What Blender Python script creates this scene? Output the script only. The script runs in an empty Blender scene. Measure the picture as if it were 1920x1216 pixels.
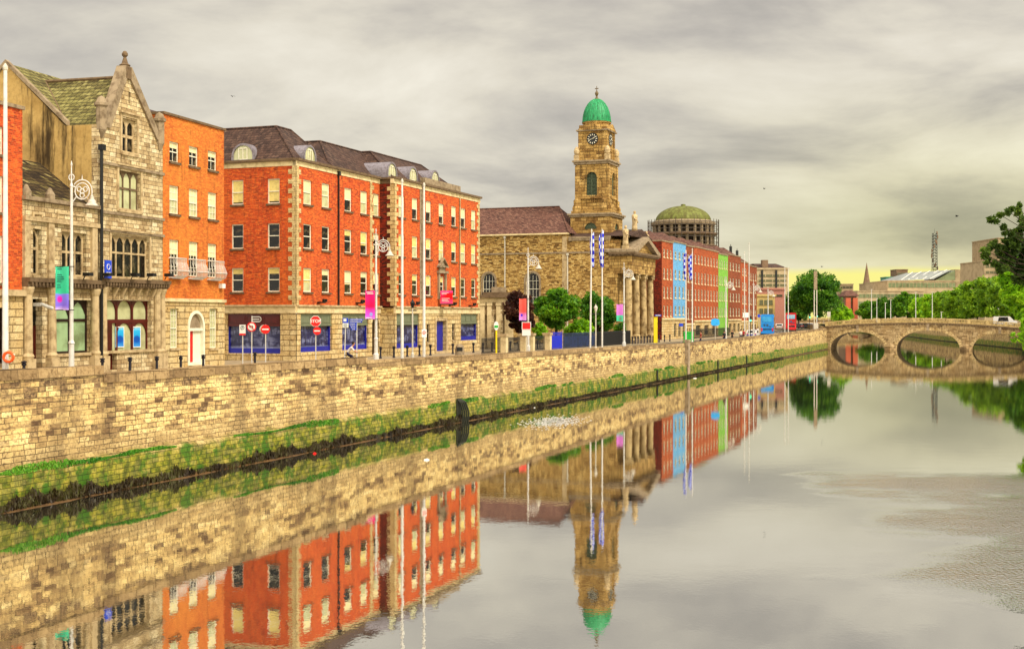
EXPO = 0.88; EXPK = .57
import bpy, math, random
import numpy as np
from mathutils import Vector
from mathutils.geometry import tessellate_polygon
# ------------------------------------------------------------------ core
F, C, YH = 2400.0, 7.6, 591.0          # focal length (px of a 1920 frame), eye height over the water, horizon row
sc = bpy.context.scene
col = sc.collection
R = math.radians
random.seed(7)

class Fr:
    """a facade line: A = left end in plan, d = unit direction to the right as seen from the river, z0 = foot"""
    def __init__(s, A, d, z0=0.0):
        l = math.hypot(*d); s.A = A; s.d = (d[0]/l, d[1]/l); s.z0 = z0
        s.rz = math.atan2(s.d[1], s.d[0]); s.n = (-s.d[1], s.d[0])
    def s(s, px):
        r = (px-960)/F
        return (r*s.A[1]-s.A[0])/(s.d[0]-r*s.d[1])
    def w(s, px):
        r = (px-960)/F
        return (r*s.A[1]-s.A[0])/(s.n[0]-r*s.n[1])
    def pt(s, a, w=0.0):
        return (s.A[0]+a*s.d[0]+w*s.n[0], s.A[1]+a*s.d[1]+w*s.n[1])
    def z(s, px, py):
        return C-(py-YH)*s.pt(s.s(px))[1]/F-s.z0
    def rect(s, p0, p1, yt, yb):
        m = (p0+p1)/2
        return (s.s(p0), s.s(p1), s.z(m, yb), s.z(m, yt))
def plan(px, Y): return ((px-960)/F*Y, Y)
def zat(py, Y): return C-(py-YH)*Y/F

class M:
    def __init__(s): s.v = []; s.f = []; s.k = []; s.mi = 0
    def add(s, vs, fs):
        o = len(s.v); s.v += [tuple(p) for p in vs]
        for f in fs: s.f.append([o+i for i in f]); s.k.append(s.mi)
        return s
    def box(s, x0, x1, y0, y1, z0, z1):
        return s.add([(x0,y0,z0),(x1,y0,z0),(x1,y1,z0),(x0,y1,z0),(x0,y0,z1),(x1,y0,z1),(x1,y1,z1),(x0,y1,z1)],
              [(0,3,2,1),(4,5,6,7),(0,1,5,4),(1,2,6,5),(2,3,7,6),(3,0,4,7)])
    def ext(s, a, b):
        n = len(a)
        return s.add(list(a)+list(b), [list(range(n)), list(range(2*n-1, n-1, -1))]+[(i,(i+1)%n,n+(i+1)%n,n+i) for i in range(n)])
    def xz(s, p, y0, y1): return s.ext([(a,y0,b) for a,b in p], [(a,y1,b) for a,b in p])
    def xy(s, p, z0, z1): return s.ext([(a,b,z0) for a,b in p], [(a,b,z1) for a,b in p])
    def yz(s, p, x0, x1): return s.ext([(x0,a,b) for a,b in p], [(x1,a,b) for a,b in p])
    def cyl(s, p0, p1, r0, r1=None, n=8, caps=True):
        r1 = r0 if r1 is None else r1
        p0 = Vector(p0); p1 = Vector(p1); a = (p1-p0).normalized()
        t = Vector((0,0,1)) if abs(a.z) < .9 else Vector((1,0,0))
        e = a.cross(t).normalized(); g = a.cross(e)
        c = [(math.cos(2*math.pi*i/n), math.sin(2*math.pi*i/n)) for i in range(n)]
        vs = [p0+(e*x+g*y)*r0 for x,y in c]+[p1+(e*x+g*y)*r1 for x,y in c]
        fs = [(i,(i+1)%n,n+(i+1)%n,n+i) for i in range(n)]
        if caps: fs += [list(range(n-1,-1,-1)), list(range(n,2*n))]
        return s.add(vs, fs)
    def path(s, pts, r, n=6):
        for a,b in zip(pts[:-1], pts[1:]): s.cyl(a, b, r, None, n)
        return s
    def lathe(s, prof, cx=0, cy=0, n=16, a0=0.0):
        vs = []; fs = []
        for r,z in prof:
            for i in range(n):
                t = a0+2*math.pi*i/n; vs.append((cx+r*math.cos(t), cy+r*math.sin(t), z))
        for j in range(len(prof)-1):
            for i in range(n):
                fs.append((j*n+i, j*n+(i+1)%n, (j+1)*n+(i+1)%n, (j+1)*n+i))
        fs.append(list(range(n-1,-1,-1))); fs.append([(len(prof)-1)*n+i for i in range(n)])
        return s.add(vs, fs)
    def ring(s, c, r, t, n=20, axis='y', m=6, a0=0, a1=2*math.pi):
        """torus arc around c"""
        vs = []; fs = []; full = abs(a1-a0-2*math.pi) < 1e-6; N = n if full else n+1
        for i in range(N):
            a = a0+(a1-a0)*i/n
            for j in range(m):
                b = 2*math.pi*j/m; rr = r+t*math.cos(b); h = t*math.sin(b)
                q = (rr*math.cos(a), h, rr*math.sin(a)) if axis == 'y' else ((rr*math.cos(a), rr*math.sin(a), h) if axis == 'z' else (h, rr*math.cos(a), rr*math.sin(a)))
                vs.append((c[0]+q[0], c[1]+q[1], c[2]+q[2]))
        for i in range(n):
            for j in range(m):
                fs.append((i*m+j, i*m+(j+1)%m, ((i+1)%N)*m+(j+1)%m, ((i+1)%N)*m+j))
        return s.add(vs, fs)
    def wall(s, outer, holes, y, rev, face=None):
        """flat wall in the xz plane at y with holes, each hole given a reveal of depth rev"""
        loops = [[Vector((a,b,0)) for a,b in outer]]+[[Vector((a,b,0)) for a,b in h] for h in holes]
        flat = [p for l in loops for p in l]
        s.add([(p.x,y,p.y) for p in flat], tessellate_polygon(loops))
        for h in holes:
            n = len(h)
            s.add([(a,y,b) for a,b in h]+[(a,y+rev,b) for a,b in h], [(i,(i+1)%n,n+(i+1)%n,n+i) for i in range(n)])
        return s
    def shell(s, outer, holes, depth, rev=.2):
        """a building body: fretted front at y=0, extruded back"""
        s.wall(outer, holes, 0, rev)
        n = len(outer)
        s.add([(a,0,b) for a,b in outer]+[(a,depth,b) for a,b in outer], [(i,(i+1)%n,n+(i+1)%n,n+i) for i in range(n)]+[list(range(2*n-1,n-1,-1))])
        return s
    def mesh(s, name, mats):
        me = bpy.data.meshes.new(name); me.from_pydata(s.v, [], s.f)
        for m in (mats if isinstance(mats, (list,tuple)) else [mats]): me.materials.append(MT[m] if isinstance(m, str) else m)
        if any(s.k): me.polygons.foreach_set('material_index', s.k)
        me.update(); return me
    def build(s, name, mats, parent=None, loc=None, rz=0, smooth=False):
        me = s.mesh(name, mats)
        if smooth: me.shade_smooth()
        return put(name, me, parent, loc, rz)
def put(name, me, parent=None, loc=None, rz=0):
    o = bpy.data.objects.new(name, me); col.objects.link(o)
    if parent: o.parent = parent
    if loc: o.location = loc
    if rz: o.rotation_euler[2] = rz
    return o
def tag(o, label=None, cat=None, group=None, kind=None):
    if label: o['label'] = label
    if cat: o['category'] = cat
    if group: o['group'] = group
    if kind: o['kind'] = kind
    return o
def thing(name, label, cat, loc=(0,0,0), rz=0, group=None):
    o = bpy.data.objects.new(name, None); col.objects.link(o); o.empty_display_size = .3
    o.location = loc; o.rotation_euler = (0,0,rz)
    return tag(o, label, cat, group)
KIDS = {}
def dup(root, loc, rz=None, label=None, group=None, scale=None):
    r = root.copy(); col.objects.link(r); r.location = loc
    if rz is not None: r.rotation_euler = (0,0,rz)
    if scale: r.scale = scale if isinstance(scale, tuple) else (scale,)*3
    if label: r['label'] = label
    if group: r['group'] = group
    for ch in root.children:
        c = ch.copy(); col.objects.link(c); c.parent = r
        for g in ch.children:
            d = g.copy(); col.objects.link(d); d.parent = c
    return r
def hole(s0, s1, z0, z1, rise=0, n=10, pointed=False):
    if rise <= 0: return [(s0,z0),(s1,z0),(s1,z1),(s0,z1)]
    c = (s0+s1)/2; a = (s1-s0)/2; zb = z1-rise; p = [(s0,z0),(s1,z0)]
    for i in range(n+1):
        t = math.pi*i/n
        x = math.cos(t); z = math.sin(t)
        if pointed: z = (1-abs(x)**1.7)
        p.append((c+a*x, zb+rise*z))
    return p
def inset(p, k):
    """shrink a convex-ish outline towards its centre by k metres"""
    xs = [a for a,b in p]; zs = [b for a,b in p]; cx = (min(xs)+max(xs))/2; cz = (min(zs)+max(zs))/2
    fx = 1-2*k/(max(xs)-min(xs)); fz = 1-2*k/(max(zs)-min(zs))
    return [(cx+(a-cx)*fx, cz+(b-cz)*fz) for a,b in p]
def ringpoly(m, p, k, y0, y1):
    q = inset(p, k); n = len(p)
    for i in range(n):
        j = (i+1)%n
        m.ext([(p[i][0],y0,p[i][1]),(p[j][0],y0,p[j][1]),(q[j][0],y0,q[j][1]),(q[i][0],y0,q[i][1])],
              [(p[i][0],y1,p[i][1]),(p[j][0],y1,p[j][1]),(q[j][0],y1,q[j][1]),(q[i][0],y1,q[i][1])])
    return m
WC = {}
def win(parent, r, frame='white_paint', pane='glass', blind=0.0, sill='stone_dark', nx=1, ny=1, rise=0, y=.1, ft=.07, bl='blind', lights=1, transom=None, pointed=False, bar=.03, sdep=.14):
    """one window of a facade: frame (with glazing bars) > pane, sill, blind"""
    s0,s1,z0,z1 = r; w = round(s1-s0, 2); h = round(z1-z0, 2); rise = round(rise, 2)
    key = (w,h,frame,pane,blind,sill,nx,ny,rise,y,ft,bl,lights,transom,pointed,bar,sdep)
    if key not in WC:
        out = hole(0,w,0,h,rise,10,pointed)
        m = M(); ringpoly(m, out, ft, y, y+.09)
        top = h-ft*.8
        lw = w/lights
        for i in range(1, lights): m.box(i*lw-ft*.55, i*lw+ft*.55, y, y+.09, ft, top-(rise*.2 if rise else 0))
        if transom: m.box(ft, w-ft, y-.01, y+.08, h*transom-ft*.6, h*transom+ft*.6)
        elif ny >= 1 and lights == 1: m.box(ft, w-ft, y-.012, y+.07, h*.5-.035, h*.5+.035)
        if nx > 1:
            for i in range(1, nx): m.box(w*i/nx-bar/2, w*i/nx+bar/2, y+.02, y+.06, ft, top-(rise*.3 if rise else 0))
        if ny > 1:
            for i in range(1, ny*2):
                if i != ny: m.box(ft, w-ft, y+.021, y+.059, h*i/(2*ny)-bar/2, h*i/(2*ny)+bar/2)
        if pointed or (lights > 1 and rise == 0):   # little arched heads over each light
            for i in range(lights if lights > 1 else 0):
                a = i*lw+ft*.5; b = (i+1)*lw-ft*.5; rr = (b-a)*.55; tp = top
                arc = hole(a,b,tp-rr-.01,tp+.001,rr,8,True)[2:]
                for (x0,q0),(x1,q1) in zip(arc[:-1], arc[1:]):
                    m.ext([(x0,y+.01,q0),(x1,y+.01,q1),(x1,y+.01,tp+.02),(x0,y+.01,tp+.02)],[(x0,y+.07,q0),(x1,y+.07,q1),(x1,y+.07,tp+.02),(x0,y+.07,tp+.02)])
        k = inset(out, ft*.5)
        p = M().add([(a,y+.065,b) for a,b in k], [list(range(len(k)))])
        b_ = None
        if blind: b_ = M().box(ft*.8, w-ft*.8, y+.052, y+.06, h*(1-blind), h-ft*.5-(rise*.5))
        s_ = M().box(-.09, w+.09, -sdep, y+.03, -.16, -.004) if sill else None
        WC[key] = (m.mesh('window', frame), p.mesh('pane', pane), b_.mesh('blind', bl) if b_ else None, s_.mesh('sill', sill) if s_ else None)
    a,b,c,d = WC[key]
    o = put('window', a, parent, (s0,0,z0)); put('pane', b, o)
    if c: put('blind', c, o)
    if d: put('sill', d, o)
    return o
# ------------------------------------------------------------------ materials
MT = {}
class NT:
    def __init__(s, name):
        s.m = bpy.data.materials.new(name); s.m.use_nodes = True; s.t = s.m.node_tree; s.t.nodes.clear(); MT[name] = s.m
        s.out = s.n('ShaderNodeOutputMaterial'); s.b = s.n('ShaderNodeBsdfPrincipled'); s.l(s.b.outputs[0], s.out.inputs[0])
    def n(s, k, **a):
        o = s.t.nodes.new(k)
        for x,y in a.items(): setattr(o, x, y)
        return o
    def l(s, a, b): s.t.links.new(a, b)
    def val(s, sock, v):
        if hasattr(v, 'is_linked') or isinstance(v, bpy.types.NodeSocket): s.l(v, sock)
        else: sock.default_value = v
    def math(s, op, a, b=0.0, c=None, clamp=False):
        o = s.n('ShaderNodeMath', operation=op, use_clamp=clamp); s.val(o.inputs[0], a); s.val(o.inputs[1], b)
        if c is not None: s.val(o.inputs[2], c)
        return o.outputs[0]
    def mix(s, f, a, b, mode='MIX'):
        o = s.n('ShaderNodeMix', data_type='RGBA', blend_type=mode); s.val(o.inputs[0], f)
        s.val(o.inputs[6], a if isinstance(a, bpy.types.NodeSocket) else (*a,1)); s.val(o.inputs[7], b if isinstance(b, bpy.types.NodeSocket) else (*b,1))
        return o.outputs[2]
    def ramp(s, f, stops, interp='LINEAR'):
        o = s.n('ShaderNodeValToRGB'); o.color_ramp.interpolation = interp; e = o.color_ramp.elements
        while len(e) < len(stops): e.new(.5)
        for i,(p,c) in enumerate(stops): e[i].position = p; e[i].color = (*c,1) if len(c) == 3 else c
        s.val(o.inputs[0], f); return o.outputs[0]
    def mr(s, v, a, b, c=0.0, d=1.0, smooth=True):
        o = s.n('ShaderNodeMapRange', interpolation_type='SMOOTHSTEP' if smooth else 'LINEAR')
        s.val(o.inputs[0], v); o.inputs[1].default_value = a; o.inputs[2].default_value = b; o.inputs[3].default_value = c; o.inputs[4].default_value = d
        return o.outputs[0]
    def noise(s, vec, scale, detail=4, rough=.55, dist=0.0):
        o = s.n('ShaderNodeTexNoise'); o.inputs['Scale'].default_value = scale; o.inputs['Detail'].default_value = detail
        o.inputs['Roughness'].default_value = rough; o.inputs['Distortion'].default_value = dist
        if vec is not None: s.l(vec, o.inputs['Vector'])
        return o.outputs['Fac']
    def obj(s): return s.n('ShaderNodeTexCoord').outputs['Object']
    def sep(s, v): o = s.n('ShaderNodeSeparateXYZ'); s.l(v, o.inputs[0]); return o.outputs
    def comb(s, x, y, z):
        o = s.n('ShaderNodeCombineXYZ')
        for i,v in enumerate((x,y,z)): s.val(o.inputs[i], v)
        return o.outputs[0]
    def scale(s, v, k):
        o = s.n('ShaderNodeMapping'); o.inputs['Scale'].default_value = k; s.l(v, o.inputs[0]); return o.outputs[0]
    def bump(s, h, strength, dist=.02):
        o = s.n('ShaderNodeBump'); s.val(o.inputs['Strength'], strength); o.inputs['Distance'].default_value = dist
        s.l(h, o.inputs['Height']); s.l(o.outputs[0], s.b.inputs['Normal']); return o.outputs[0]
    def fin(s, colr, rough=.8, spec=.3, metal=0.0, gam=1.34):
        if isinstance(colr, bpy.types.NodeSocket):
            gm = s.n('ShaderNodeGamma'); s.l(colr, gm.inputs[0]); gm.inputs[1].default_value = gam; colr = gm.outputs[0]
        s.val(s.b.inputs['Base Color'], colr if isinstance(colr, bpy.types.NodeSocket) else (*colr,1))
        s.val(s.b.inputs['Roughness'], rough); s.b.inputs['Specular IOR Level'].default_value = spec; s.val(s.b.inputs['Metallic'], metal)
        return s.m
def blocks(t, w, h, mw, distort=0.0, jit=.45, offz=0.0, wz=1.0):
    """masonry cells in object space: returns (random, random2, joint mask, z, u, obj)"""
    ob = t.obj(); x,y,z = t.sep(ob)
    u = t.math('ADD', x, y)
    if distort:
        n = t.n('ShaderNodeTexNoise'); n.inputs['Scale'].default_value = 1.6; n.inputs['Detail'].default_value = 2; t.l(ob, n.inputs['Vector'])
        sp = t.n('ShaderNodeSeparateColor'); t.l(n.outputs['Color'], sp.inputs[0])
        u = t.math('MULTIPLY_ADD', t.math('SUBTRACT', sp.outputs[0], .5), distort*2, u)
        zz = t.math('MULTIPLY_ADD', t.math('SUBTRACT', sp.outputs[1], .5), distort, z)
    else: zz = z
    v = t.math('DIVIDE', t.math('ADD', zz, offz), h); row = t.math('FLOOR', v)
    wn = t.n('ShaderNodeTexWhiteNoise', noise_dimensions='1D'); t.l(row, wn.inputs['W'])
    # rows have slightly different stone lengths
    uw = t.math('DIVIDE', u, t.math('MULTIPLY', t.math('MULTIPLY_ADD', wn.outputs[0], jit, 1-jit*.4), w))
    uu = t.math('ADD', uw, t.math('MULTIPLY', row, .5)); uu = t.math('MULTIPLY_ADD', wn.outputs[0], 7.3*jit, uu)
    colm = t.math('FLOOR', uu)
    w2 = t.n('ShaderNodeTexWhiteNoise', noise_dimensions='3D'); t.l(t.comb(colm, row, 0.0), w2.inputs['Vector'])
    sc_ = t.n('ShaderNodeSeparateColor'); t.l(w2.outputs['Color'], sc_.inputs[0])
    fu = t.math('FRACT', uu); fv = t.math('FRACT', v)
    du = t.math('MULTIPLY', t.math('MINIMUM', fu, t.math('SUBTRACT', 1.0, fu)), w)
    dv = t.math('MULTIPLY', t.math('MINIMUM', fv, t.math('SUBTRACT', 1.0, fv)), h)
    j = t.mr(t.math('MINIMUM', du, dv), mw*.4, mw, 1.0, 0.0)
    return sc_.outputs[0], sc_.outputs[1], j, z, u, ob
def masonry(name, w, h, mw, cols, mortar, distort=0.0, jit=.45, stain=.35, tint=(.30,.2,.08), bump=.35, rough=.85, stainc=(.03,.022,.012), big=.5, grime=.75):
    t = NT(name); r1,r2,j,z,u,ob = blocks(t, w, h, mw, distort, jit)
    c = t.ramp(r1, cols)
    f = t.noise(ob, 9, 5, .65)
    c = t.mix(t.mr(f, .42, .66, 0, .7), c, t.mix(1.0, c, (.62,.56,.5), 'MULTIPLY'))
    g = t.noise(t.scale(ob, (1,1,.45)), big, 4, .6)
    c = t.mix(t.mr(g, .35, .72, 0, .45), c, tint)
    st = t.noise(t.scale(ob, (1.5,1.5,.16)), 1.6, 5, .68)
    c = t.mix(t.math('MULTIPLY', t.mr(st, .5, .78), stain), c, stainc)
    gr = t.noise(ob, 3.1, 7, .78); c = t.mix(t.mr(gr, .50, .66, 0, grime), c, t.mix(1.0, c, (.34,.27,.20), 'MULTIPLY'))
    c = t.mix(t.math('MULTIPLY', j, .85), c, mortar)
    t.bump(t.math('SUBTRACT', t.math('MULTIPLY', f, .5), j), bump, .03)
    t.fin(c, rough, .25); return t
def plain(name, c, rough=.6, metal=0.0, var=.25, scale=3.0, spec=.4, bump=0.0, dark=(.5,.45,.4)):
    t = NT(name); ob = t.obj(); n = t.noise(ob, scale, 5, .62)
    cc = t.mix(t.mr(n, .4, .75, 0, var*2), c, tuple(a*b for a,b in zip(c, dark)))
    if bump: t.bump(n, bump, .02)
    t.fin(cc, rough, spec, metal); return t
def emit(name, c, k):
    t = NT(name); t.b.inputs['Emission Color'].default_value = (*c,1); t.b.inputs['Emission Strength'].default_value = k; t.fin(c)

BR = [(0,(.42,.07,.022)),(.35,(.64,.115,.030)),(.7,(.74,.16,.036)),(1,(.82,.25,.06))]
masonry('brick', .30, .10, .012, BR, (.50,.25,.12), grime=.5, stain=.6, tint=(.74,.24,.035), big=.22, jit=.05, bump=.3)
masonry('brick_painted', .30, .10, .010, [(0,(.60,.18,.05)),(.5,(.72,.25,.06)),(1,(.80,.33,.08))], (.45,.18,.07), grime=.4, stain=.5, tint=(.84,.45,.10), big=.16, jit=.05)
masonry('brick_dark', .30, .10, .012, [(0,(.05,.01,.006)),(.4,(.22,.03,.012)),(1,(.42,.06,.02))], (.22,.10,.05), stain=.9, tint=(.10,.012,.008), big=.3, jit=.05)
masonry('brick_far', .45, .16, .012, [(0,(.34,.09,.04)),(1,(.64,.20,.07))], (.42,.2,.11), stain=.7, tint=(.58,.17,.05), big=.12, jit=.05)
CR = [(0,(.44,.33,.19)),(.3,(.62,.50,.31)),(.65,(.76,.65,.43)),(1,(.85,.76,.55))]
masonry('ashlar', .60, .27, .022, CR, (.13,.08,.045), stain=.6, tint=(.56,.43,.25), jit=.2, bump=.25)
masonry('rustic', 1.3, .43, .045, [(0,(.64,.50,.28)),(.5,(.74,.61,.37)),(1,(.80,.69,.44))], (.26,.18,.09), stain=.38, tint=(.62,.42,.16), jit=.1, bump=.8)
masonry('quoin_stone', .8, .4, .02, [(0,(.64,.5,.27)),(1,(.80,.68,.42))], (.25,.17,.08), stain=.3, tint=(.6,.44,.2), jit=.1)
masonry('rubble', .48, .19, .030, [(0,(.14,.08,.03)),(.15,(.40,.26,.10)),(.5,(.66,.47,.19)),(1,(.84,.66,.32))], (.20,.12,.05), distort=.09, stain=.5, tint=(.48,.32,.12), jit=.6, bump=.6)
masonry('tower_stone', .95, .45, .035, [(0,(.34,.21,.08)),(.4,(.55,.38,.15)),(1,(.72,.53,.24))], (.10,.06,.025), stain=.85, tint=(.40,.27,.11), jit=.3, bump=.5)
masonry('bridge_stone', .9, .36, .03, [(0,(.26,.19,.11)),(.3,(.46,.35,.20)),(1,(.62,.50,.31))], (.16,.11,.06), stain=.8, tint=(.40,.26,.11), jit=.4, bump=.5)
masonry('slate', .34, .22, .022, [(0,(.085,.05,.04)),(.5,(.15,.095,.075)),(1,(.22,.145,.11))], (.035,.02,.018), stain=.4, tint=(.16,.085,.06), jit=.05, bump=.5, rough=.7)
masonry('slate_moss', .38, .25, .03, [(0,(.15,.12,.05)),(.5,(.29,.26,.11)),(1,(.42,.38,.18))], (.04,.035,.012), stain=.4, tint=(.33,.31,.11), jit=.05, bump=.7, rough=.8)
masonry('slate_brown', .4, .24, .03, [(0,(.04,.025,.015)),(.5,(.14,.10,.045)),(.8,(.24,.2,.08)),(1,(.42,.36,.18))], (.02,.014,.01), stain=.4, tint=(.12,.08,.035), jit=.05, bump=.7)
masonry('church_slate', .34, .2, .02, [(0,(.15,.08,.065)),(.5,(.24,.13,.10)),(1,(.34,.21,.16))], (.06,.03,.025), stain=.5, tint=(.24,.12,.085), jit=.05, bump=.4, big=.35)
masonry('blue_wall', .5, .2, .002, [(0,(.20,.44,.68)),(1,(.30,.54,.76))], (.1,.4,.75), stain=.15, tint=(.16,.5,.85), jit=.05)
masonry('green_wall', .5, .2, .002, [(0,(.26,.50,.12)),(1,(.36,.58,.16))], (.2,.5,.05), stain=.2, tint=(.28,.62,.08), jit=.05)
t = NT('stucco'); ob = t.obj(); g = t.noise(ob, .35, 5, .65); f = t.noise(ob, 4, 6, .7)
c = t.ramp(g, [(.3,(.46,.32,.13)),(.5,(.60,.44,.20)),(.7,(.36,.25,.11))]); c = t.mix(t.mr(f, .45, .75, 0, .5), c, (.30,.20,.08))
st = t.noise(t.scale(ob, (.9,.9,.10)), 1.0, 6, .72); c = t.mix(t.mr(st, .48, .66, 0, .88), c, (.05,.032,.016)); t.bump(f, .2); t.fin(c, .9, .2)
plain('stone', (.60,.48,.30), .85, var=.45, scale=2.2, bump=.25, dark=(.52,.46,.4))
plain('stone_pale', (.78,.66,.42), .85, var=.3, scale=1.8, bump=.15)
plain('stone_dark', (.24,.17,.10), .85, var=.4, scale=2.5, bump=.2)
plain('stone_grey', (.40,.32,.22), .85, var=.5, scale=2, bump=.2)
plain('white_paint', (.84,.80,.66), .45, var=.12)
plain('white_metal', (.68,.66,.62), .4, var=.15)
plain('pole_grey', (.62,.58,.50), .45, var=.2)
plain('black_metal', (.02,.02,.022), .45, var=.1)
plain('bollard_paint', (.028,.026,.045), .5, var=.1)
plain('maroon', (.16,.014,.010), .35, var=.25); plain('timber_dark', (.045,.014,.010), .4, var=.2)
plain('door_red', (.70,.035,.03), .35, var=.08); plain('door_maroon', (.13,.012,.008), .3, var=.3)
plain('panel_green', (.26,.28,.19), .5, var=.15); plain('frame_green', (.13,.14,.10), .5, var=.15)
plain('shutter_blue', (.035,.045,.42), .35, var=.2); plain('shutter_deep', (.045,.05,.20), .25, var=.3)
plain('lead', (.34,.31,.34), .5, .2, var=.4, scale=5); plain('blind', (.80,.72,.46), .8, var=.1); plain('blind_warm', (.80,.68,.30), .8, var=.25)
plain('cream_glass', (.60,.60,.38), .12, var=.3, scale=.9, spec=.6); plain('frosted', (.42,.55,.34), .22, var=.45, scale=.7, spec=.6)  # the cream pane colour stands in for bright sky reflected in windows
plain('glass_far', (.16,.15,.10), .15, var=.3, spec=.6)
plain('red_sign', (.80,.022,.018), .35, var=.05); plain('white_sign', (.86,.84,.80), .35, var=.05); plain('blue_sign', (.02,.10,.62), .35, var=.08)
plain('cyan', (.04,.42,.78), .4, var=.15); plain('orange', (.85,.16,.02), .5, var=.1); plain('yellow', (.88,.70,.02), .45, var=.06)
plain('green_paint', (.04,.50,.09), .4, var=.1); plain('gate_blue', (.02,.05,.62), .4, var=.2)
plain('asphalt', (.16,.145,.12), .9, var=.3, scale=1.2, bump=.2); plain('paving', (.44,.36,.24), .9, var=.3, scale=1.5)
plain('land', (.20,.17,.10), .95, var=.4, scale=.05); plain('bark', (.075,.05,.03), .95, var=.4, scale=6, bump=.5)
plain('skin', (.56,.30,.19), .6, var=.05); plain('cloth_white', (.72,.66,.62), .9, var=.1); plain('cloth_navy', (.035,.03,.10), .9, var=.1); plain('cloth_black', (.02,.02,.025), .9, var=.1); plain('cloth_red', (.4,.04,.04), .9, var=.1); plain('hair', (.03,.018,.012), .8, var=.1)
plain('rubber', (.02,.02,.02), .8, var=.1); plain('bus_blue', (.035,.36,.80), .25, var=.08); plain('bus_red', (.62,.03,.03), .3, var=.08); plain('car_white', (.72,.70,.68), .25, var=.05); plain('car_red', (.68,.02,.03), .25, var=.05); plain('car_dark', (.05,.05,.06), .25, var=.05)
plain('concrete', (.46,.37,.24), .85, var=.3, scale=.4); plain('concrete_pale', (.55,.45,.30), .85, var=.3, scale=.3); plain('concrete_brown', (.30,.21,.14), .85, var=.3, scale=.4)
plain('copper_teal', (.10,.33,.24), .6, var=.3); plain('pink_stone', (.50,.26,.20), .85, var=.2); plain('sand_wall', (.66,.52,.24), .85, var=.2)
plain('iron', (.018,.018,.022), .5, var=.1); plain('iron_blue', (.03,.06,.16), .5, var=.6, scale=1.5, dark=(.4,.5,.4)); plain('bronze', (.22,.16,.08), .6, var=.3)
plain('scaffold', (.16,.13,.10), .6, var=.3); plain('timber_wet', (.035,.04,.015), .7, var=.5, scale=4, bump=.3)
t = NT('glass'); ob = t.obj(); n = t.noise(ob, 1.7, 4, .6); t.fin(t.mix(t.mr(n,.5,.7), (.012,.012,.012), (.16,.13,.08)), .08, .22); t.bump(t.noise(ob, 1.2, 1), .12, .05)  # paler noise patches in the colour imitate reflections in the panes
t = NT('copper_green'); ob = t.obj(); n = t.noise(t.scale(ob, (2,2,.35)), 2.5, 5, .65)
t.fin(t.ramp(n, [(.3,(.015,.15,.065)),(.5,(.025,.33,.14)),(.72,(.07,.47,.22))]), .55, .4)
t = NT('dome_patina'); ob = t.obj(); n = t.noise(t.scale(ob, (1,1,.3)), .9, 6, .7)
t.fin(t.ramp(n, [(.3,(.13,.10,.03)),(.48,(.18,.18,.05)),(.6,(.23,.25,.07)),(.75,(.36,.34,.16))]), .7, .3)
# banners printed in bands (object z in metres, image runs the whole cloth)
def banner_mat(name, stops, dot=None):
    t = NT(name); x,y,z = t.sep(t.n('ShaderNodeTexCoord').outputs['Generated']); ob = t.obj()
    f = t.math('MULTIPLY_ADD', t.noise(ob, 2.2, 3), .12, t.math('SUBTRACT', z, .06)); c = t.ramp(f, stops)
    if dot:
        d = t.math('SQRT', t.math('ADD', t.math('POWER', t.math('MULTIPLY', t.math('SUBTRACT', x, dot[0]), .4), 2.0), t.math('POWER', t.math('SUBTRACT', z, dot[1]), 2.0)))
        c = t.mix(t.mr(d, dot[2]*.5, dot[2], 1.0, 0.0), c, dot[3])
    t.fin(c, .7, .2); t.b.inputs['Emission Strength'].default_value = 0
banner_mat('banner_green', [(0,(.72,.55,.85)),(.10,(.30,.22,.78)),(.36,(.30,.30,.85)),(.39,(.08,.62,.40)),(1,(.12,.66,.44))], (.3,.25,.10,(.75,.05,.55)))
banner_mat('banner_pink', [(0,(.85,.45,.80)),(.12,(.72,.16,.80)),(.3,(.75,.10,.55)),(.45,(.85,.02,.16)),(1,(.85,.04,.34))], (.6,.17,.09,(.45,.5,.9)))
banner_mat('banner_coral', [(0,(.75,.40,.85)),(.22,(.75,.30,.70)),(.4,(.85,.16,.14)),(1,(.85,.20,.16))], (.35,.24,.08,(.10,.06,.70)))
banner_mat('banner_purple', [(0,(.45,.30,.18)),(.03,(.10,.60,.38)),(.34,(.16,.62,.42)),(.37,(.68,.25,.68)),(1,(.72,.30,.68))], (.6,.16,.10,(.25,.35,.25)))
banner_mat('banner_square', [(0,(.85,.12,.30)),(.5,(.85,.02,.10)),(1,(.85,.12,.38))], (.85,.6,.3,(.85,.01,.02)))
banner_mat('poster', [(0,(.10,.40,.75)),(.3,(.02,.22,.62)),(.5,(.03,.42,.75)),(.8,(.06,.50,.80)),(1,(.5,.75,.85))], (.5,.4,.22,(.01,.14,.5)))
t = NT('check_flag'); x,y,z = t.sep(t.obj())
ck = t.n('ShaderNodeTexChecker'); ck.inputs['Scale'].default_value = 1.0; t.l(t.comb(t.math('MULTIPLY', x, 2.6), 0.5, t.math('MULTIPLY', z, 2.6)), ck.inputs['Vector'])
ck.inputs['Color1'].default_value = (.03,.05,.62,1); ck.inputs['Color2'].default_value = (.62,.66,.86,1); t.fin(ck.outputs[0], .8, .2)
t = NT('shutter_mesh'); x,y,z = t.sep(t.obj())   # roller shutter of blue slats over a dim window
sl = t.mr(t.math('ABSOLUTE', t.math('SUBTRACT', t.math('FRACT', t.math('MULTIPLY', z, 7.0)), .5)), .25, .45)
n = t.noise(t.scale(t.obj(), (.6,.6,1.4)), 1.1, 4, .6)
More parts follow.
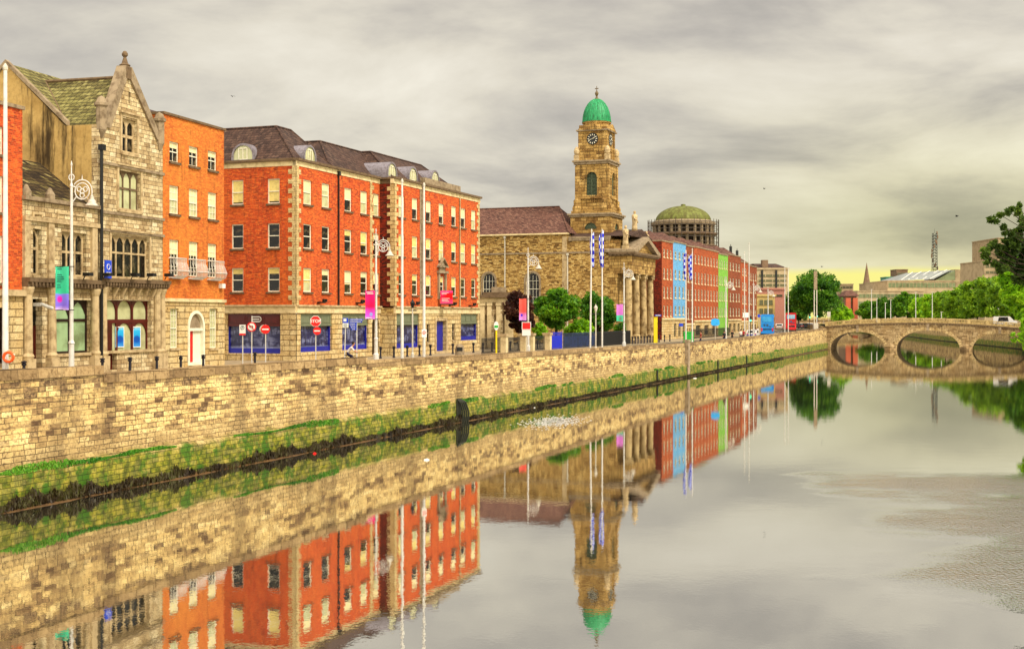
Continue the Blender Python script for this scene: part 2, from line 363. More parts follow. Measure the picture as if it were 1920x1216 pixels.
c = t.mix(t.mr(n, .42, .62), (.03,.03,.12), (.26,.28,.42)); n5 = t.noise(t.scale(t.obj(), (2.2,2.2,.5)), 1.6, 2, .5); c = t.mix(t.mr(n5, .52, .56, 0, .7), c, (.025,.025,.07)); lowb = t.math('MULTIPLY', t.mr(z, 1.15, 1.25, 1.0, 0.0), t.mr(z, .9, 1.0)); c = t.mix(t.math('MULTIPLY', lowb, .6), c, (.42,.45,.62)); c = t.mix(t.math('MULTIPLY', sl, .45), c, (.03,.03,.24)); t.fin(c, .25, .5)  # paler blotches are reflections painted into the shutter colour
# foliage
def leafmat(name, a, b, c2, tr=.35):
    t = NT(name); g = t.n('ShaderNodeNewGeometry'); ob = t.obj(); n = t.noise(ob, .45, 3, .6)
    r = t.math('MULTIPLY_ADD', g.outputs['Random Per Island'], .5, t.math('MULTIPLY', t.mr(n, .3, .7), .5))
    cc = t.ramp(r, [(0.05,a),(.5,b),(.95,c2)]); t.fin(cc, .55, .3)
    tl = t.n('ShaderNodeBsdfTranslucent'); t.l(cc, tl.inputs[0]); mx = t.n('ShaderNodeMixShader'); mx.inputs[0].default_value = tr
    t.l(t.b.outputs[0], mx.inputs[1]); t.l(tl.outputs[0], mx.inputs[2]); t.l(mx.outputs[0], t.out.inputs[0])
leafmat('leaf', (.025,.10,.004), (.13,.30,.010), (.32,.52,.02))
leafmat('leaf_olive_dark', (.03,.06,.012), (.10,.17,.03), (.24,.34,.05))
leafmat('leaf_bright', (.12,.30,.01), (.32,.56,.015), (.55,.76,.05))
leafmat('leaf_dark', (.025,.085,.006), (.085,.23,.012), (.24,.42,.025))
leafmat('leaf_copper', (.03,.010,.008), (.10,.035,.022), (.22,.10,.05))
leafmat('leaf_olive', (.07,.16,.01), (.25,.42,.02), (.44,.60,.04))
leafmat('weed', (.025,.016,.008), (.075,.05,.02), (.12,.12,.03), .1)
leafmat('moss_green', (.04,.15,.012), (.10,.29,.02), (.24,.42,.05), .1)
# quay wall stones with algae and moss low down
def quaymat(name, foot):
    t = NT(name); r1,r2,j,z,u,ob = blocks(t, .56, .225, .020, .05, .6)
    hi = t.mr(z, 2.0, 2.7)          # above: mixed dark and pale blocks; below: pale washed blocks
    pt_ = t.noise(t.scale(ob, (.35,.35,1.6)), .8, 3, .6); rr = t.math('ADD', t.math('MULTIPLY', r1, .55), t.math('MULTIPLY', t.mr(pt_, .36, .62), .45)); ca = t.ramp(rr, [(.06,(.16,.10,.055)),(.22,(.34,.23,.12)),(.38,(.56,.41,.20)),(.60,(.74,.57,.28)),(1,(.86,.71,.40))])
    cb = t.ramp(r1, [(0,(.46,.34,.17)),(1,(.66,.52,.28))])
    sp0 = t.noise(ob, 5, 5, .7); bands = t.math('ADD', t.math('MULTIPLY', t.mr(z, 4.1, 4.5), .42), t.math('MULTIPLY', t.math('MULTIPLY', t.mr(z, 2.2, 2.5), t.mr(z, 3.1, 3.5, 1.0, 0.0)), .24)); c = t.mix(hi, cb, t.mix(t.mr(t.math('ADD', bands, t.math('MULTIPLY', r2, .72)), .62, 1.0), ca, t.mix(t.mr(sp0, .4, .62), t.mix(r1, (.10,.065,.045), (.22,.15,.09)), (.46,.33,.18))))
    sp = t.noise(ob, 7, 6, .72)
    c = t.mix(t.mr(sp, .46, .66, 0, .8), c, (.12,.075,.04))
    c = t.mix(t.mr(t.noise(ob, 1.1, 4, .6), .5, .7, 0, .55), c, (.74,.56,.27))
    g = t.noise(t.scale(ob, (1,1,.3)), .5, 4, .6); c = t.mix(t.mr(g, .48, .66, 0, .45), c, (.18,.12,.065))
    c = t.mix(t.math('MULTIPLY', j, .8), c, t.mix(t.mr(t.noise(ob, .8, 3), .45, .65), (.07,.045,.025), (.50,.38,.20)))
    # algae
    wob = t.math('MULTIPLY', t.math('SUBTRACT', t.noise(t.scale(ob,(1,1,.5)), .9, 6, .7), .5), 1.1)
    zz = t.math('ADD', z, wob)
    al = t.mr(zz, 1.15, 1.75, 1.0, 0.0); c = t.mix(t.math('MULTIPLY', al, t.mr(r1, 0, 1, .95, .70)), c, t.ramp(t.noise(ob, 2.4, 5, .65), [(.28,(.04,.07,.010)),(.44,(.15,.18,.018)),(.58,(.33,.32,.035)),(.74,(.54,.45,.10))]))
    gr = t.math('MULTIPLY', t.mr(t.noise(ob, .7, 5, .7), .5, .6), t.mr(zz, 1.3, 1.6, 1.0, 0.0))
    c = t.mix(t.math('MULTIPLY', gr, .85), c, (.07,.19,.012)); c = t.mix(t.math('MULTIPLY', t.math('MULTIPLY', j, al), .6), c, (.06,.06,.015)); c = t.mix(t.math('MULTIPLY', al, t.mr(t.noise(ob, 3.2, 6, .75), .52, .64, 0, .7)), c, (.10,.10,.02))
    lo = t.mr(t.math('MULTIPLY_ADD', wob, .45, z), .08, .30, 1.0, 0.0); c = t.mix(lo, c, (.05,.038,.02))
    t.bump(t.math('SUBTRACT', sp, t.math('MULTIPLY', j, .8)), .6, .05); t.fin(c, .85, .25)
quaymat('quay_stone', 0)
t = masonry('coping_stone', 1.25, .42, .02, [(0,(.26,.18,.10)),(.5,(.40,.29,.16)),(1,(.55,.42,.24))], (.12,.08,.04), stain=.5, tint=(.36,.26,.14), jit=.3, bump=.5)
# water
t = NT('river_water'); ob = t.obj(); X,Yc,Z = t.sep(ob)
n1 = t.noise(t.scale(ob, (1,1,1)), .9, 3, .5); n2 = t.noise(t.scale(ob,(1.6,1,1)), 5.5, 2, .5)
wn = t.noise(t.scale(ob, (.55,1,1)), .075, 4, .6)
pa = t.mr(t.math('ADD', t.math('SUBTRACT', X, t.math('MULTIPLY', Yc, .04)), t.math('MULTIPLY', t.math('SUBTRACT', wn, .5), 26.0)), 10.0, 15.0)
pb = t.mr(t.math('MULTIPLY_ADD', t.math('SUBTRACT', wn, .5), -30.0, Yc), 50.0, 66.0, 1.0, 0.0)
patch = t.math('MULTIPLY', pa, pb)
wn2 = t.noise(ob, .16, 3, .55); patch = t.math('MULTIPLY', patch, t.mr(wn2, .30, .55))
h = t.math('ADD', t.math('MULTIPLY', n1, .05), t.math('MULTIPLY', n2, t.math('MULTIPLY_ADD', patch, 3.6, .018)))
bm = t.n('ShaderNodeBump'); bm.inputs['Strength'].default_value = 1.0; bm.inputs['Distance'].default_value = .030; t.l(h, bm.inputs['Height'])
gl = t.n('ShaderNodeBsdfGlossy'); gl.inputs['Roughness'].default_value = .012; gl.inputs['Color'].default_value = (.86,.85,.81,1); t.l(bm.outputs[0], gl.inputs['Normal'])
df = t.n('ShaderNodeBsdfDiffuse'); df.inputs['Color'].default_value = (.055,.053,.04,1)
lw = t.n('ShaderNodeLayerWeight'); lw.inputs['Blend'].default_value = .35; t.l(bm.outputs[0], lw.inputs['Normal'])
fr = t.mr(lw.outputs['Facing'], .45, .95, .80, .97, False)
mx = t.n('ShaderNodeMixShader'); t.l(fr, mx.inputs[0]); t.l(df.outputs[0], mx.inputs[1]); t.l(gl.outputs[0], mx.inputs[2]); t.l(mx.outputs[0], t.out.inputs[0])
def brick_window_mats(): pass

# ------------------------------------------------------------------ leaf clouds
def leaf_mesh(name, P, size, seed, mat, up=0.0, elong=1.6, hang=False):
    rng = np.random.default_rng(seed); n = len(P); sz = size*(.6+.8*rng.random((n,1)))
    a = rng.normal(size=(n,3)); b = rng.normal(size=(n,3))
    if hang: a = a*.25+np.array([0,0,-1.0]); 
    a /= np.linalg.norm(a, axis=1, keepdims=True); b -= (b*a).sum(1, keepdims=True)*a; b /= np.linalg.norm(b, axis=1, keepdims=True)
    V = np.stack([P-a*sz*elong/2, P+b*sz*.42, P+a*sz*elong/2, P-b*sz*.42], 1).reshape(-1,3)
    me = bpy.data.meshes.new(name); me.vertices.add(4*n); me.vertices.foreach_set('co', V.astype(np.float32).ravel())
    me.loops.add(4*n); me.loops.foreach_set('vertex_index', np.arange(4*n, dtype=np.int32)); me.polygons.add(n)
    me.polygons.foreach_set('loop_start', np.arange(0,4*n,4, dtype=np.int32)); me.polygons.foreach_set('loop_total', np.full(n,4,dtype=np.int32))
    me.materials.append(MT[mat]); me.update(); me.validate(); return me
def crown_pts(c, rad, ncl, nl, seed, hollow=.55, low=-1.0):
    rng = np.random.default_rng(seed); c = np.array(c); rad = np.array(rad)
    d = rng.normal(size=(ncl,3)); d /= np.linalg.norm(d, axis=1, keepdims=True); rr = hollow+(1-hollow)*rng.random((ncl,1))**.6
    d = d*rr; d[:,2] = np.maximum(d[:,2], low); cl = c+d*rad*.84
    k = rng.integers(0, ncl, nl); q = rng.normal(size=(nl,3)); q /= np.linalg.norm(q, axis=1, keepdims=True)
    cr = (.13+.26*rng.random(ncl)**1.6)[k][:,None]; q = q*(rng.random((nl,1))**.35)*cr*rad.mean()*np.array([1,1,.75])
    return cl, cl[k]+q
def tree(name, label, x, y, z0, top, r, low, mat='leaf', ncl=60, nl=9000, size=.32, seed=1, tr=.22, group=None, ry=None, cat='tree'):
    t_ = thing(name, label, cat, (x,y,z0), 0, group); h = top-z0; cz = (top+low)/2-z0; rz = (top-low)/2
    cl, P = crown_pts((0,0,cz), (r, ry or r, rz), ncl, nl, seed)
    put('crown', leaf_mesh('crown', P, size, seed+5, mat), t_)
    m = M(); b0 = Vector((0,0,-.1)); b1 = Vector((.1*r*.2,0,max(low-z0,.8))); m.cyl(b0, b1, tr, tr*.75, 9); m.cyl(b1, (0,0,cz+rz*.4), tr*.75, tr*.25, 7)
    for i in range(0, ncl, max(1, ncl//14)): m.cyl((b1*.6+Vector((0,0,cz))*.4), cl[i], tr*.35, tr*.08, 5)
    m.build('trunk', 'bark', t_); return t_
# ------------------------------------------------------------------ plan of the place
W = Fr((-19.88, 49.7), (.3553,.9347))                  # left quay wall, foot line; W.n points inland
TB = W.s(1550)                                         # where the bridge meets it
def interp(t, tab):
    if t <= tab[0][0]: return tab[0][1]
    for (a,x),(b,y) in zip(tab[:-1], tab[1:]):
        if t <= b: return x+(y-x)*(t-a)/(b-a)
    return tab[-1][1]
ZS = [(-60,4.5),(0,4.1),(40,3.75),(90,3.6),(150,3.4),(215,3.45),(TB,4.2),(330,4.0)]
def tz(p): return (p[0]-W.A[0])*W.d[0]+(p[1]-W.A[1])*W.d[1]
def street(p): return interp(tz(p), ZS)
def quay(px, off):
    """ground point at screen column px (used once, to survey the place), off metres inland of the wall"""
    f = Fr(W.pt(0, off), W.d); p = f.pt(f.s(px)); return (p[0], p[1], street(p))
WLB = [W.pt(-70), W.pt(0), W.pt(50), W.pt(90), W.pt(150), W.pt(215), W.pt(TB)]
e = W.pt(TB); LB2 = [e, (e[0]+.166*110, e[1]+110), (e[0]+.166*420, e[1]+420), (e[0]+60+250, e[1]+1500)]
RB0 = [W.pt(a, -41.5) for a in (-70, 0, 50, 90, 150, 215, TB)]
e = RB0[-1]; RB2 = [e, (114.6,292), (129.3,388), (148.5,493), (182,690), (420,1780)]
def sheet(name, line, side, z, mat, ext=900):
    m = M(); vs = []; fs = []
    for i,p in enumerate(line):
        zz = z(p)
        vs += [(p[0],p[1],zz), (p[0]+side[0]*ext, p[1]+side[1]*ext, zz)]
        if i: fs.append((2*i-2, 2*i, 2*i+1, 2*i-1))
    m.add(vs, fs); return tag(m.build(name, mat), kind='structure')
sheet('ground', WLB+LB2[1:], (-.9347,.3553), lambda p: street(p)-.03, 'land')
sheet('ground', RB0+RB2[1:], (.9347,-.3553), lambda p: street(p)-.03, 'land')
m = M(); m.box(-700,1500,-200,1900,-.5,0.0); tag(m.build('water', 'river_water'), kind='structure')
def strip(name, o0, o1, dz, mat, t0=-70, t1=None, thick=None):
    t1 = TB if t1 is None else t1; ts = sorted({t0, t1, *[a for a,_ in ZS if t0 < a < t1]}); m = M()
    for a,b in zip(ts[:-1], ts[1:]):
        P = [W.pt(a,o0), W.pt(b,o0), W.pt(b,o1), W.pt(a,o1)]; Z = [street(p)+dz for p in P]
        if thick: m.ext([(p[0],p[1],z-thick) for p,z in zip(P,Z)], [(p[0],p[1],z) for p,z in zip(P,Z)])
        else: m.add([(p[0],p[1],z) for p,z in zip(P,Z)], [(0,1,2,3)])
    return tag(m.build(name, mat), kind='structure')
strip('road', 2.6, 11.2, 0.0, 'asphalt')
strip('pavement', .6, 2.6, .12, 'paving', thick=.3)
strip('pavement', 11.2, 24.0, .12, 'paving', thick=.3)
for o in (5.6, 8.4):
    m = M()
    for k in range(-10, 62):
        a = k*4.0; P = [W.pt(a,o), W.pt(a+2,o), W.pt(a+2,o+.12), W.pt(a,o+.12)]
        m.add([(p[0],p[1],street(p)+.012) for p in P], [(0,1,2,3)])
    tag(m.build('road_marking', 'white_sign'), kind='structure')
# road of the left bank beyond the bridge
e = LB2[0]; m = M()
for i in range(10):
    a0, a1 = i*40, i*40+40; d = (.164,.986); n = (-.986,.164)
    P = [(e[0]+d[0]*a+n[0]*o, e[1]+d[1]*a+n[1]*o) for a,o in ((a0-4,2),(a1-4,2),(a1-4,14),(a0-4,14))]
    m.add([(p[0],p[1],street(p)+.01) for p in P], [(0,1,2,3)])
tag(m.build('road', 'asphalt'), kind='structure')

# ------------------------------------------------------------------ left quay wall
top = [(-70,5.9),(0,5.47),(W.s(193),5.43),(W.s(193)+.01,5.10),(W.s(500),5.07),(W.s(688),5.03),(W.s(688)+.01,4.83),(W.s(950),4.63),(W.s(1285),4.2),(W.s(1400),4.28),(TB,4.75)]
qw = thing('quay_wall', 'long stained limestone quay wall with green algae foot on the left side of the river', 'wall', (W.A[0],W.A[1],0), W.rz)
m = M(); CO = .42
pts = [(-70,-1.0),(TB,-1.0)]+[(a,z-CO) for a,z in reversed(top)]
m.xz(pts, 0, .6); m.build('wall', 'quay_stone', qw)
m = M(); rng = random.Random(3)
a = -70.0
while a < TB:
    L = rng.uniform(.95,1.7); b = min(a+L, TB)
    for bx in (W.s(193)+.005, W.s(688)+.005):
        if a < bx-.02 < b: b = bx
    z0 = interp(a+.006, top); z1 = interp(b-.006, top); j = rng.uniform(-.012,.012); k = rng.uniform(0,.02)
    m.ext([(a+.006,-.05-k,z0-CO+.004),(b-.006,-.05-k,z1-CO+.004),(b-.006,.66,z1-CO+.004),(a+.006,.66,z0-CO+.004)],
          [(a+.006,-.03-k,z0+j),(b-.006,-.03-k,z1+j),(b-.006,.64,z1+j),(a+.006,.64,z0+j)]); a = b
m.build('coping', 'coping_stone', qw)
m = M(); m.yz([(-.30,-1),(0,-1),(0,1.62),(-.10,1.60),(-.26,1.42)], -70, TB-.4); m.build('plinth', 'quay_stone', qw)
m = M(); s0 = W.s(1284); m.box(s0, s0+1.1, -.42, -.003, -.8, 4.35); m.box(s0-.08, s0+1.18, -.5, .1, 4.35, 4.6); m.build('pier', 'stone_grey', qw)
m = M()
for px in (1226, 1341, 1395):
    s0 = W.s(px); m.box(s0, s0+.35, -.42, -.31, -.5, 1.5)
m.build('mooring_slot', 'timber_wet', qw)
fd = thing('timber_fender', 'dark curved timber fender standing against the quay wall in the water', 'fender', (W.pt(W.s(853))[0], W.pt(W.s(853))[1], 0), W.rz)
for k in range(4):
    m = M(); m.path([(k*.28-.45, -.35, 1.85-.02*k), (k*.28-.2,-.62-.05*k,1.55),(k*.28-.02,-.75-.08*k,.9),(k*.28-.02,-.75-.08*k,.2),(k*.28-.05,-.7,-.7)], .085, 6); m.build('fender_rail', 'timber_wet', fd)
M().box(-.6,.55,-.42,-.31,-.6,1.7).build('backing', 'timber_wet', fd); fd.scale = (.72,.8,.9)
# weed and moss on the foot of the wall
rng = np.random.default_rng(4)
def along(n, lo, hi, bias):
    return lo+(hi-lo)*rng.random(n)**bias
def to_world(s_, o_, z_): return np.stack([W.A[0]+s_*W.d[0]+o_*W.n[0], W.A[1]+s_*W.d[1]+o_*W.n[1], z_], 1)
n = 42000; s_ = along(n, -16, 190, 2.2); dn = .5+.5*np.sin(s_*.55)*np.sin(s_*.23+1)+.25*np.sin(s_*1.9); dn = np.clip(dn, .02, 1)
hf = .55+.9*np.abs(np.sin(s_*7.3+2*np.sin(s_*3.1)))*np.abs(np.sin(s_*2.7+1)); hgt = .05+.38*dn*hf*np.exp(-np.maximum(s_-25,0)/60); z_ = rng.random(n)**.8*hgt+.10; keep = rng.random(n) < .08+.95*dn
P = to_world(s_, -.36-.10*rng.random(n)-.12*(1-z_), z_)[keep]
tag(put('seaweed', leaf_mesh('seaweed', P, .10, 8, 'weed', elong=2.6, hang=True)), 'dark brown weed hanging along the foot of the left quay wall', 'seaweed', kind='stuff')
n = 34000; s_ = along(n, -16, 200, 1.7); dn = np.sin(s_*.31+.4)+.6*np.sin(s_*.83)+.3*np.sin(s_*2.7); keep = dn > np.where(s_ < 22, -.75, .45)
z_ = 1.50+.16*(rng.random(n)-.5)*np.clip(dn,0,1.2)*1.7+.05*np.sin(s_*.9); P = to_world(s_, -.24-.06*rng.random(n), z_)[keep]
tag(put('moss', leaf_mesh('moss', P, .075, 9, 'moss_green', elong=1.3, hang=True)), 'bright green moss growing on the ledge of the left quay wall', 'moss', kind='stuff')
m = M(); vs = []; fs = []          # silt line at the water's edge
N = 260
for i in range(N):
    a = -40+i*(TB+40)/(N-1); o = .60+.14*math.sin(a*.7)+.1*math.sin(a*2.3+1)
    for oo,zz in ((.20,.13),(.45,.075),(o,-.02)):
        p = W.pt(a,-oo); vs.append((p[0],p[1],zz))
    if i: fs += [(3*i-3,3*i,3*i+1,3*i-2),(3*i-2,3*i+1,3*i+2,3*i-1)]
plain('silt', (.20,.12,.045), .95, var=.5, scale=3, bump=.6); m.add(vs, fs); tag(m.build('silt_bank', 'silt'), kind='structure')

# ------------------------------------------------------------------ near row of houses
d1 = (.2763,.9611); P420 = (-.225*93.5, 93.5)
row = Fr(P420, d1)
def rowfr(px0, dz=0): p = row.pt(row.s(px0)); return Fr(p, d1, street(p)+.12+dz)
def root(name, label, fr, cat='building', group=None): return thing(name, label, cat, (fr.A[0],fr.A[1],fr.z0), fr.rz, group)

# far left: red brick house over pale stone ground floor
f = rowfr(42); WD = 13.0; H = f.z(40,205); b = root('brick_house', 'red brick house over a pale stone ground floor, cut off by the left edge', f)
zb = f.z(30,543); hs = [hole(-1.6,-.0+-.35,f.z(4,288),f.z(4,238)), hole(-1.6,-.35,f.z(4,398),f.z(4,322)), hole(-1.6,-.35,f.z(4,538),f.z(4,442))]
wx = f.s(6)   # right jamb of the windows cut by the frame edge
rects = [(wx-1.15,wx,f.z(3,290),f.z(3,238)),(wx-1.15,wx,f.z(3,398),f.z(3,330)),(wx-1.15,wx,f.z(3,530),f.z(3,442))]
rects += [(a-3.2,b_-3.2,c,d) for a,b_,c,d in rects]
m = M(); m.shell([(-WD,zb),(0,zb),(0,H),(-WD,H)], [hole(*r) for r in rects], 11); m.build('wall', 'brick', b)
for r in rects: win(b, r, nx=2, ny=2, blind=.4)
m = M(); m.box(-WD,.1,-.12,.15,H-.02,H+.18); m.box(-WD-.05,.0,.15,11,H,H+.1); m.build('coping', 'stone_grey', b)
g1 = (wx-1.3, wx+.05, .9, zb-1.0)
m = M(); m.shell([(-WD,0),(-.02,0),(-.02,zb-.35),(-WD,zb-.35)], [hole(*g1), hole(g1[0]-3.4,g1[1]-3.4,g1[2],g1[3])], 11); o = m.build('ground_storey', 'rustic', b); o.location = (0,-.06,0)
win(b, g1, nx=2, ny=2, frame='timber_dark'); win(b, (g1[0]-3.4,g1[1]-3.4,g1[2],g1[3]), nx=2, ny=2, frame='timber_dark')
M().box(-WD,.04,-.28,.1,zb-.348,zb).build('string_course', 'stone', b)

# low stone bank front next to it
f = rowfr(42); WD = f.s(184); L = f.z(112,383); b = root('stone_bank_house', 'low weathered stone front with traceried windows and brown slate roof beside the gabled one', f)
def R_(p0,p1,yt,yb): return f.rect(p0,p1,yt,yb)
w1 = R_(62,78,429,516); w2 = R_(116,162,436,518); wg = R_(104,171,562,662); dr = R_(61,79,560,690); dr = (dr[0],dr[1],.25,dr[3])
m = M(); m.shell([(0,0),(WD,0),(WD,L),(0,L)], [hole(*w1), hole(*w2), hole(*wg), hole(*dr)], 9, .45); m.build('wall', 'ashlar', b)
win(b, w1, 'stone', 'glass', ft=.13, transom=.58, lights=1, pointed=True, rise=.5, y=.25, sill='stone')
win(b, w2, 'stone', 'glass', ft=.12, transom=.55, lights=3, y=.25, sill='stone')
win(b, wg, 'timber_dark', 'frosted', ft=.13, transom=.62, lights=2, y=.3, sill='stone')
m = M(); m.box(dr[0],dr[1],.42,.5,0.2,dr[3]*.66)
for k in range(4): m.box(dr[0]+.12,dr[1]-.12,.39,.42,.45+k*.62,.9+k*.62)
o = m.build('door', 'door_maroon', b); M().add([(dr[0],.43,dr[3]*.67),(dr[1],.43,dr[3]*.67),(dr[1],.43,dr[3]),(dr[0],.43,dr[3])],[(0,1,2,3)]).build('fanlight', 'glass', o)
zc = f.z(112,530); zs_ = f.z(112,420)
m = M(); m.box(-.05,WD-.02,-.55,.0,zc-.02,zc+.22); m.box(-.05,WD-.02,-.4,0,zc-.3,zc-.021)
for k in range(22): x = .15+k*WD/22; m.box(x,x+.16,-.52,-.401,zc-.22,zc-.025)
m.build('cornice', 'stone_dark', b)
M().box(0,WD,-.22,0,zs_,zs_+.25).build('string_course', 'stone', b)
m = M(); m.box(-.05,WD-.02,-.25,.4,L,L+.22)
for x in (.45,2.6,WD-.5): m.lathe([(.3,L+.22),(.3,L+.5),(.22,L+.62),(.1,L+.85),(.0,L+.9)], x, .1, 10)
m.build('parapet', 'stone_grey', b)
for (x0,x1,z0,z1) in (R_(60,79,398,416), R_(106,160,400,420)):
    m = M(); ringpoly(m, hole(x0,x1,z0,z1), .12, -.08, 0); m.build('panel_moulding', 'stone', b)
for px in (48,93,174):
    x = f.s(px); m = M()
    m.box(x-.38,x+.38,-.42,0,0,1.1); m.lathe([(.30,1.1),(.36,1.25),(.27,1.4),(.24,zc-.75),(.3,zc-.62),(.36,zc-.4),(.36,zc-.3)], x, -.15, 12); m.build('pilaster', 'stone', b)
for px in (48,93,174): x = f.s(px); M().box(x-.26,x+.26,-.16,0,zc+.22,zs_).build('pilaster', 'stone', b)
fb_ = Fr(f.pt(0,4.2), d1, f.z0); rt = fb_.z(70,306)-.5; x1 = fb_.s(99)/1.02      # brown slate roof, hipped down towards the gabled house
m = M(); yb = 4.2
m.add([(0,.4,L+.1),(WD,.4,L+.1),(x1*1.02,yb,rt+.55),(0,yb,rt+.55),(0,8,L),(WD,8,L)], [(0,1,2,3),(1,5,4),(1,4,2),(2,4,3)]); m.build('roof', 'slate_brown', b)
m = M(); m.ext([(WD-.3,.3,L+.1),(WD,.3,L+.1),(x1*1.02+.3,yb,rt+.55),(x1*1.02,yb,rt+.55)],[(WD-.3,.25,L+.35),(WD,.25,L+.35),(x1*1.02+.3,yb-.05,rt+.8),(x1*1.02,yb-.05,rt+.8)]); m.build('roof_coping', 'stone', b)
cam = M(); x = f.s(68); z = f.z(68,574); cam.cyl((x-.25,-.5,z+.12),(x+.45,-.75,z-.12),.10,.10,10); cam.box(x-.3,x-.2,-.5,0,z,z+.2)
tag(cam.build('security_camera', 'white_metal', None, (f.A[0],f.A[1],f.z0), f.rz), 'white security camera on a bracket above the dark doorway', 'camera')

# gabled stone house
f = rowfr(185); WD = f.s(305); b = root('gabled_stone_house', 'tall cream stone house with steep front gable and ball finial beside the low bank front', f)
SH = f.z(198,236); AP = f.z(238,132); cx = f.s(238)
def R_(p0,p1,yt,yb): return f.rect(p0,p1,yt,yb)
gw = R_(228,256,224,288); u2 = R_(222,263,322,395); u1 = R_(208,279,444,522); sl = R_(241,244,172,194); sf = R_(197,284,563,656); dr = R_(197,219,563,690)
sfh = [(dr[0],.2),(dr[1],.2),(dr[1],sf[2]),(sf[1],sf[2]),(sf[1],sf[3]),(dr[0],sf[3])]
gl_, gr_ = f.s(200), f.s(296)
out = [(0,0),(WD,0),(WD,SH),(gr_,SH+.1),(cx+.35,AP),(cx-.35,AP),(gl_,SH+.1),(0,SH)]
m = M(); m.shell(out, [hole(*gw), hole(*u2), hole(*u1), hole(*sl), sfh], .5, .4); m.build('wall', 'ashlar', b)
win(b, gw, 'stone', 'glass', ft=.16, lights=2, transom=.5, y=.2, sill='stone', blind=.0)
for k in (0,1):
    a = gw[0]+.2+k*(gw[1]-gw[0]-.3)/2; win(b, (a, a+(gw[1]-gw[0])/2-.28, gw[2]+.12, gw[3]-.5), y=.3, sill=None, ft=.07)
win(b, u2, 'stone_dark', 'cream_glass', ft=.10, lights=3, transom=.56, y=.2, sill='stone')
win(b, u1, 'stone', 'glass', ft=.10, lights=5, transom=.6, y=.2, sill='stone', blind=0)
for r in (gw,u2,u1):
    m = M(); q = hole(r[0]-.2,r[1]+.2,r[2]-.1,r[3]+.3); ringpoly(m, q, .2, -.07, 0); m.box(q[0][0]-.1,q[1][0]+.1,-.2,0,q[2][1],q[2][1]+.12); m.build('hood_mould', 'stone', b)
for yy in (315,436,404):
    z = f.z(245,yy); M().box(-.05,WD+.05,-.14,0,z-.09,z+.09).build('string_course', 'stone_grey', b)
zc = f.z(245,531); m = M(); m.box(-.1,WD+.1,-.6,0,zc,zc+.24); m.box(-.05,WD+.05,-.42,0,zc-.3,zc-.001)
for k in range(24): x = .1+k*WD/24; m.box(x,x+.17,-.56,-.421,zc-.2,zc-.003)
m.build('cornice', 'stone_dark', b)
z0 = f.z(245,562); m = M()
for k in range(7): x = sf[0]+k*(sf[1]-sf[0])/6; M().yz([(-.4,zc-.32),(-.02,z0+.05),(-.02,zc-.32)], x-.1, x+.1).build('bracket', 'stone', b)
for px in (190,291,300):
    x = f.s(px); m = M(); m.box(x-.34,x+.34,-.4,0,0,1.1); m.lathe([(.27,1.1),(.33,1.25),(.24,1.4),(.22,zc-.7),(.33,zc-.4),(.33,zc-.3)], x, -.14, 12); m.build('pilaster', 'stone', b)
for px,hh in ((190,1.95),(299,1.95)):                    # shoulder turrets
    x = f.s(px); z = SH-.1
    m = M(); m.lathe([(.1,z-.7),(.32,z-.2),(.32,z+1.2),(.44,z+1.28),(.44,z+1.45),(.34,z+1.5),(.24,z+1.75),(.0,z+1.9)], x, .0, 8, .39); m.build('turret', 'stone_grey', b)
for sgn,ex in ((-1,gl_),(1,gr_)):
    m = M(); m.xz([(ex-.25*(-sgn)*-1,SH-.1),(ex+sgn*.35,SH-.1),(cx+sgn*.38,AP+.25),(cx,AP+.25),(cx,AP-.25)][::1], -.14, .5); m.build('gable_coping', 'stone_grey', b)
z = AP+.2; m = M(); z -= .45; m.box(cx-.3,cx+.3,-.15,.4,z-.3,z+.45); m.lathe([(.25,z+.45),(.36,z+.58),(.2,z+.7),(.13,z+.95),(.09,z+1.08),(.19,z+1.2),(.19,z+1.32),(.1,z+1.46),(.0,z+1.5)], cx, .15, 12); m.build('finial', 'stone_dark', b)
# body behind: main roof ridge runs along the street, cross roof behind the gable
wr = f.w(12); we = 2.4; zr = C-(122-YH)*f.pt(0,wr)[1]/F-f.z0
m = M(); m.yz([(.5,0),(2*wr-2.4,0),(2*wr-2.4,SH),(wr,zr),(2.4,SH),(.5,SH)], 0, WD); m.build('stucco_body', 'stucco', b)
for x0,x1 in ((-.12,.22),(WD-.22,WD+.1)):
    m = M()
    m.ext([(x0,2.2,SH+.02),(x1,2.2,SH+.02),(x1,wr,zr+.05),(x0,wr,zr+.05)],[(x0,2.2,SH+.3),(x1,2.2,SH+.3),(x1,wr,zr+.33),(x0,wr,zr+.33)])
    m.ext([(x0,wr,zr+.05),(x1,wr,zr+.05),(x1,2*wr-2.4,SH+.02),(x0,2*wr-2.4,SH+.02)],[(x0,wr,zr+.33),(x1,wr,zr+.33),(x1,2*wr-2.4,SH+.3),(x0,2*wr-2.4,SH+.3)])
    m.build('verge', 'stone_grey', b)
m = M(); zc2 = f.z(225,141)   # cross roof ridge
yj = 2.4+(zc2-SH)/(zr-SH)*(wr-2.4); 
m.add([(.22,2.45,SH+.06),(WD-.22,2.45,SH+.06),(WD-.22,wr,zr+.12),(.22,wr,zr+.12)],[(0,1,2,3)])
m.build('roof', 'slate_moss', b)
m = M(); e0, e1 = .35, WD-.35
m.add([(e0,.45,SH),(cx,.45,zc2),(cx,yj+.05,zc2),(e0,2.5,SH+.07)],[(0,1,2,3)])
m.add([(e1,.45,SH),(cx,.45,zc2),(cx,yj+.05,zc2),(e1,2.5,SH+.07)],[(0,1,2,3)])
m.build('cross_roof', 'slate_moss', b)
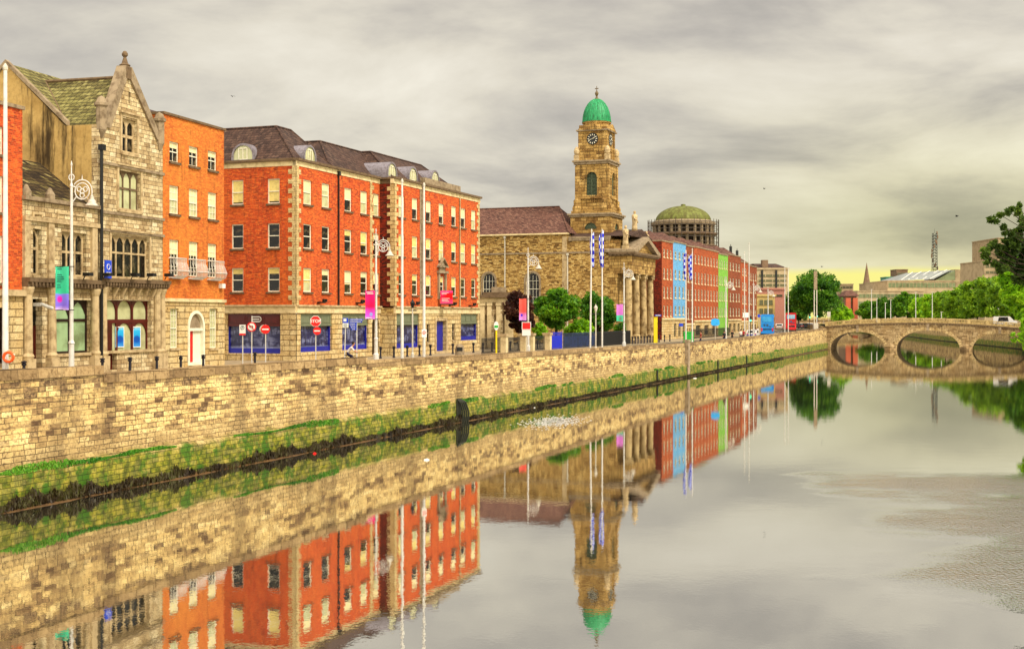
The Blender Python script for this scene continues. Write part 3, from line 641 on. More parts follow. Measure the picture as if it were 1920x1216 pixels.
m = M(); m.cyl((cx,.4,zc2+.02),(cx,yj,zc2+.02),.12,.12,6); m.path([(e0,2.5,SH+.1),(cx,yj,zc2+.05)],.07); m.build('ridge', 'stone_dark', b)
# shopfront of the gabled house
g = tag(thing('shop', None, None), None) if False else None
ya = .3; m = M(); nl = 3; lw = (sf[1]-sf[0])/3
for k in range(nl+1):
    x = sf[0]+k*lw; m.box(max(sf[0],x-.08),min(sf[1],x+.08),ya,ya+.14,.2 if k < 2 else sf[2],sf[3])
tz_ = f.z(240,602); m.box(sf[0],sf[1],ya-.02,ya+.12,tz_-.12,tz_+.12)
for k in range(3):
    for zt in (sf[3], tz_-.12):
        x0 = sf[0]+k*lw+.08; x1 = x0+lw-.16; arc = hole(x0,x1,zt-.8,zt,.75,10)[2:]
        if zt != sf[3] and k == 0: continue
        for (xa,za),(xb,zb_) in zip(arc[:-1],arc[1:]): m.ext([(xa,ya+.02,za),(xb,ya+.02,zb_),(xb,ya+.02,zt+.02),(xa,ya+.02,zt+.02)],[(xa,ya+.1,za),(xb,ya+.1,zb_),(xb,ya+.1,zt+.02),(xa,ya+.1,zt+.02)])
shp = m.build('shop_window', 'maroon', b)
M().add([(sf[0],ya+.11,sf[2]),(sf[1],ya+.11,sf[2]),(sf[1],ya+.11,sf[3]),(sf[0],ya+.11,sf[3])],[(0,1,2,3)]).build('pane', 'cream_glass', shp)
m = M(); m.box(dr[0]+.08,dr[1]-.02,ya+.02,ya+.1,.2,tz_-.1)
for k in range(4):
    for s_ in (0,1): x = dr[0]+.16+s_*.5; m.box(x,x+.4,ya-.01,ya+.02,.45+k*.72,1.0+k*.72)
dd = m.build('door', 'door_maroon', b); M().box(dr[1]-.2,dr[1]-.15,ya-.08,ya,1.2,1.5).build('handle', 'bronze', dd)
for px0,px1 in ((225.5,241),(257.5,272)):
    r = R_(px0,px1,612,651); o = M().box(r[0],r[1],ya+.03,ya+.08,r[2],r[3]).build('poster', 'poster', b); m = M(); ringpoly(m, hole(*r), .05, ya+.01, ya+.03); m.build('poster_frame', 'white_sign', o)
M().box(sf[0]-.1,sf[1]+.1,-.12,.12,sf[2]-.16,sf[2]).build('sill', 'stone', b)
for k,px in enumerate((98,141,178,231,262,295)):      # floodlights on the cornice
    ff = f if px > 180 else rowfr(42); x = ff.s(px); z = ff.z(px,529)+.15; p = ff.pt(x,-.55)
    m = M(); m.cyl((0,0,0),(0,-.15,.28),.03,.03,5); m.box(-.22,.22,-.55,-.1,.22,.42)
    tag(m.build('floodlight', 'black_metal', None, (p[0],p[1],z+ff.z0), ff.rz), ['black floodlight on the bank cornice left of the green banner','black floodlight on the bank cornice just right of the tall lamp','black floodlight nearest the black drainpipe on the bank cornice','black floodlight above the left shop arch of the gabled house','black floodlight above the middle shop arch of the gabled house','black floodlight at the right end of the gabled house cornice'][k], 'floodlight', 'floodlights along the bank cornices')
p = f.pt(-.05,-.12); dp = thing('drainpipe', 'black drainpipe between the low bank front and the gabled stone house', 'drainpipe', (p[0],p[1],f.z0), f.rz)
m = M(); zt = f.z(185,282); m.cyl((0,-.12,0),(0,-.12,zt),.10,.10,8); m.box(-.2,.2,-.3,0,zt,zt+.35); m.build('pipe', 'black_metal', dp)
m = M(); zh = f.z(185,505); m.box(-.34,.34,-.6,-.53,zh-.55,zh+.55); sgn = thing('bank_sign', 'small blue projecting sign hung above the drainpipe', 'sign', (p[0],p[1],f.z0), f.rz); m.build('board', 'blue_sign', sgn)
m = M(); m.box(-.22,.22,-.615,-.6,zh-.28,zh-.18); m.box(-.18,.18,-.615,-.6,zh-.42,zh-.34); m.ring((0,-.605,zh+.15),.16,.02,16); m.build('emblem', 'white_sign', sgn); M().box(-.03,.03,-.53,0,zh+.1,zh+.16).build('bracket', 'black_metal', sgn)

# orange painted brick house with bombe balconies
f = rowfr(305.5); WD = f.s(420); H = f.z(305,213); b = root('painted_brick_house', 'narrow orange brick house with three white bowed balconies and a red door', f)
def R_(p0,p1,yt,yb): return f.rect(p0,p1,yt,yb)
zs1 = f.z(360,560); cols_ = [(317.8,335.5),(354.5,371.8),(390,406.6)]
rows_ = [(f.z(326,303.7),f.z(326,266)), (f.z(326,401),f.z(326,348)), (f.z(326,516),f.z(326,449.5))]
wins = [(f.s(a),f.s(c),z0,z1,k) for a,c in cols_ for k,(z0,z1) in enumerate(rows_)]
m = M(); m.shell([(0,zs1),(WD,zs1),(WD,H),(0,H)], [hole(*w[:4]) for w in wins], 10, .2); m.build('wall', 'brick_painted', b)
for w in wins: win(b, w[:4], nx=2 if w[4] == 0 else 3, ny=1 if w[4] == 0 else 2, sill='stone_dark' if w[4] < 2 else None, blind=[.3,.5,.4][w[4]] , pane='glass' if w[4] != 1 else 'cream_glass')  # top-row blinds stand in for cream reflections on the panes
M().box(-.05,WD+.1,-.12,10,H,H+.16).build('coping', 'stone_dark', b)
gws = [R_(318,333.5,578,652), R_(392,406.6,578,652)]; dz = R_(350.5,381.5,582,690); dr = (dz[0]+.0,dz[1]-.0,.2,dz[3])
m = M(); m.shell([(0,0),(WD,0),(WD,zs1-.22),(0,zs1-.22)], [hole(*w) for w in gws]+[hole(dr[0],dr[1],dr[2],dr[3],(dr[1]-dr[0])/2)], 10, .35); o = m.build('ground_storey', 'rustic', b); o.location = (0,-.05,0)
M().box(-.05,WD+.05,-.18,.1,zs1-.219,zs1).build('string_course', 'stone_pale', b)
for w in gws: win(b, w, nx=3, ny=3, sill='stone', pane='cream_glass')
hw = (dr[1]-dr[0])/2; m = M(); ringpoly(m, hole(dr[0]+.001,dr[1]-.001,dr[2],dr[3],hw-.001,14), .2, -.12, .15)
zl = dr[3]-hw-.1; m.box(dr[0]+.2,dr[1]-.2,-.04,.12,zl-.2,zl); ds = m.build('door_surround', 'white_paint', b)
m = M(); k = hole(dr[0]+.15,dr[1]-.15,zl,dr[3]-.15,hw-.2,14); m.add([(a,.12,c) for a,c in k],[list(range(len(k)))]); m.build('fanlight', 'stone_grey', ds)
M().box(dr[0]+.2,dr[0]+.2+.02,.1,.3,.2,zl-.2).build('jamb', 'white_paint', ds)
dd = M().box(dr[0]+.45,dr[0]+1.05,.16,.22,.2,zl-.2).build('door', 'door_red', b); M().box(dr[0]+.5,dr[0]+.56,.1,.16,1.1,1.2).build('handle', 'bronze', dd)
M().box(dr[0]+1.05,dr[1]-.2,.14,.2,.2,zl-.2).build('door_panel', 'white_paint', b)
M().box(dr[0]-.1,dr[1]+.1,-.5,.3,0,.19).build('step', 'stone', b)
bz0 = f.z(335,521); bz1 = f.z(335,485)
for a,c in cols_:
    x0, x1 = f.s(a)-.10, f.s(c)+.14; h = bz1-bz0; prof = [(-.28,0),(-.62,.10*h),(-.74,.35*h),(-.60,.62*h),(-.48,.8*h),(-.52,h)]
    bl = thing('x', None, None) if False else None
    m = M(); N = 11
    for k in range(N+1):
        x = x0+(x1-x0)*k/N; m.path([(x,y_,bz0+z_) for y_,z_ in prof], .017, 4)
    for x in (x0,x1):
        for q in (.33,.66): m.path([(x+(.12 if x == x0 else -.12)*0,y_*q,bz0+z_) for y_,z_ in prof], .017, 4)
    bo = m.build('balcony', 'white_metal', b)
    m = M()
    for zz,yy in ((0,-.28),(.35*h,-.745),(h,-.52)): m.path([(x0,-.0,bz0+zz),(x0,yy,bz0+zz),(x1,yy,bz0+zz),(x1,0,bz0+zz)], .03 if zz else .04, 5)
    m.build('rail', 'white_metal', bo)
    M().box(x0,x1,-.3,0,bz0-.06,bz0-.01).build('floor_slab', 'white_metal', bo)
m = M(); x = f.s(413); z = f.z(413,536); m.box(x-.22,x+.22,-.3,0,z-.16,z+.16); m.build('alarm_box', 'white_sign', b)
m = M(); m.add([(0,.4,H),(WD,.4,H),(WD,5,H+1.5),(0,5,H+1.5),(0,9.9,H),(WD,9.9,H)],[(0,1,2,3),(3,2,5,4),(0,3,4),(1,5,2)]); m.build('roof', 'slate', b)

# ------------------------------------------------------------------ the big corner block (two bodies)
db = (.3408,.9401); nb = (-.9401,.3408)
B2A = (-11.0,119.9); CB = (-17.8,105.6)
ZT = 20.55; zst = street(CB)+.1
f1 = Fr(CB, db, zst); L1 = 18.0
fl = Fr((CB[0]+10*nb[0], CB[1]+10*nb[1]), (-nb[0],-nb[1]), zst)
rowz = [(9.56,11.57),(13.19,15.24),(16.88,18.95)]; rowz = [(a-zst,c-zst) for a,c in rowz]
zb0, zb1, zbr = 7.8-zst, 8.45-zst, 19.95-zst
b = root('corner_block', 'big red brick corner block with cream quoins, dormers and blue shuttered shops', f1)
LL = 10.0
# right-hand face (frame f1)
colsR = [(569,580),(603.5,615),(646,656.5),(676,685.5),(699.5,705.5)]
wR = [(f1.s(a),f1.s(a)+1.42 if a < 690 else f1.s(a)+1.3,z0,z1,k,i) for i,(a,c) in enumerate(colsR) for k,(z0,z1) in enumerate(rowz)]
L1 = f1.s(712)+.05
m = M(); m.wall([(0,zb1),(L1,zb1),(L1,zbr),(0,zbr)], [hole(*w[:4]) for w in wR], 0, .2)
m.add([(L1,0,zb1),(L1,14,zb1),(L1,14,zbr),(L1,0,zbr),(0,14,zb1),(0,14,zbr)],[(0,1,2,3),(1,4,5,2)]); m.build('wall', 'brick', b)
blr = random.Random(5)
for w in wR: win(b, w[:4], blind=blr.choice([.52,.5,.3]) if w[4] == 2 else blr.choice([.5,.25,.0,.0,.6]), bl='blind' if w[4] == 2 else blr.choice(['blind','blind_warm']), pane=blr.choice(['glass','glass','cream_glass']) if w[4] < 2 else blr.choice(['cream_glass','glass']), ft=.09)
# left face, carried by an empty frame turned to it: its meshes are built in that frame and parented with an offset
a_in = math.pi/2  # rotation from f1's x axis to fl's: outward faces
def L(px): return fl.s(px)
lm = lambda o: (setattr(o, 'location', (o.location[0], o.location[1], o.location[2])), o)[1]
class Sub:   # places part meshes of a second facade under the same root
    def __init__(s, root, fr_root, fr): 
        dx = fr.A[0]-fr_root.A[0]; dy = fr.A[1]-fr_root.A[1]
        s.loc = (dx*fr_root.d[0]+dy*fr_root.d[1], dx*fr_root.n[0]+dy*fr_root.n[1], fr.z0-fr_root.z0); s.rz = fr.rz-fr_root.rz; s.root = root
    def part(s, m, name, mat): return m.build(name, mat, s.root, s.loc, s.rz)
    def win(s, r, **k):
        o = win(s.root, r, **k); c, q = math.cos(s.rz), math.sin(s.rz); x,y,z = o.location
        o.location = (s.loc[0]+c*x-q*y, s.loc[1]+q*x+c*y, s.loc[2]+z); o.rotation_euler[2] = s.rz; return o
SL = Sub(b, f1, fl)
wL = [(L(a),L(a)+1.14,z0,z1,k) for a,c in ((434,459.5),(501.5,527.5)) for k,(z0,z1) in enumerate(rowz)]
m = M(); m.wall([(0,zb1),(LL,zb1),(LL,zbr),(0,zbr)], [hole(*w[:4]) for w in wL], 0, .2); SL.part(m, 'wall', 'brick')
for w in wL: SL.win(w[:4], pane='glass', ft=.09, blind=[.25,.0,.9][w[4]], bl='blind_warm')
def crown_band(part, L_, ext0=0.0, ext1=0.0):
    m = M(); m.box(-ext0,L_+ext1,-.06,.3,zbr+.001,zbr+.42); part(m, 'frieze', 'stone_pale')
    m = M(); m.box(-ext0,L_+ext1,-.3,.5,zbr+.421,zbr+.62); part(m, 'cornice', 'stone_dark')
pb_ = lambda m,n_,mt: m.build(n_, mt, b)
crown_band(pb_, L1-.02, .06, 0); crown_band(SL.part, LL, 0, -.0)
def quoins(part, x, sgn, z0, z1, mat='quoin_stone', y=-.05):
    m = M(); z = z0; k = 0
    while z < z1-.05:
        wdt = .78 if k%2 else .42; h = min(.40, z1-z)
        m.box(min(x,x+sgn*wdt), max(x,x+sgn*wdt), y, .0+.02, z+.008, z+h-.008); z += .40; k += 1
    part(m, 'quoin', mat)
quoins(pb_, -.05, 1, zb1+.02, zbr); quoins(SL.part, LL+.05, -1, zb1+.02, zbr)
quoins(pb_, f1.s(693.5), 1, zb1+.02, zbr)
m = M(); x = f1.s(633); m.cyl((x,-.12,zb1),(x,-.12,zbr+.3),.08,.08,6); m.box(x-.16,x+.16,-.26,-.02,zbr-.1,zbr+.3); m.build('downpipe', 'black_metal', b)
# ground storey: piers, fascias, shutters
def shops(part, fr, Lt, openings, arch=None):
    """openings: (x0,x1,fascia colour, sill)"""
    m = M(); hs = [hole(x0,x1,zsill,zb0-.06) for x0,x1,_,zsill in openings]+([arch] if arch else [])
    m.wall([(0,0),(Lt,0),(Lt,zb0),(0,zb0)], hs, -.04, .55); part(m, 'ground_storey', 'rustic')
    m = M(); m.box(0,Lt,-.10,.1,zb0+.001,zb1-.12); part(m, 'band', 'stone_pale')
    m = M(); m.box(0,Lt,-.26,.1,zb1-.119,zb1+.03); part(m, 'cornice', 'stone')
    for x0,x1,fc,zsill in openings:
        zf = zb0-.98; mat,frm = ('maroon','maroon') if fc == 'm' else ('panel_green','frame_green')
        m = M(); m.box(x0,x1,.10,.3,zf,zb0-.06)
        n_ = 3
        for k in range(n_): xa = x0+.12+k*(x1-x0-.12)/n_; xb = xa+(x1-x0-.12)/n_-.14; ringpoly(m, hole(xa,xb,zf+.14,zb0-.2), .05, .06, .1)
        m.box(x0,x1,.02,.3,zf-.12,zf-.001); fa = part(m, 'fascia', mat)
        m = M(); m.add([(x0,.3,zsill),(x1,.3,zsill),(x1,.3,zf-.12),(x0,.3,zf-.12)],[(0,1,2,3)]); part(m, 'shutter', 'shutter_mesh')
        m = M(); m.box(x0,x1,.2,.29,zsill,zsill+.42)
        for x in (x0,x1-.1): m.box(x,x+.1,.16,.29,zsill,zf-.12)
        part(m, 'shutter_rail', 'shutter_blue' )
s_ = [(L(426.5),L(526),'m',.62)]
shops(SL.part, fl, LL, s_)
m = M(); x = L(471); z = zb0-.52; m.box(x-.0,x+.1,.04,.06,z-.28,z+.28)     # the white sign on the maroon fascia: bars and a bow
for k in (-.2,0,.2): m.box(x+.1,x+.75,.04,.06,z+k-.04,z+k+.04)
m.ring((x+.72,.05,z),.2,.035,10,'y',5,-math.pi/2,math.pi/2); SL.part(m, 'emblem', 'white_sign')
xr = lambda p: f1.s(p)
shops(pb_, f1, L1, [(xr(563),xr(622),'g',.72),(xr(641),xr(690),'g',.70)], hole(xr(697),xr(710),.1,zb0-.3,.8))
m = M(); m.add([(xr(697)-.1,.5,0),(xr(710)+.1,.5,0),(xr(710)+.1,.5,zb0),(xr(697)-.1,.5,zb0)],[(0,1,2,3)]); m.build('archway_back', 'timber_dark', b)
# mansard roof with barrel dormers
def mansard(part, pts, zb_, zt_, inset_, mat='slate'):
    """pts: plan polygon (ccw) in local coordinates; inset_: top polygon"""
    m = M(); n = len(pts); m.add([(x,y,zb_) for x,y in pts]+[(x,y,zt_) for x,y in inset_], [(i,(i+1)%n,n+(i+1)%n,n+i) for i in range(n)]+[list(range(n,2*n))]); part(m, 'roof', mat)
    m = M()
    for i in range(n): m.path([(*pts[i],zb_+.02),(*inset_[i],zt_+.02)], .09, 5); m.path([(*inset_[i],zt_+.02),(*inset_[(i+1)%n],zt_+.02)], .09, 5)
    part(m, 'ridge', 'slate')
def dormer(part, x, w_, h_, z0, y0, yb_):
    """barrel dormer: lead vault, cream half-round window"""
    m = M(); N = 12; r = w_/2; o = []; q = []
    for k in range(N+1):
        t = math.pi*k/N; o.append((x+r*math.cos(t), z0+h_*.28+h_*.72*math.sin(t))); 
    o = [(x+r,z0)]+o+[(x-r,z0)]; i_ = inset(o, .17)
    for k in range(len(o)-1):
        a,c = o[k],o[k+1]; m.add([(a[0],y0,a[1]),(c[0],y0,c[1]),(c[0],yb_,c[1]),(a[0],yb_,a[1])],[(0,1,2,3)])
    ringpoly(m, o, .17, y0-.06, y0+.05); d = part(m, 'dormer', 'lead')
    m = M(); m.add([(a,y0+.04,c) for a,c in i_],[list(range(len(i_)))]); p = m.build('pane', 'cream_glass', d)
    m = M(); zb_2 = z0+.16
    m.box(x-r*.36,x+r*.36,y0-.03,y0+.02,zb_2,zb_2+.06)
    for s__ in (-.36,0,.36): m.box(x+s__*r-.03,x+s__*r+.03,y0-.03,y0+.02,zb_2,z0+h_*.74)
    m.box(x-r*.36,x+r*.36,y0-.03,y0+.02,z0+h_*.7,z0+h_*.75); m.build('glazing_bars', 'white_paint', d); return d
zc1 = zbr+.62
Y0 = fl.pt(LL)[1]; zt1 = zat(244.5, 111.5)-zst
xe = f1.s(633); 
mansard(pb_, [(.25,.25),(xe,.25),(xe,16),(.25,16)], zc1-.1, zt1, [(2.6,3.4),(xe-2.2,3.4),(xe-2.2,14),(2.6,14)])
def ldorm(m, n_, mt): return SL.part(m, n_, mt)
dormer(ldorm, L(451.5), 2.2, 1.55, zc1-.05, .35, 3.6)
dormer(pb_, f1.s(588), 2.1, 1.5, zc1-.05, .35, 3.4)
# block two
f2 = Fr(B2A, db, zst-.12); L2 = f2.s(898.5); b2 = root('brick_office_block', 'long red brick block with three arched lead dormers and a blue roller door', f2)
dzz = .12; rowz2 = [(a+dzz,c+dzz) for a,c in rowz]; zb0 += dzz; zb1 += dzz; zbr += dzz
cols2 = [753,778,803.5,827.6,851,868.6,888]; ww = 1.35
w2_ = [(f2.s(c)-ww/2,f2.s(c)+ww/2,z0,z1,k,i) for i,c in enumerate(cols2) for k,(z0,z1) in enumerate(rowz2)]
m = M(); m.shell([(0,zb1),(L2,zb1),(L2,zbr),(0,zbr)], [hole(*w[:4]) for w in w2_], 14, .2); m.build('wall', 'brick', b2)
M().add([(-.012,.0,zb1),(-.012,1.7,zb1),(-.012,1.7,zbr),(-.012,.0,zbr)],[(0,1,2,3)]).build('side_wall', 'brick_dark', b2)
for w in w2_: win(b2, w[:4], blind=blr.choice([.55,.5,.62]) if w[4] else blr.choice([.5,.3,.1]), bl='blind' if w[4] == 2 else 'blind_warm', pane='glass' if w[4] == 0 else blr.choice(['cream_glass','glass']), ft=.09)
p2 = lambda m,n_,mt: m.build(n_, mt, b2)
quoins(p2, -.06, 1, zb1+.02, zbr); 
m = M(); z = zb1+.02; k = 0
while z < zbr-.05: m.box(-.06-.0,.0,.03,.75 if k%2 else .42,z+.008,min(z+.392,zbr)); z += .4; k += 1
m.build('quoin', 'quoin_stone', b2); quoins(p2, L2+.04, -1, zb1+.02, zbr)
crown_band(p2, L2, .3, .2); zc2_ = zbr+.62
m = M(); m.box(-.3,0,.501,1.8,zbr+.421,zbr+.62); m.box(-.06,0,.301,1.8,zbr,zbr+.42); m.build('cornice', 'stone_dark', b2)
M().box(f2.s(795),f2.s(862),-.1,.4,zc2_+.001,zc2_+.62).build('parapet', 'stone_grey', b2)
for px,mt in ((790.5,'stone_grey'),(861,'stone')):
    x = f2.s(px); m = M(); m.cyl((x,-.1,zb1),(x,-.1,zbr+.5),.11 if px < 800 else .07,None,6); 
    if px < 800: m.box(x-.45,x+.1,-.04,0,zb1,zbr)
    m.build('downpipe', mt, b2)
o1 = [(f2.s(743),f2.s(785.5),'g',.8),(f2.s(863.5),f2.s(895),'g',1.25)]
rd = (f2.s(816.5),f2.s(835),.12,f2.z(826,602)); nw = [(f2.s(799.5),f2.s(806),1.2,f2.z(803,607)),(f2.s(847),f2.s(853),1.3,f2.z(850,606))]
m = M(); m.wall([(0,0),(L2,0),(L2,zb0),(0,zb0)], [hole(x0,x1,zl_,zb0-.06) for x0,x1,_,zl_ in o1]+[hole(*rd)]+[hole(*w) for w in nw], -.04, .4)
m.add([(0,0,0),(0,2,0),(0,2,zb0),(0,0,zb0),(L2,0,0),(L2,14,0),(L2,14,zb0),(L2,0,zb0)],[(0,1,2,3),(4,5,6,7)]); m.build('ground_storey', 'rustic', b2)
M().box(0,L2+.05,-.10,.1,zb0+.001,zb1-.12).build('band', 'stone_pale', b2); M().box(0,L2+.1,-.26,.1,zb1-.119,zb1+.03).build('cornice', 'stone', b2)
for x0,x1,fc,zsill in o1:
    zf = zb0-.98; m = M(); m.box(x0,x1,.10,.3,zf,zb0-.06)
    for k in range(3): xa = x0+.1+k*(x1-x0-.1)/3; xb = xa+(x1-x0-.1)/3-.12; ringpoly(m, hole(xa,xb,zf+.14,zb0-.2), .05, .06, .1)
    m.box(x0,x1,.02,.3,zf-.12,zf-.001); m.build('fascia', 'panel_green', b2)
    M().add([(x0,.3,zsill),(x1,.3,zsill),(x1,.3,zf-.12),(x0,.3,zf-.12)],[(0,1,2,3)]).build('shutter', 'shutter_mesh', b2)
    m = M(); m.box(x0,x1,.2,.29,zsill,zsill+.42)
    for x in (x0,x1-.1): m.box(x,x+.1,.16,.29,zsill,zf-.12)
    m.build('shutter_rail', 'shutter_blue', b2)
m = M(); m.box(rd[0],rd[1],.3,.34,.12,rd[3])
for k in range(int((rd[3]-.2)/.22)): m.box(rd[0]+.03,rd[1]-.03,.27,.3,.16+k*.22,.16+k*.22+.17)
m.build('roller_door', 'shutter_blue', b2)
for w in nw: win(b2, w, frame='stone_grey', sill='stone', ft=.1)
m = M(); ringpoly(m, [(rd[0]-.3,0),(rd[1]+.3,0),(rd[1]+.3,rd[3]+.35),(rd[0]-.3,rd[3]+.35)], .3, -.14, -.05); m.build('door_surround', 'stone', b2)
i = 3; x = f2.s(827.6); z0,z1 = rowz2[0]; m = M()                    # pedimented window surround
for s__ in (-1,1): m.box(x+s__*(ww/2+.2)-.16,x+s__*(ww/2+.2)+.16,-.18,0,z0-.3,z1+.3)
m.box(x-1.2,x+1.2,-.3,0,z1+.3,z1+.55); m.box(x-.75,x+.75,-.12,0,z1+.55,z1+.9); ringpoly(m, [(x-1.25,z1+.9),(x+1.25,z1+.9),(x,z1+1.9)], .16, -.35, 0); m.xz([(x-1.1,z1+.9),(x+1.1,z1+.9),(x,z1+1.75)], -.12, 0); m.build('window_pediment', 'stone_grey', b2)
mansard(p2, [(.25,.25),(L2-4.2,.25),(L2-4.2,18),(-9,18),(-9,1.9),(.25,1.9)], zc2_-.1, zat(289,125)-f2.z0, [(2.2,3.6),(L2-7.5,3.6),(L2-7.5,16),(-6,16),(-6,4.6),(2.2,4.6)])
for px in (746,785,826): dormer(p2, f2.s(px), 2.1, 1.55, zc2_-.05+(.3 if px > 800 else .1 if px > 760 else 0), .6, 3.6)
zb0 -= dzz; zb1 -= dzz; zbr -= dzz
for k,(ff,px,yy) in enumerate(((f1,597,567),(f1,669,568),(f2,773,571),(f2,843,572),(f2,880,573))):
    x = ff.s(px); z = ff.z(px,yy); p = ff.pt(x,-.3); m = M(); m.box(-.3,.3,-.25,.25,0,.12); m.box(-.25,-.05,-.4,-.2,.1,.35); m.box(.1,.3,-.4,-.2,.1,.35)
    tag(m.build('floodlight', 'black_metal', None, (p[0],p[1],z+ff.z0-.05), ff.rz), ['black twin floodlight on the ledge over the first blue shutter right of the corner','black twin floodlight on the ledge near the pink banner','black twin floodlight on the ledge between the two tall poles','black twin floodlight on the ledge right of the square pink banner','black twin floodlight on the ledge at the right end of the brick block'][k], 'floodlight', 'floodlights on the brick block ledge')
x = f2.s(822); z = f2.z(822,569); p = f2.pt(x,-.9); bn = thing('square_banner', 'square bright pink banner hung out above the blue roller door', 'banner', (p[0],p[1],f2.z0+z), 0)
m = M(); m.box(-.62,.62,-.02,.02,0,1.3); m.build('cloth', 'banner_square', bn)
m = M()
for k,zz in enumerate((1.08,.95,.5,.36,.22)): m.box(-.5,-.5+[.7,.5,.8,.6,.75][k],-.03,-.021,zz,zz+.04)
m.build('lettering', 'white_sign', bn); M().box(-.66,.66,-.06,.9,-.12,-.02).build('bracket', 'black_metal', bn)
# ------------------------------------------------------------------ the church: local x runs inland from the quay (away), y towards the far end of the quay
uc = (.3553,.9347); inl = (-.9347,.3553)
PC = (17.08,183.0); zg = street(PC)+.12
side = Fr((PC[0]+inl[0]*46, PC[1]+inl[1]*46), (-inl[0],-inl[1]), zg)      # west wall seen frontally; right end is the quay corner
front = Fr(PC, uc, zg)                                                       # portico front
ch = thing('church', 'old stone church with clock tower under green copper dome and columned portico', 'church', (side.A[0],side.A[1],zg), side.rz)
LS = 46.0; FW = 13.4
def S(px): return side.s(px)
ez = side.z(985,441); e2 = side.z(1100,447); zst1 = side.z(985,475); xj = S(1063)
aw = []
for a,c,yt,yb in ((905,928,511,572),(986,1011,511,572)): aw.append((S(a),S(c),side.z(995,yb),side.z(995,yt)))
step = aw[1][0]-aw[0][0]; k = 1
while aw[0][0]-step*k > 2: a = aw[0]; aw.append((a[0]-step*k,a[1]-step*k,a[2],a[3])); k += 1
xe = S(1143)
m = M(); m.shell([(0,0),(xj,0),(xj,ez),(0,ez)], [hole(*r,(r[1]-r[0])/2) for r in aw], FW, .35); m.build('nave_wall', 'rubble', ch)
for r in aw: win(ch, r, frame='white_paint', pane='glass_church' if 'glass_church' in MT else 'glass', rise=(r[1]-r[0])/2, nx=4, ny=2, sill='stone', ft=.08, bar=.04, y=.2)
for r in aw:
    m = M(); ringpoly(m, hole(r[0]-.28,r[1]+.28,r[2]-.1,r[3]+.28,(r[1]-r[0])/2+.28), .28, -.06, .02); m.build('window_surround', 'stone_grey', ch)
m = M(); m.shell([(xj+.003,0),(xe,0),(xe,e2),(xj+.003,e2)], [], FW, .1); m.build('west_bay_wall', 'rubble', ch)
m = M(); m.box(0,xj,-.12,0,zst1-.12,zst1+.12); m.box(xj+.01,xe,-.12,0,zst1-.12,zst1+.12); m.build('string_course', 'stone_grey', ch)
m = M(); m.box(xj-.7,xj-.0,-.08,0,0,ez-.3); m.build('quoin', 'stone', ch)
m = M(); m.box(0,xj+.3,-.45,.2,ez,ez+.22); m.build('gutter', 'stone_pale', ch); m = M(); m.box(xj+.31,xe+.1,-.25,.3,e2,e2+.3); m.box(xj+.31,xe+.1,-.2,-.0,e2-.3,e2); m.build('cornice', 'stone_grey', ch)
for px in (947.5,1065): x = S(px); m = M(); m.cyl((x,-.2,.3),(x,-.2,(ez if px < 1000 else zst1)-.1),.09,None,6); m.box(x-.15,x+.15,-.35,-.02,(ez if px < 1000 else zst1)-.4,(ez if px < 1000 else zst1)-.1); m.build('downpipe', 'pole_grey', ch)
rz_ = C-(393-YH)*199/F-zg; xh = S(1021)
m = M(); m.add([(-.0,-.4,ez+.2),(xj+.4,-.4,ez+.2),(xh,FW/2,rz_),(0,FW/2,rz_),(0,FW+.4,ez+.2),(xj+.4,FW+.4,ez+.2)],[(0,1,2,3),(3,2,5,4),(1,5,2),(0,3,4)]); m.build('roof', 'church_slate', ch)
m = M(); m.path([(0,FW/2,rz_+.05),(xh,FW/2,rz_+.05),(xj+.4,-.4,ez+.27)],.12,5); m.build('ridge', 'church_slate', ch)
m = M(); m.add([(xj+.2,.3,e2+.3),(xe+3,.3,e2+.3),(xe+3,FW/2,e2+1.6),(xj+.2,FW/2,e2+1.6),(xj+.2,FW-.3,e2+.3),(xe+3,FW-.3,e2+.3)],[(0,1,2,3),(3,2,5,4),(0,3,4),(1,5,2)]); m.build('roof', 'slate', ch)
# tower (square in plan)
TX1 = S(1150) ; a = 6.15; 
def tw(px, Y=192.0): return (px-960)/F*Y
def tz2(py, Y=191.0): return C-(py-YH)*Y/F-zg
tcx = LS-7.3; tcy = 6.9
def sq(m, h, z0, z1): m.box(tcx-h,tcx+h,tcy-h,tcy+h,z0,z1)
zs0, zs1_, zs2, zs3, zs4, zs5 = tz2(446), tz2(403), tz2(304), tz2(245), tz2(228), tz2(183)
h1, h2, h3 = 3.12, 2.5, 2.12
def towerstage(name, h, z0, z1, holes, mat='tower_stone', rev=.3):
    m = M()
    for q in range(4):
        k = M(); k.wall([(-h,z0),(h,z0),(h,z1),(-h,z1)], holes, -h, rev); c_,s_ = [(1,0),(0,1),(-1,0),(0,-1)][q]
        m.add([(tcx+x*c_-y*s_, tcy+x*s_+y*c_, z) for x,y,z in k.v], k.f)
    m.add([(tcx-h,tcy-h,z1),(tcx+h,tcy-h,z1),(tcx+h,tcy+h,z1),(tcx-h,tcy+h,z1)],[(0,1,2,3)]); return m.build(name, mat, ch)
low_w = (-.95,.95,tz2(445)+.4,tz2(419)); bel = (-.83,.83,tz2(370),tz2(324))
towerstage('tower_stage', h1, 8, zs1_, [hole(low_w[0],low_w[1],tz2(431),low_w[3],.94)])
towerstage('tower_stage', h2, zs1_, zs2, [hole(*bel,.83)])
towerstage('tower_stage', h3, zs2, zs3+.3, [])
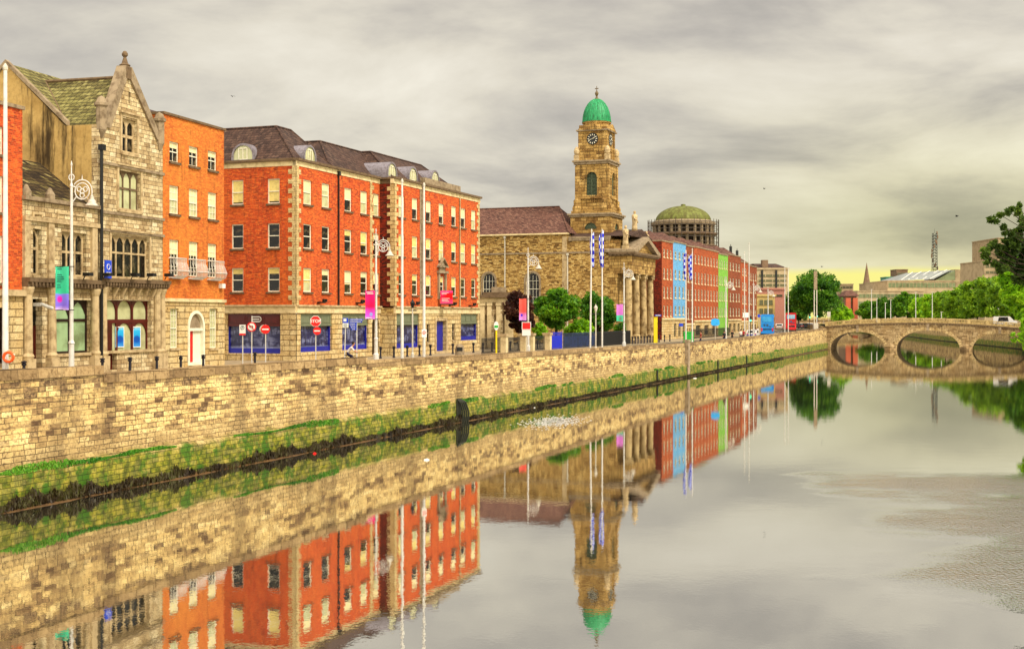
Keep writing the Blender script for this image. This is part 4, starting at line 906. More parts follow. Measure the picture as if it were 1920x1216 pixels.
def four(fn):
    """build a mesh on each face of the tower: fn(m, rot) in face coordinates (x along, y=-h outward)"""
    for q in range(4):
        k = M(); nm, mat = fn(k); c_,s_ = [(1,0),(0,1),(-1,0),(0,-1)][q]
        m = M(); m.v = [(tcx+x*c_-y*s_, tcy+x*s_+y*c_, z) for x,y,z in k.v]; m.f = k.f; m.k = [0]*len(k.f); yield m.build(nm, mat, ch), q
def louv(k):
    z = bel[2]+.05
    k.add([(-.83,-h2+.34,bel[2]),(.83,-h2+.34,bel[2]),(.83,-h2+.34,bel[3]),(-.83,-h2+.34,bel[3])],[(0,1,2,3)]) if False else None
    while z < bel[3]-.1:
        dz = max(0,z-(bel[3]-.83)); w_ = math.sqrt(max(.0,.83**2-dz**2)) if dz else .83
        k.add([(-w_,-h2+.12,z),(w_,-h2+.12,z),(w_,-h2+.28,z+.17),(-w_,-h2+.28,z+.17)],[(0,1,2,3)]); z += .21
    k.box(-.05,.05,-h2+.05,-h2+.14,bel[2],bel[3]-.05); return 'louvre', 'louvre'
plain('louvre', (.16,.20,.13), .7, var=.3)
for o,q in four(louv): pass
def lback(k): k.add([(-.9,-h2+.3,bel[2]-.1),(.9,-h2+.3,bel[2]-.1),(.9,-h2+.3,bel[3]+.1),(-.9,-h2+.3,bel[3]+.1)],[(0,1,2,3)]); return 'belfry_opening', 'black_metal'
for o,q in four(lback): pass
def lb2(k): k.add([(-1,-h1+.28,tz2(433)),(1,-h1+.28,tz2(433)),(1,-h1+.28,low_w[3]+.1),(-1,-h1+.28,low_w[3]+.1)],[(0,1,2,3)]); 
def lowv(k):
    k.add([(-1,-h1+.28,tz2(433)),(1,-h1+.28,tz2(433)),(1,-h1+.28,low_w[3]+.1),(-1,-h1+.28,low_w[3]+.1)],[(0,1,2,3)])
    for i in range(6): k.box(-.9,.9,-h1+.15,-h1+.2,tz2(430)+i*.19,tz2(430)+i*.19+.08)
    return 'lunette', 'louvre'
for o,q in four(lowv): pass
def trim(k):
    for s__ in (-1,1): k.box(s__*(h2-.42)-.42,s__*(h2-.42)+.42,-h2-.12,-h2,zs1_+1.6,zs2-.6)                # corner pilasters
    ringpoly(k, hole(-1.1,1.1,bel[2]-.05,bel[3]+.25,1.1), .25, -h2-.14, -h2+.05)
    k.box(-1.9,-.86,-h2-.14,-h2,bel[3]-1.0,bel[3]-.84); k.box(.86,1.9,-h2-.14,-h2,bel[3]-1.0,bel[3]-.84)
    k.box(-1.6,1.6,-h2-.3,-h2,bel[2]-.3,bel[2]-.06)
    for i in range(6): k.box(-.95+i*.34,-.8+i*.34,-h2-.18,-h2,bel[2]-.85,bel[2]-.3)
    return 'belfry_trim', 'tower_stone'
for o,q in four(trim): pass
def ctrim(k):
    for s__ in (-1,1): k.box(s__*(h3-.3)-.3,s__*(h3-.3)+.3,-h3-.12,-h3,zs2+.5,zs3-.15)
    k.box(-1.0,1.0,-h3-.1,-h3,zs2+1.6,zs2+1.75); k.xz([(-1.35,zs3+.08),(1.35,zs3+.08),(0,zs3+.75)], -h3-.42, -h3+.1); k.xz([(-1.6,zs3-.02),(1.6,zs3-.02),(1.6,zs3+.12),(0,zs3+.95),(-1.6,zs3+.12)], -h3-.4, -h3+.0)
    return 'clock_stage_trim', 'tower_stone'
for o,q in four(ctrim): pass
def base2(k):
    for s__ in (-1,1): k.yz([(-h2-.45,zs1_+.1),(-h2-.55,zs1_+1.0),(-h2-.32,zs1_+1.5),(-h2-.36,zs1_+2.1),(-h2-.05,zs1_+2.4),(-h2,zs1_+.1)], s__*(h2-.45)-.42, s__*(h2-.45)+.42)
    return 'scroll', 'tower_stone'
for o,q in four(base2): pass
m = M(); sq(m, h1+.42, zs1_-.12, zs1_+.12); sq(m, h1+.22, zs1_-.4, zs1_-.121); m.build('cornice', 'stone_grey', ch)
m = M(); sq(m, h1-.08, zs1_+.121, zs1_+.55); sq(m, h2+.22, zs1_+.551, zs1_+1.1); m.build('tower_plinth', 'tower_stone', ch)
m = M(); sq(m, h2+.45, zs2-.1, zs2+.14); sq(m, h2+.25, zs2-.45, zs2-.101); m.build('cornice', 'stone_grey', ch)
m = M(); sq(m, h3+.15, zs2+.141, zs2+.5); m.build('tower_plinth', 'tower_stone', ch)
m = M(); sq(m, h3+.36, zs3-.16, zs3+.04); m.build('cornice', 'stone_grey', ch)
for sx in (-1,1):
    for sy in (-1,1):
        m = M(); X_, Y_ = tcx+sx*(h2-.12), tcy+sy*(h2-.12); m.box(X_-.36,X_+.36,Y_-.36,Y_+.36,zs2+.142,zs2+1.0); m.lathe([(.26,zs2+1.0),(.4,zs2+1.2),(.46,zs2+1.6),(.3,zs2+2.0),(.12,zs2+2.2),(0,zs2+2.3)], X_, Y_, 10); m.build('urn', 'stone', ch)
m = M(); sq(m, h3-.02, zs3+.3, zs3+.75); m.lathe([(2.02,zs3+.7),(2.02,zs4-.25),(2.18,zs4-.2),(2.18,zs4)], tcx, tcy, 24); m.build('drum', 'tower_stone', ch)
prof = []; 
for i in range(15):
    t_ = i/14; prof.append((2.12*math.cos(t_*math.pi/2)**1.04 if i < 14 else .18, zs4+(zs5-zs4)*math.sin(t_*math.pi/2)))
m = M(); m.lathe([(2.22,zs4),(2.22,zs4+.12)]+prof, tcx, tcy, 32); dm = m.build('dome', 'copper_green', ch, smooth=False)
for q in range(20):
    t_ = q*math.pi/10+.1; m = M(); m.path([(tcx+(r+.02)*math.cos(t_),tcy+(r+.02)*math.sin(t_),z) for r,z in prof[:-1:2]], .04, 4); m.build('rib', 'copper_green', dm)
zf = zs5-.1; m = M(); m.lathe([(.35,zf),(.2,zf+.25),(.12,zf+.45),(.28,zf+.8),(.28,zf+.95),(.1,zf+1.25),(.05,zf+1.4),(.05,zf+2.0)], tcx, tcy, 10); m.box(tcx-.27,tcx+.27,tcy-.05,tcy+.05,zf+1.55,zf+1.67); m.build('finial_cross', 'bronze', dm)
# clocks on the four faces
zk = tz2(262); 
def clk(k):
    n_ = 28; k.add([(.80*math.cos(2*math.pi*i/n_), -h3-.06, zk+.80*math.sin(2*math.pi*i/n_)) for i in range(n_)],[list(range(n_))]); k.ring((0,-h3-.05,zk),.82,.07,28); return 'clock_face', 'black_metal'
for o,q in four(clk):
    k = M()
    for i in range(12):
        t_ = i*math.pi/6; c_,s_ = math.cos(t_),math.sin(t_); x0,z0 = .52*c_,.52*s_; x1,z1 = .74*c_,.74*s_; nx_,nz_ = -s_*.055,c_*.055
        k.ext([(x0-nx_,-h3-.09,zk+z0-nz_),(x0+nx_,-h3-.09,zk+z0+nz_),(x1+nx_,-h3-.09,zk+z1+nz_),(x1-nx_,-h3-.09,zk+z1-nz_)],[(x0-nx_,-h3-.07,zk+z0-nz_),(x0+nx_,-h3-.07,zk+z0+nz_),(x1+nx_,-h3-.07,zk+z1+nz_),(x1-nx_,-h3-.07,zk+z1-nz_)])
    c_,s_ = [(1,0),(0,1),(-1,0),(0,-1)][q]; m = M(); m.v = [(tcx+x*c_-y*s_, tcy+x*s_+y*c_, z) for x,y,z in k.v]; m.f = k.f; m.k = [0]*len(k.f); m.build('clock_numeral', 'white_paint', o)
    k = M(); k.cyl((-.6,-h3-.12,zk-.22),(.35,-h3-.12,zk+.13),.035,.03,4); k.cyl((0,-h3-.12,zk),(.42,-h3-.12,zk+.28),.045,.03,4)
    m = M(); m.v = [(tcx+x*c_-y*s_, tcy+x*s_+y*c_, z) for x,y,z in k.v]; m.f = k.f; m.k = [0]*len(k.f); m.build('clock_hand', 'white_paint', o)
# portico
ze0 = side.z(1165,512); ze1 = side.z(1165,474); xq = LS; 
xp0 = S(1143)
m = M(); m.box(xp0,xq+.1,0,FW,0,.75); m.box(xp0,xq+.6,-.3,FW+.3,0,.45); m.build('steps', 'stone_grey', ch)
m = M(); m.box(xp0+.0,xp0+.9,.0,FW,0.75,ze0); m.build('inner_wall', 'tower_stone', ch)
for x_,y_ in ((xp0+1.0,.55),(xp0+1.0,FW-.55)):
    m = M(); m.box(x_-.9,x_+.1,y_-.62,y_+.5,.75,ze0-.6); m.box(x_-1.0,x_+.2,y_-.7,y_+.58,ze0-.6,ze0); m.build('pilaster', 'tower_stone', ch)
plain('column_stone', (.56,.44,.25), .85, var=.6, scale=1.3, bump=.2, dark=(.4,.34,.28))
for i in range(4):
    y_ = .62+i*(FW-1.24)/3; x_ = xq-.6; zc0 = .75
    m = M(); m.lathe([(.68,zc0),(.68,zc0+.18),(.6,zc0+.22),(.64,zc0+.36),(.54,zc0+.46),(.53,zc0+2.8),(.50,zc0+5.5),(.44,ze0-.75),(.5,ze0-.62)], x_, y_, 20)
    cl = m.build('column', 'column_stone', ch)
    m = M(); m.box(x_-.6,x_+.6,y_-.6,y_+.6,ze0-.2,ze0-.002)
    for s__ in (-1,1): m.cyl((x_-.5,y_+s__*.5,ze0-.42),(x_+.5,y_+s__*.5,ze0-.42),.24,None,12)
    m.box(x_-.48,x_+.48,y_-.5,y_+.5,ze0-.5,ze0-.2); m.build('capital', 'column_stone', cl)
    m = M(); m.box(x_-.75,x_+.75,y_-.75,y_+.75,.46,.75); m.build('base', 'column_stone', cl)
m = M(); m.box(xp0-.0,xq,0,FW,ze0,ze0+1.1); m.box(xp0,xq+.05,-.05,FW+.05,ze0+1.101,ze1-.45); m.build('entablature', 'tower_stone', ch)
m = M(); m.box(xp0,xq+.75,-.65,FW+.6,ze1-.2,ze1+.12)
m.box(xp0,xq+.45,-.35,FW+.3,ze1-.45,ze1-.201)
for i in range(26): y_ = -.2+i*(FW+.3)/26; m.box(xq+.46,xq+.68,y_,y_+.26,ze1-.42,ze1-.205)
for i in range(8): x_ = xp0+.2+i*.6; m.box(x_,x_+.26,-.6,-.355,ze1-.42,ze1-.205)
m.build('cornice', 'stone_dark', ch)
zap = zat(445.5,189.5)-zg
m = M(); m.yz([(.2,ze1+.12),(FW-.2,ze1+.12),(FW/2,zap-.5)], xq-.5, xq-.05); m.build('tympanum', 'tower_stone', ch)
for s__ in (0,1):
    y0_ = -.65 if s__ == 0 else FW+.6
    m = M(); m.yz([(y0_,ze1+.121),(y0_,ze1+.45),(FW/2,zap+.1),(FW/2,zap-.5),(y0_+(1.6 if s__==0 else -1.6),ze1+.121)], xq-4.2, xq+.72); m.build('pediment_coping', 'stone_grey', ch)
m = M(); m.box(S(1143),S(1143)+1.6,.2,2.0,ze1+.121,side.z(1153,449)); m.box(S(1143)+1.8,xq-1.2,.5,2.4,ze1+.121,side.z(1172,452)); m.build('attic_block', 'tower_stone', ch)
def statue(x_, y_, z_, h, nm):
    m = M(); m.box(x_-.45,x_+.45,y_-.45,y_+.45,z_-.9,z_); pd = m.build('pedestal', 'stone', ch)
    m = M(); s__ = h/2.9
    m.lathe([(.46*s__,z_),(.42*s__,z_+.5*s__),(.36*s__,z_+1.2*s__),(.43*s__,z_+1.9*s__),(.46*s__,z_+2.2*s__),(.34*s__,z_+2.38*s__),(.13*s__,z_+2.46*s__),(.13*s__,z_+2.52*s__),(.2*s__,z_+2.62*s__),(.21*s__,z_+2.78*s__),(.12*s__,z_+2.93*s__),(0,z_+2.96*s__)], x_, y_, 12)
    m.path([(x_,y_-.4*s__,z_+2.15*s__),(x_+.2*s__,y_-.62*s__,z_+1.7*s__),(x_+.5*s__,y_-.35*s__,z_+1.55*s__)], .13*s__, 6); m.path([(x_,y_+.4*s__,z_+2.15*s__),(x_+.1,y_+.6*s__,z_+1.6*s__),(x_+.35,y_+.5*s__,z_+1.25*s__)], .13*s__, 6)
    m.build('statue', 'stone', ch, smooth=True)
statue(xq-.9,.1,ze1+1.0,2.9,'s'); statue(xq-1.1,FW/2-1.0,zap+.95,2.9,'s'); statue(xq-1.1,FW-.9,ze1+1.1,2.7,'s')
# ------------------------------------------------------------------ lodge, railings, gates in front of the church
DL = quay(935, 14.5); lf = Fr(W.pt(W.s(935),14.5), (.97,.24), DL[2]+.12)
px_fr = Fr(plan(901,151), (.985,.17), 3.75)
L3 = px_fr.s(961); b = thing('stone_lodge', 'small classical stone lodge with pilasters between the brick block and the church', 'lodge', (px_fr.A[0],px_fr.A[1],px_fr.z0), px_fr.rz)
ht = px_fr.z(930,549); m = M()
hs = [hole(px_fr.s(a),px_fr.s(a+5),1.2,ht-2.6) for a in (909,926,943)]
m.shell([(0,0),(L3,0),(L3,ht-1.0),(0,ht-1.0)], hs, 6, .35); m.build('wall', 'ashlar', b)
m = M(); m.add([(.1,.34,1),(L3-.1,.34,1),(L3-.1,.34,ht-2.4),(.1,.34,ht-2.4)],[(0,1,2,3)]); m.build('niche', 'stone', b)
for a in (904,917,934,950,958): x = px_fr.s(a); m = M(); m.box(x-.26,x+.26,-.2,0,.2,ht-1.5); m.box(x-.34,x+.34,-.28,0,ht-1.5,ht-1.1); m.box(x-.32,x+.32,-.26,0,0,.4); m.build('pilaster', 'stone_pale', b)
m = M(); m.box(-.1,L3+.1,-.35,.2,ht-1.09,ht-.55); m.build('entablature', 'stone_pale', b); m = M(); m.box(-.2,L3+.4,-.7,6,ht-.549,ht-.25); m.box(.3,L3,-.2,1,ht-.249,ht+.1); m.build('cornice', 'stone_dark', b)
m = M(); m.box(L3*.35,L3*.8,-.1,.6,ht+.101,ht+.7); m.build('attic_block', 'stone_grey', b)
RF = Fr(W.pt(W.s(935),13.2), W.d); FY = lambda px: Fr(plan(px,142), W.d)
def railing(name, label, p0, p1, h=1.5, mat='iron', z=None, dens=.14, cat='railing', group=None, panel=False):
    dx, dy = p1[0]-p0[0], p1[1]-p0[1]; Lr = math.hypot(dx,dy); z = street(p0)+.12 if z is None else z
    t_ = thing(name, label, cat, (p0[0],p0[1],z), math.atan2(dy,dx), group); m = M(); n_ = int(Lr/dens)
    for i in range(n_+1): x = i*Lr/n_; m.cyl((x,0,0),(x,0,h),.018,None,4); m.cyl((x,0,h),(x,0,h+.1),.03,.002,4)
    m.build('bars', mat, t_); m = M(); m.box(0,Lr,-.025,.025,h-.16,h-.11); m.box(0,Lr,-.025,.025,.12,.18); m.build('rail', mat, t_)
    if panel: m = M(); m.box(0,Lr,-.012,.012,.2,h*.82); m.build('panel', mat, t_)
    return t_
def gp(px, off): q_ = quay(px, off); return (q_[0], q_[1])
OFF = 11.8
railing('iron_railing', 'black iron railing in front of the stone lodge', gp(903,OFF), gp(938,OFF))
railing('iron_railing', 'short black railing between the stone piers left of the coral banner', gp(951,OFF), gp(975,OFF))
railing('iron_railing', 'black railing between the stone piers right of the coral banner', gp(1001,OFF), gp(1021,OFF))
for a,c,lab in ((938,950,'squat stone gate pier beside the stone lodge railing'),(976,985,'narrow stone gate pier left of the red notice board'),(990,1000,'narrow stone gate pier right of the red notice board'),(1021,1032,'stone gate pier beside the bright blue gate')):
    p = gp((a+c)/2,OFF); wd = (c-a)*p[1]/F; m = M(); t_ = thing('gate_pier', lab, 'pier', (p[0],p[1],street(p)+.1), W.rz); m.box(-wd/2,wd/2,-.4,.4,0,1.7); m.build('shaft', 'stone_pale', t_); m = M(); m.box(-wd/2-.1,wd/2+.1,-.5,.5,1.7,1.95); m.build('cap', 'stone', t_)
railing('blue_gate', 'bright blue painted panel gate by the stone pier before the trees', gp(1034,OFF), gp(1054,OFF), 1.9, 'gate_blue', panel=True, cat='gate')
railing('painted_railing', 'long dark blue painted railing panel below the two green trees', gp(1056,OFF), gp(1118,OFF), 1.75, 'iron_blue', panel=True)
railing('iron_railing', 'dark railing with ornate top running up to the portico columns', gp(1119,OFF), gp(1182,OFF), 1.8, 'iron', dens=.12)
# trees in the churchyard
def ytree(px, off, top_y, bot_y, wpx, name, lab, mat, seed, **k):
    q_ = quay(px, off); Y = q_[1]; return tree(name, lab, q_[0], Y, q_[2]+.1, zat(top_y,Y), wpx/2*Y/F, zat(bot_y,Y), mat, seed=seed, **k)
ytree(975, 15.5, 540, 632, 62, 'copper_beech', 'dark copper leaved tree beside the stone lodge', 'leaf_copper', 11, nl=9000, size=.26)
ytree(1042, 16, 538, 618, 86, 'street_tree', 'round green tree before the church wall, left of the flag pair', 'leaf', 12, nl=13000, size=.28, ncl=80)
ytree(1120, 15.5, 542, 632, 72, 'street_tree', 'dense green tree behind the two checked flags by the portico', 'leaf_dark', 13, nl=13000, size=.28, ncl=80)
ytree(1088, 14, 596, 643, 58, 'bright_shrub', 'bright yellow green bush between the two green trees', 'leaf_bright', 14, nl=7000, size=.24, tr=.08, cat='bush')
ytree(1163, 14, 602, 640, 24, 'small_bush', 'small green bush beside the portico pilaster', 'leaf', 15, nl=2500, size=.22, tr=.05, cat='bush')
ytree(1012, 15, 602, 640, 30, 'small_bush', 'low green bush behind the railing right of the red notice board', 'leaf_bright', 16, nl=2500, size=.22, tr=.05, cat='bush')
# ------------------------------------------------------------------ far terrace
OT = 16.0
far = Fr(W.pt(0, OT), W.d)
def terrace(px0, px1, top_y, cols, rows, wall, label, top2=None, gz=None, ground='rustic', name='terrace_house', dep=10, wpx=3.2, frame='white_paint', gate=True, roof=True, topmat='stone_grey', gcols=True):
    s0 = far.s(px0); p = far.pt(s0); fr = Fr(p, W.d, street(p)+.1); Lw = fr.s(px1)-.02; H = fr.z(px0, top_y)
    b = thing(name, label, 'building', (p[0],p[1],fr.z0), fr.rz); zg_ = fr.z(px0, gz) if gz else 0.0
    hs = []; 
    for c in cols:
        x = c*Lw; w_ = min(.40*Lw/len(cols), 1.3) if len(cols) > 1 else 1.2
        for yt,yb in rows: hs.append((x-.5*w_*1.0, x+.5*w_, fr.z(px0,yb), fr.z(px0,yt)))
    m = M(); m.shell([(0,zg_),(Lw,zg_),(Lw,H),(0,H)], [hole(*r) for r in hs], dep, .15); m.build('wall', wall, b)
    for r in hs: win(b, r, frame=frame, pane='cream_far', sill='stone_pale', ft=.09, y=.06, sdep=.08)
    m = M(); m.box(-.02,Lw,-.12,dep,H,H+.22); m.build('parapet', topmat, b)
    if gz:
        m = M(); gs = [((i+.22)*Lw/3, (i+.78)*Lw/3, .3, zg_-.9) for i in range(3)] if gcols else []
        m.shell([(.001,0),(Lw,0),(Lw,zg_-.3),(.001,zg_-.3)], [hole(*g,.3) for g in gs], dep, .3); m.build('ground_storey', ground, b)
        for g in gs: win(b, g, frame='stone', pane='glass_far', sill=None, ft=.08)
        m = M(); m.box(0,Lw,-.18,.1,zg_-.299,zg_); m.build('string_course', 'stone_pale', b)
    if roof:
        m = M(); n_ = max(1, round(Lw/7)); 
        for i in range(n_):
            x0, x1 = i*Lw/n_+.15, (i+1)*Lw/n_-.15; m.add([(x0,.6,H+.2),(x1,.6,H+.2),((x0+x1)/2,3,H+2.0),((x0+x1)/2,dep-1,H+2.0),(x0,dep,H+.2),(x1,dep,H+.2)],[(0,1,2),(0,2,3,4),(1,5,3,2),(4,3,5)])
        m.build('roof', 'church_slate', b)
    return b, fr, Lw, H
plain('cream_far', (.20,.13,.07), .2, var=.5, scale=.5, spec=.5, dark=(.4,.4,.4))
masonry('brick_dull', .45, .16, .012, [(0,(.24,.07,.035)),(1,(.46,.15,.07))], (.36,.2,.1), stain=.6, tint=(.38,.12,.05), big=.12, jit=.05)
R4 = [(466,481),(502,522),(537,558),(573,593)]
b, fr, Lw, H = terrace(1241,1262, 452, (.2,.5,.8), R4, 'brick_far', 'red brick house with dark side wall next to the church portico', gz=596, gcols=False)
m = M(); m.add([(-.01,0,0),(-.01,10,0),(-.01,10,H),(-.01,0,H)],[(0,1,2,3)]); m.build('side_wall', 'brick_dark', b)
terrace(1262,1286, 453.5, (.2,.5,.8), [(470,484),(505,522),(536,558),(573,590)], 'blue_wall', 'bright blue terrace house with white windows', gz=596)
terrace(1286,1301, 461, (.3,.72), [(476,490),(510,528),(542,562),(577,598)], 'brick_dull', 'narrow red brick house between the blue house and the long brick one', gz=606)
terrace(1301,1347, 463, tuple((i+.5)/8 for i in range(8)), [(477,493),(510,531),(542,562),(574,594)], 'brick_far', 'long red brick house with eight rows of windows left of the green house', gz=600)
terrace(1347,1365, 476, (.15,.38,.63,.87), [(487,502),(517,533),(546,563),(577,593)], 'green_wall', 'bright lime green terrace house', gz=None)
terrace(1365,1389, 477, (.18,.4,.64,.86), [(491,505),(521,535),(549,564),(577,592)], 'brick_dull', 'red brick house with white window heads right of the green house', gz=598)
terrace(1389,1402, 491, (.3,.72), [(502,515),(529,543),(553,569),(579,594)], 'brick_far', 'slim red brick house, second from the far end of the terrace', gz=601)
terrace(1402,1419, 498, (.12,.35,.6,.85), [(511,524),(535,548),(558,570),(580,592)], 'brick_dull', 'red brick house at the far end of the terrace', gz=600)
railing('iron_railing', 'long black area railing in front of the brick and green terrace', gp(1296,13.5), gp(1368,13.5), 1.6, dens=.22)
# ------------------------------------------------------------------ domed courts building
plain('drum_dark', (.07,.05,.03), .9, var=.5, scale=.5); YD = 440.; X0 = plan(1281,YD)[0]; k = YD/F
b = thing('domed_courthouse', 'great drum of columns under a shallow green dome rising behind the terrace', 'courthouse', (X0,YD,0))
r = 52*k; zb_ = zat(415,YD)
prof = [(r*1.0,zb_-.3),(r*1.0,zb_)]+[(r*math.cos(t_*math.pi/2/12), zb_+(zat(386,YD)-zb_)*math.sin(t_*math.pi/2/12)) for t_ in range(0,12)]+[(.8,zat(386,YD)),(.8,zat(385,YD)+.3),(.1,zat(384,YD)+.3)]
M().lathe(prof,0,0,48).build('dome', 'dome_patina', b, smooth=False)
M().lathe([(r*1.13,zat(424,YD)),(r*1.16,zat(421,YD)),(r*1.16,zat(418,YD)),(r*1.05,zat(416,YD)),(r*1.02,zat(414,YD))],0,0,40).build('entablature', 'stone_grey', b)
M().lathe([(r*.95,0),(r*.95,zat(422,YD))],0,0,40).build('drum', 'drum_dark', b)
M().lathe([(r*1.16,zat(443,YD)),(r*1.19,zat(441,YD)),(r*1.19,zat(439,YD)),(r*1.1,zat(438,YD))],0,0,40).build('string_course', 'stone_grey', b)
for i in range(24):
    t_ = i*math.pi/12; M().cyl((r*1.06*math.cos(t_),r*1.06*math.sin(t_),zat(500,YD)),(r*1.06*math.cos(t_),r*1.06*math.sin(t_),zat(424,YD)),.55,.5,8).build('column', 'stone_grey', b)
s = thing('scaffold', 'dark tube scaffold wrapped round the drum under the green dome', 'scaffold', (X0,YD,0))
m = M(); rs = r*1.27
for i in range(36):
    t_ = i*math.pi/18; m.cyl((rs*math.cos(t_),rs*math.sin(t_),zat(520,YD)),(rs*math.cos(t_),rs*math.sin(t_),zat(413,YD)),.10,None,4)
m.build('standards', 'scaffold', s); m = M()
for yy in (418,424,431,438,446,455,465,476): m.ring((0,0,zat(yy,YD)), rs, .10, 40, 'z', 4)
m.build('ledgers', 'scaffold', s); m = M()
for yy in (440,462): m.ring((0,0,zat(yy,YD)), r*1.2, .35, 40, 'z', 4)
m.build('deck_boards', 'concrete_brown', s)
# ------------------------------------------------------------------ buildings beyond
def block(name, label, px0, px1, yt, Y, dep, mat, bands=(), bmat='glass_far', z0=2.0, cat='office building', slots=()):
    x0,x1 = plan(px0,Y)[0], plan(px1,Y)[0]; b = thing(name, label, cat, (x0,Y,z0), 0); w_ = x1-x0; H = zat(yt,Y)-z0
    M().box(0,w_,0,dep,0,H).build('wall', mat, b); M().box(-.3,w_+.3,-.3,dep,H,H+.5).build('parapet', mat, b)
    for ya,yb in bands:
        m = M(); m.box(.5,w_-.5,-.12,.3,zat(yb,Y)-z0,zat(ya,Y)-z0); o = m.build('window_band', bmat, b); m = M(); n_ = max(3,int(w_/2.2))
        for i in range(n_+1): m.box(.5+i*(w_-1)/n_-.08,.5+i*(w_-1)/n_+.08,-.2,-.121,zat(yb,Y)-z0,zat(ya,Y)-z0)
        m.build('mullion', mat, o)
    for a,c in slots: M().box(plan(a,Y)[0]-x0,plan(c,Y)[0]-x0,-.35,0,.5,H-.2).build('recess', 'black_metal', b)
    return b
b = block('hotel_block', 'brown banded office tower with a pitched green roof behind the end of the terrace', 1419,1478,505,400,20,'concrete_pale', [(514.5,519),(524,528),(532,536.5)], slots=((1427,1430.5),(1453.5,1457)))
x0 = plan(1419,400)[0]; m = M(); a_ = [(0,0),(plan(1476,400)[0]-x0,0),(plan(1476,400)[0]-x0,18),(0,18)]; H = zat(505,400)-2
m.add([(x,y,H+.5) for x,y in a_]+[(plan(px,400)[0]-x0,y,zat(493,400)-2) for px,y in ((1417,5),(1461,5),(1461,14),(1417,14))],[(0,1,5,4),(1,2,6,5),(2,3,7,6),(3,0,4,7),(4,5,6,7)]); m.build('roof', 'slate', b)
M().box(plan(1430,400)[0]-x0,plan(1441,400)[0]-x0,.6,3,H+.6,H+3).build('plant_room', 'concrete_brown', b)
block('pink_block', 'low pinkish stone building below the brown office tower', 1415,1471,543,345,14,'pink_stone', [(552,556)])
block('sand_house', 'pale sand coloured building behind the blue bus', 1419,1453,555,322,12,'sand_wall', [(562,572),(578,588)])
block('stone_terrace', 'grey stone buildings at the end of the left quay behind the far trees', 1452,1500,560,420,14,'concrete_brown', [(566,571),(577,582)])
# pavilion with brick towers, civic offices, spire, mast
b = block('quay_house', 'small dark roofed house with tall red brick pillars right of the big quay tree', 1585,1606,556,610,12,'concrete_brown', [(560,566)], cat='house')
x0 = plan(1585,610)[0]; wq = plan(1606,610)[0]-x0; H = zat(556,610)-2
m = M(); m.add([(-1.4,-1.4,H+.3),(wq+1.4,-1.4,H+.3),(wq+1.4,13,H+.3),(-1.4,13,H+.3),(1.8,4,zat(544,610)-2),(wq-1.2,4,zat(544,610)-2),(wq-1.2,8,zat(544,610)-2),(1.8,8,zat(544,610)-2)],[(0,1,5,4),(1,2,6,5),(2,3,7,6),(3,0,4,7),(4,5,6,7),(0,3,2,1)]); m.build('roof', 'church_slate', b)
plain('brick_orange', (.58,.19,.10), .8, var=.2)
for px in (1598,1585): xx = plan(px,610)[0]-x0; M().box(xx,xx+2.2,-1.6,-.13,0,H-.6).build('brick_pillar', 'brick_orange', b)
plain('glass_band', (.26,.30,.18), .2, var=.4, scale=.3, spec=.6)
Yc = 800.
b = block('civic_offices', 'large stepped beige civic office building behind the right bank trees', 1608,1732,546,Yc,40,'concrete_pale', [(551,558),(565,572)], bmat='glass_band')
b = block('civic_offices', 'upper civic office wing with sloping glass roof and long green window band', 1664,1800,527,Yc+8,50,'concrete_pale', [(530,539)], bmat='glass_band')
x0 = plan(1664,Yc+8)[0]; X_ = lambda px: plan(px,Yc+8)[0]-x0; Z_ = lambda y: zat(y,Yc+8)-2
m = M(); m.add([(X_(1682),-.2,Z_(526)),(X_(1750),-.2,Z_(523)),(X_(1790),6,Z_(505)),(X_(1716),20,Z_(510)),(X_(1682),40,Z_(524)),(X_(1790),40,Z_(505))],[(0,1,2,3),(0,3,4),(3,2,5,4)]); m.build('glass_roof', 'roof_glass', b) if 'roof_glass' in MT else (plain('roof_glass', (.36,.38,.36), .3, var=.3), m.build('glass_roof', 'roof_glass', b))
for i in range(5):
    f_ = (i+.5)/5; m = M(); m.path([(X_(1682+68*f_),-.4,Z_(526-3*f_)+.2),(X_(1716+74*f_),6+8*(1-f_),Z_(510-5*f_)+.2)],.3,4); m.build('glazing_bar', 'white_metal', b)
m = M(); m.xz([(X_(1752),Z_(527)),(X_(1791),Z_(527)),(X_(1791),Z_(506))], 0, 30); m.build('gable_glass', 'glass_band', b)
M().box(X_(1791),X_(1811),-.2,30,Z_(540),Z_(505)).build('stair_tower', 'concrete', b); M().box(X_(1811),X_(1830),-.2,30,Z_(545),Z_(515)).build('stair_tower', 'concrete_pale', b)
block('teal_clad_block', 'small block with teal copper cladding and brown box on the civic office roof', 1662,1682,520,Yc+60,14,'copper_teal'); block('plant_tower', 'brown rooftop tower beside the teal cladding', 1681,1702,506,Yc+62,14,'concrete_brown', [(511,516)])
block('rooftop_flats', 'low beige block with dark roof terrace right of the church spire', 1626,1662,532,Yc+70,20,'concrete', [(536,541)])
block('distant_block', 'small grey block showing over the hipped roof by the big quay tree', 1578,1600,533,900,14,'concrete', [(536,541)])
block('bank_tower', 'beige office tower half hidden by the overhanging tree on the right', 1872,1925,447,700,40,'concrete', [(462,468),(478,484),(492,499),(506,512),(519,526)])
block('office_wing', 'lower beige office wing left of the tower hidden by the overhanging tree', 1846,1872,490,702,38,'concrete_pale', [(497,502),(508,513)])
b = thing('church_spire', 'thin dark church spire on the skyline right of the big quay tree', 'church', (plan(1625,950)[0],950,2))
M().lathe([(3.6,zat(540,950)-2),(2.4,zat(528,950)-2),(.05,zat(492,950)-2)],0,0,8).build('spire', 'concrete_brown', b); M().box(-3,3,-3,3,0,zat(538,950)-2).build('tower', 'concrete_brown', b)
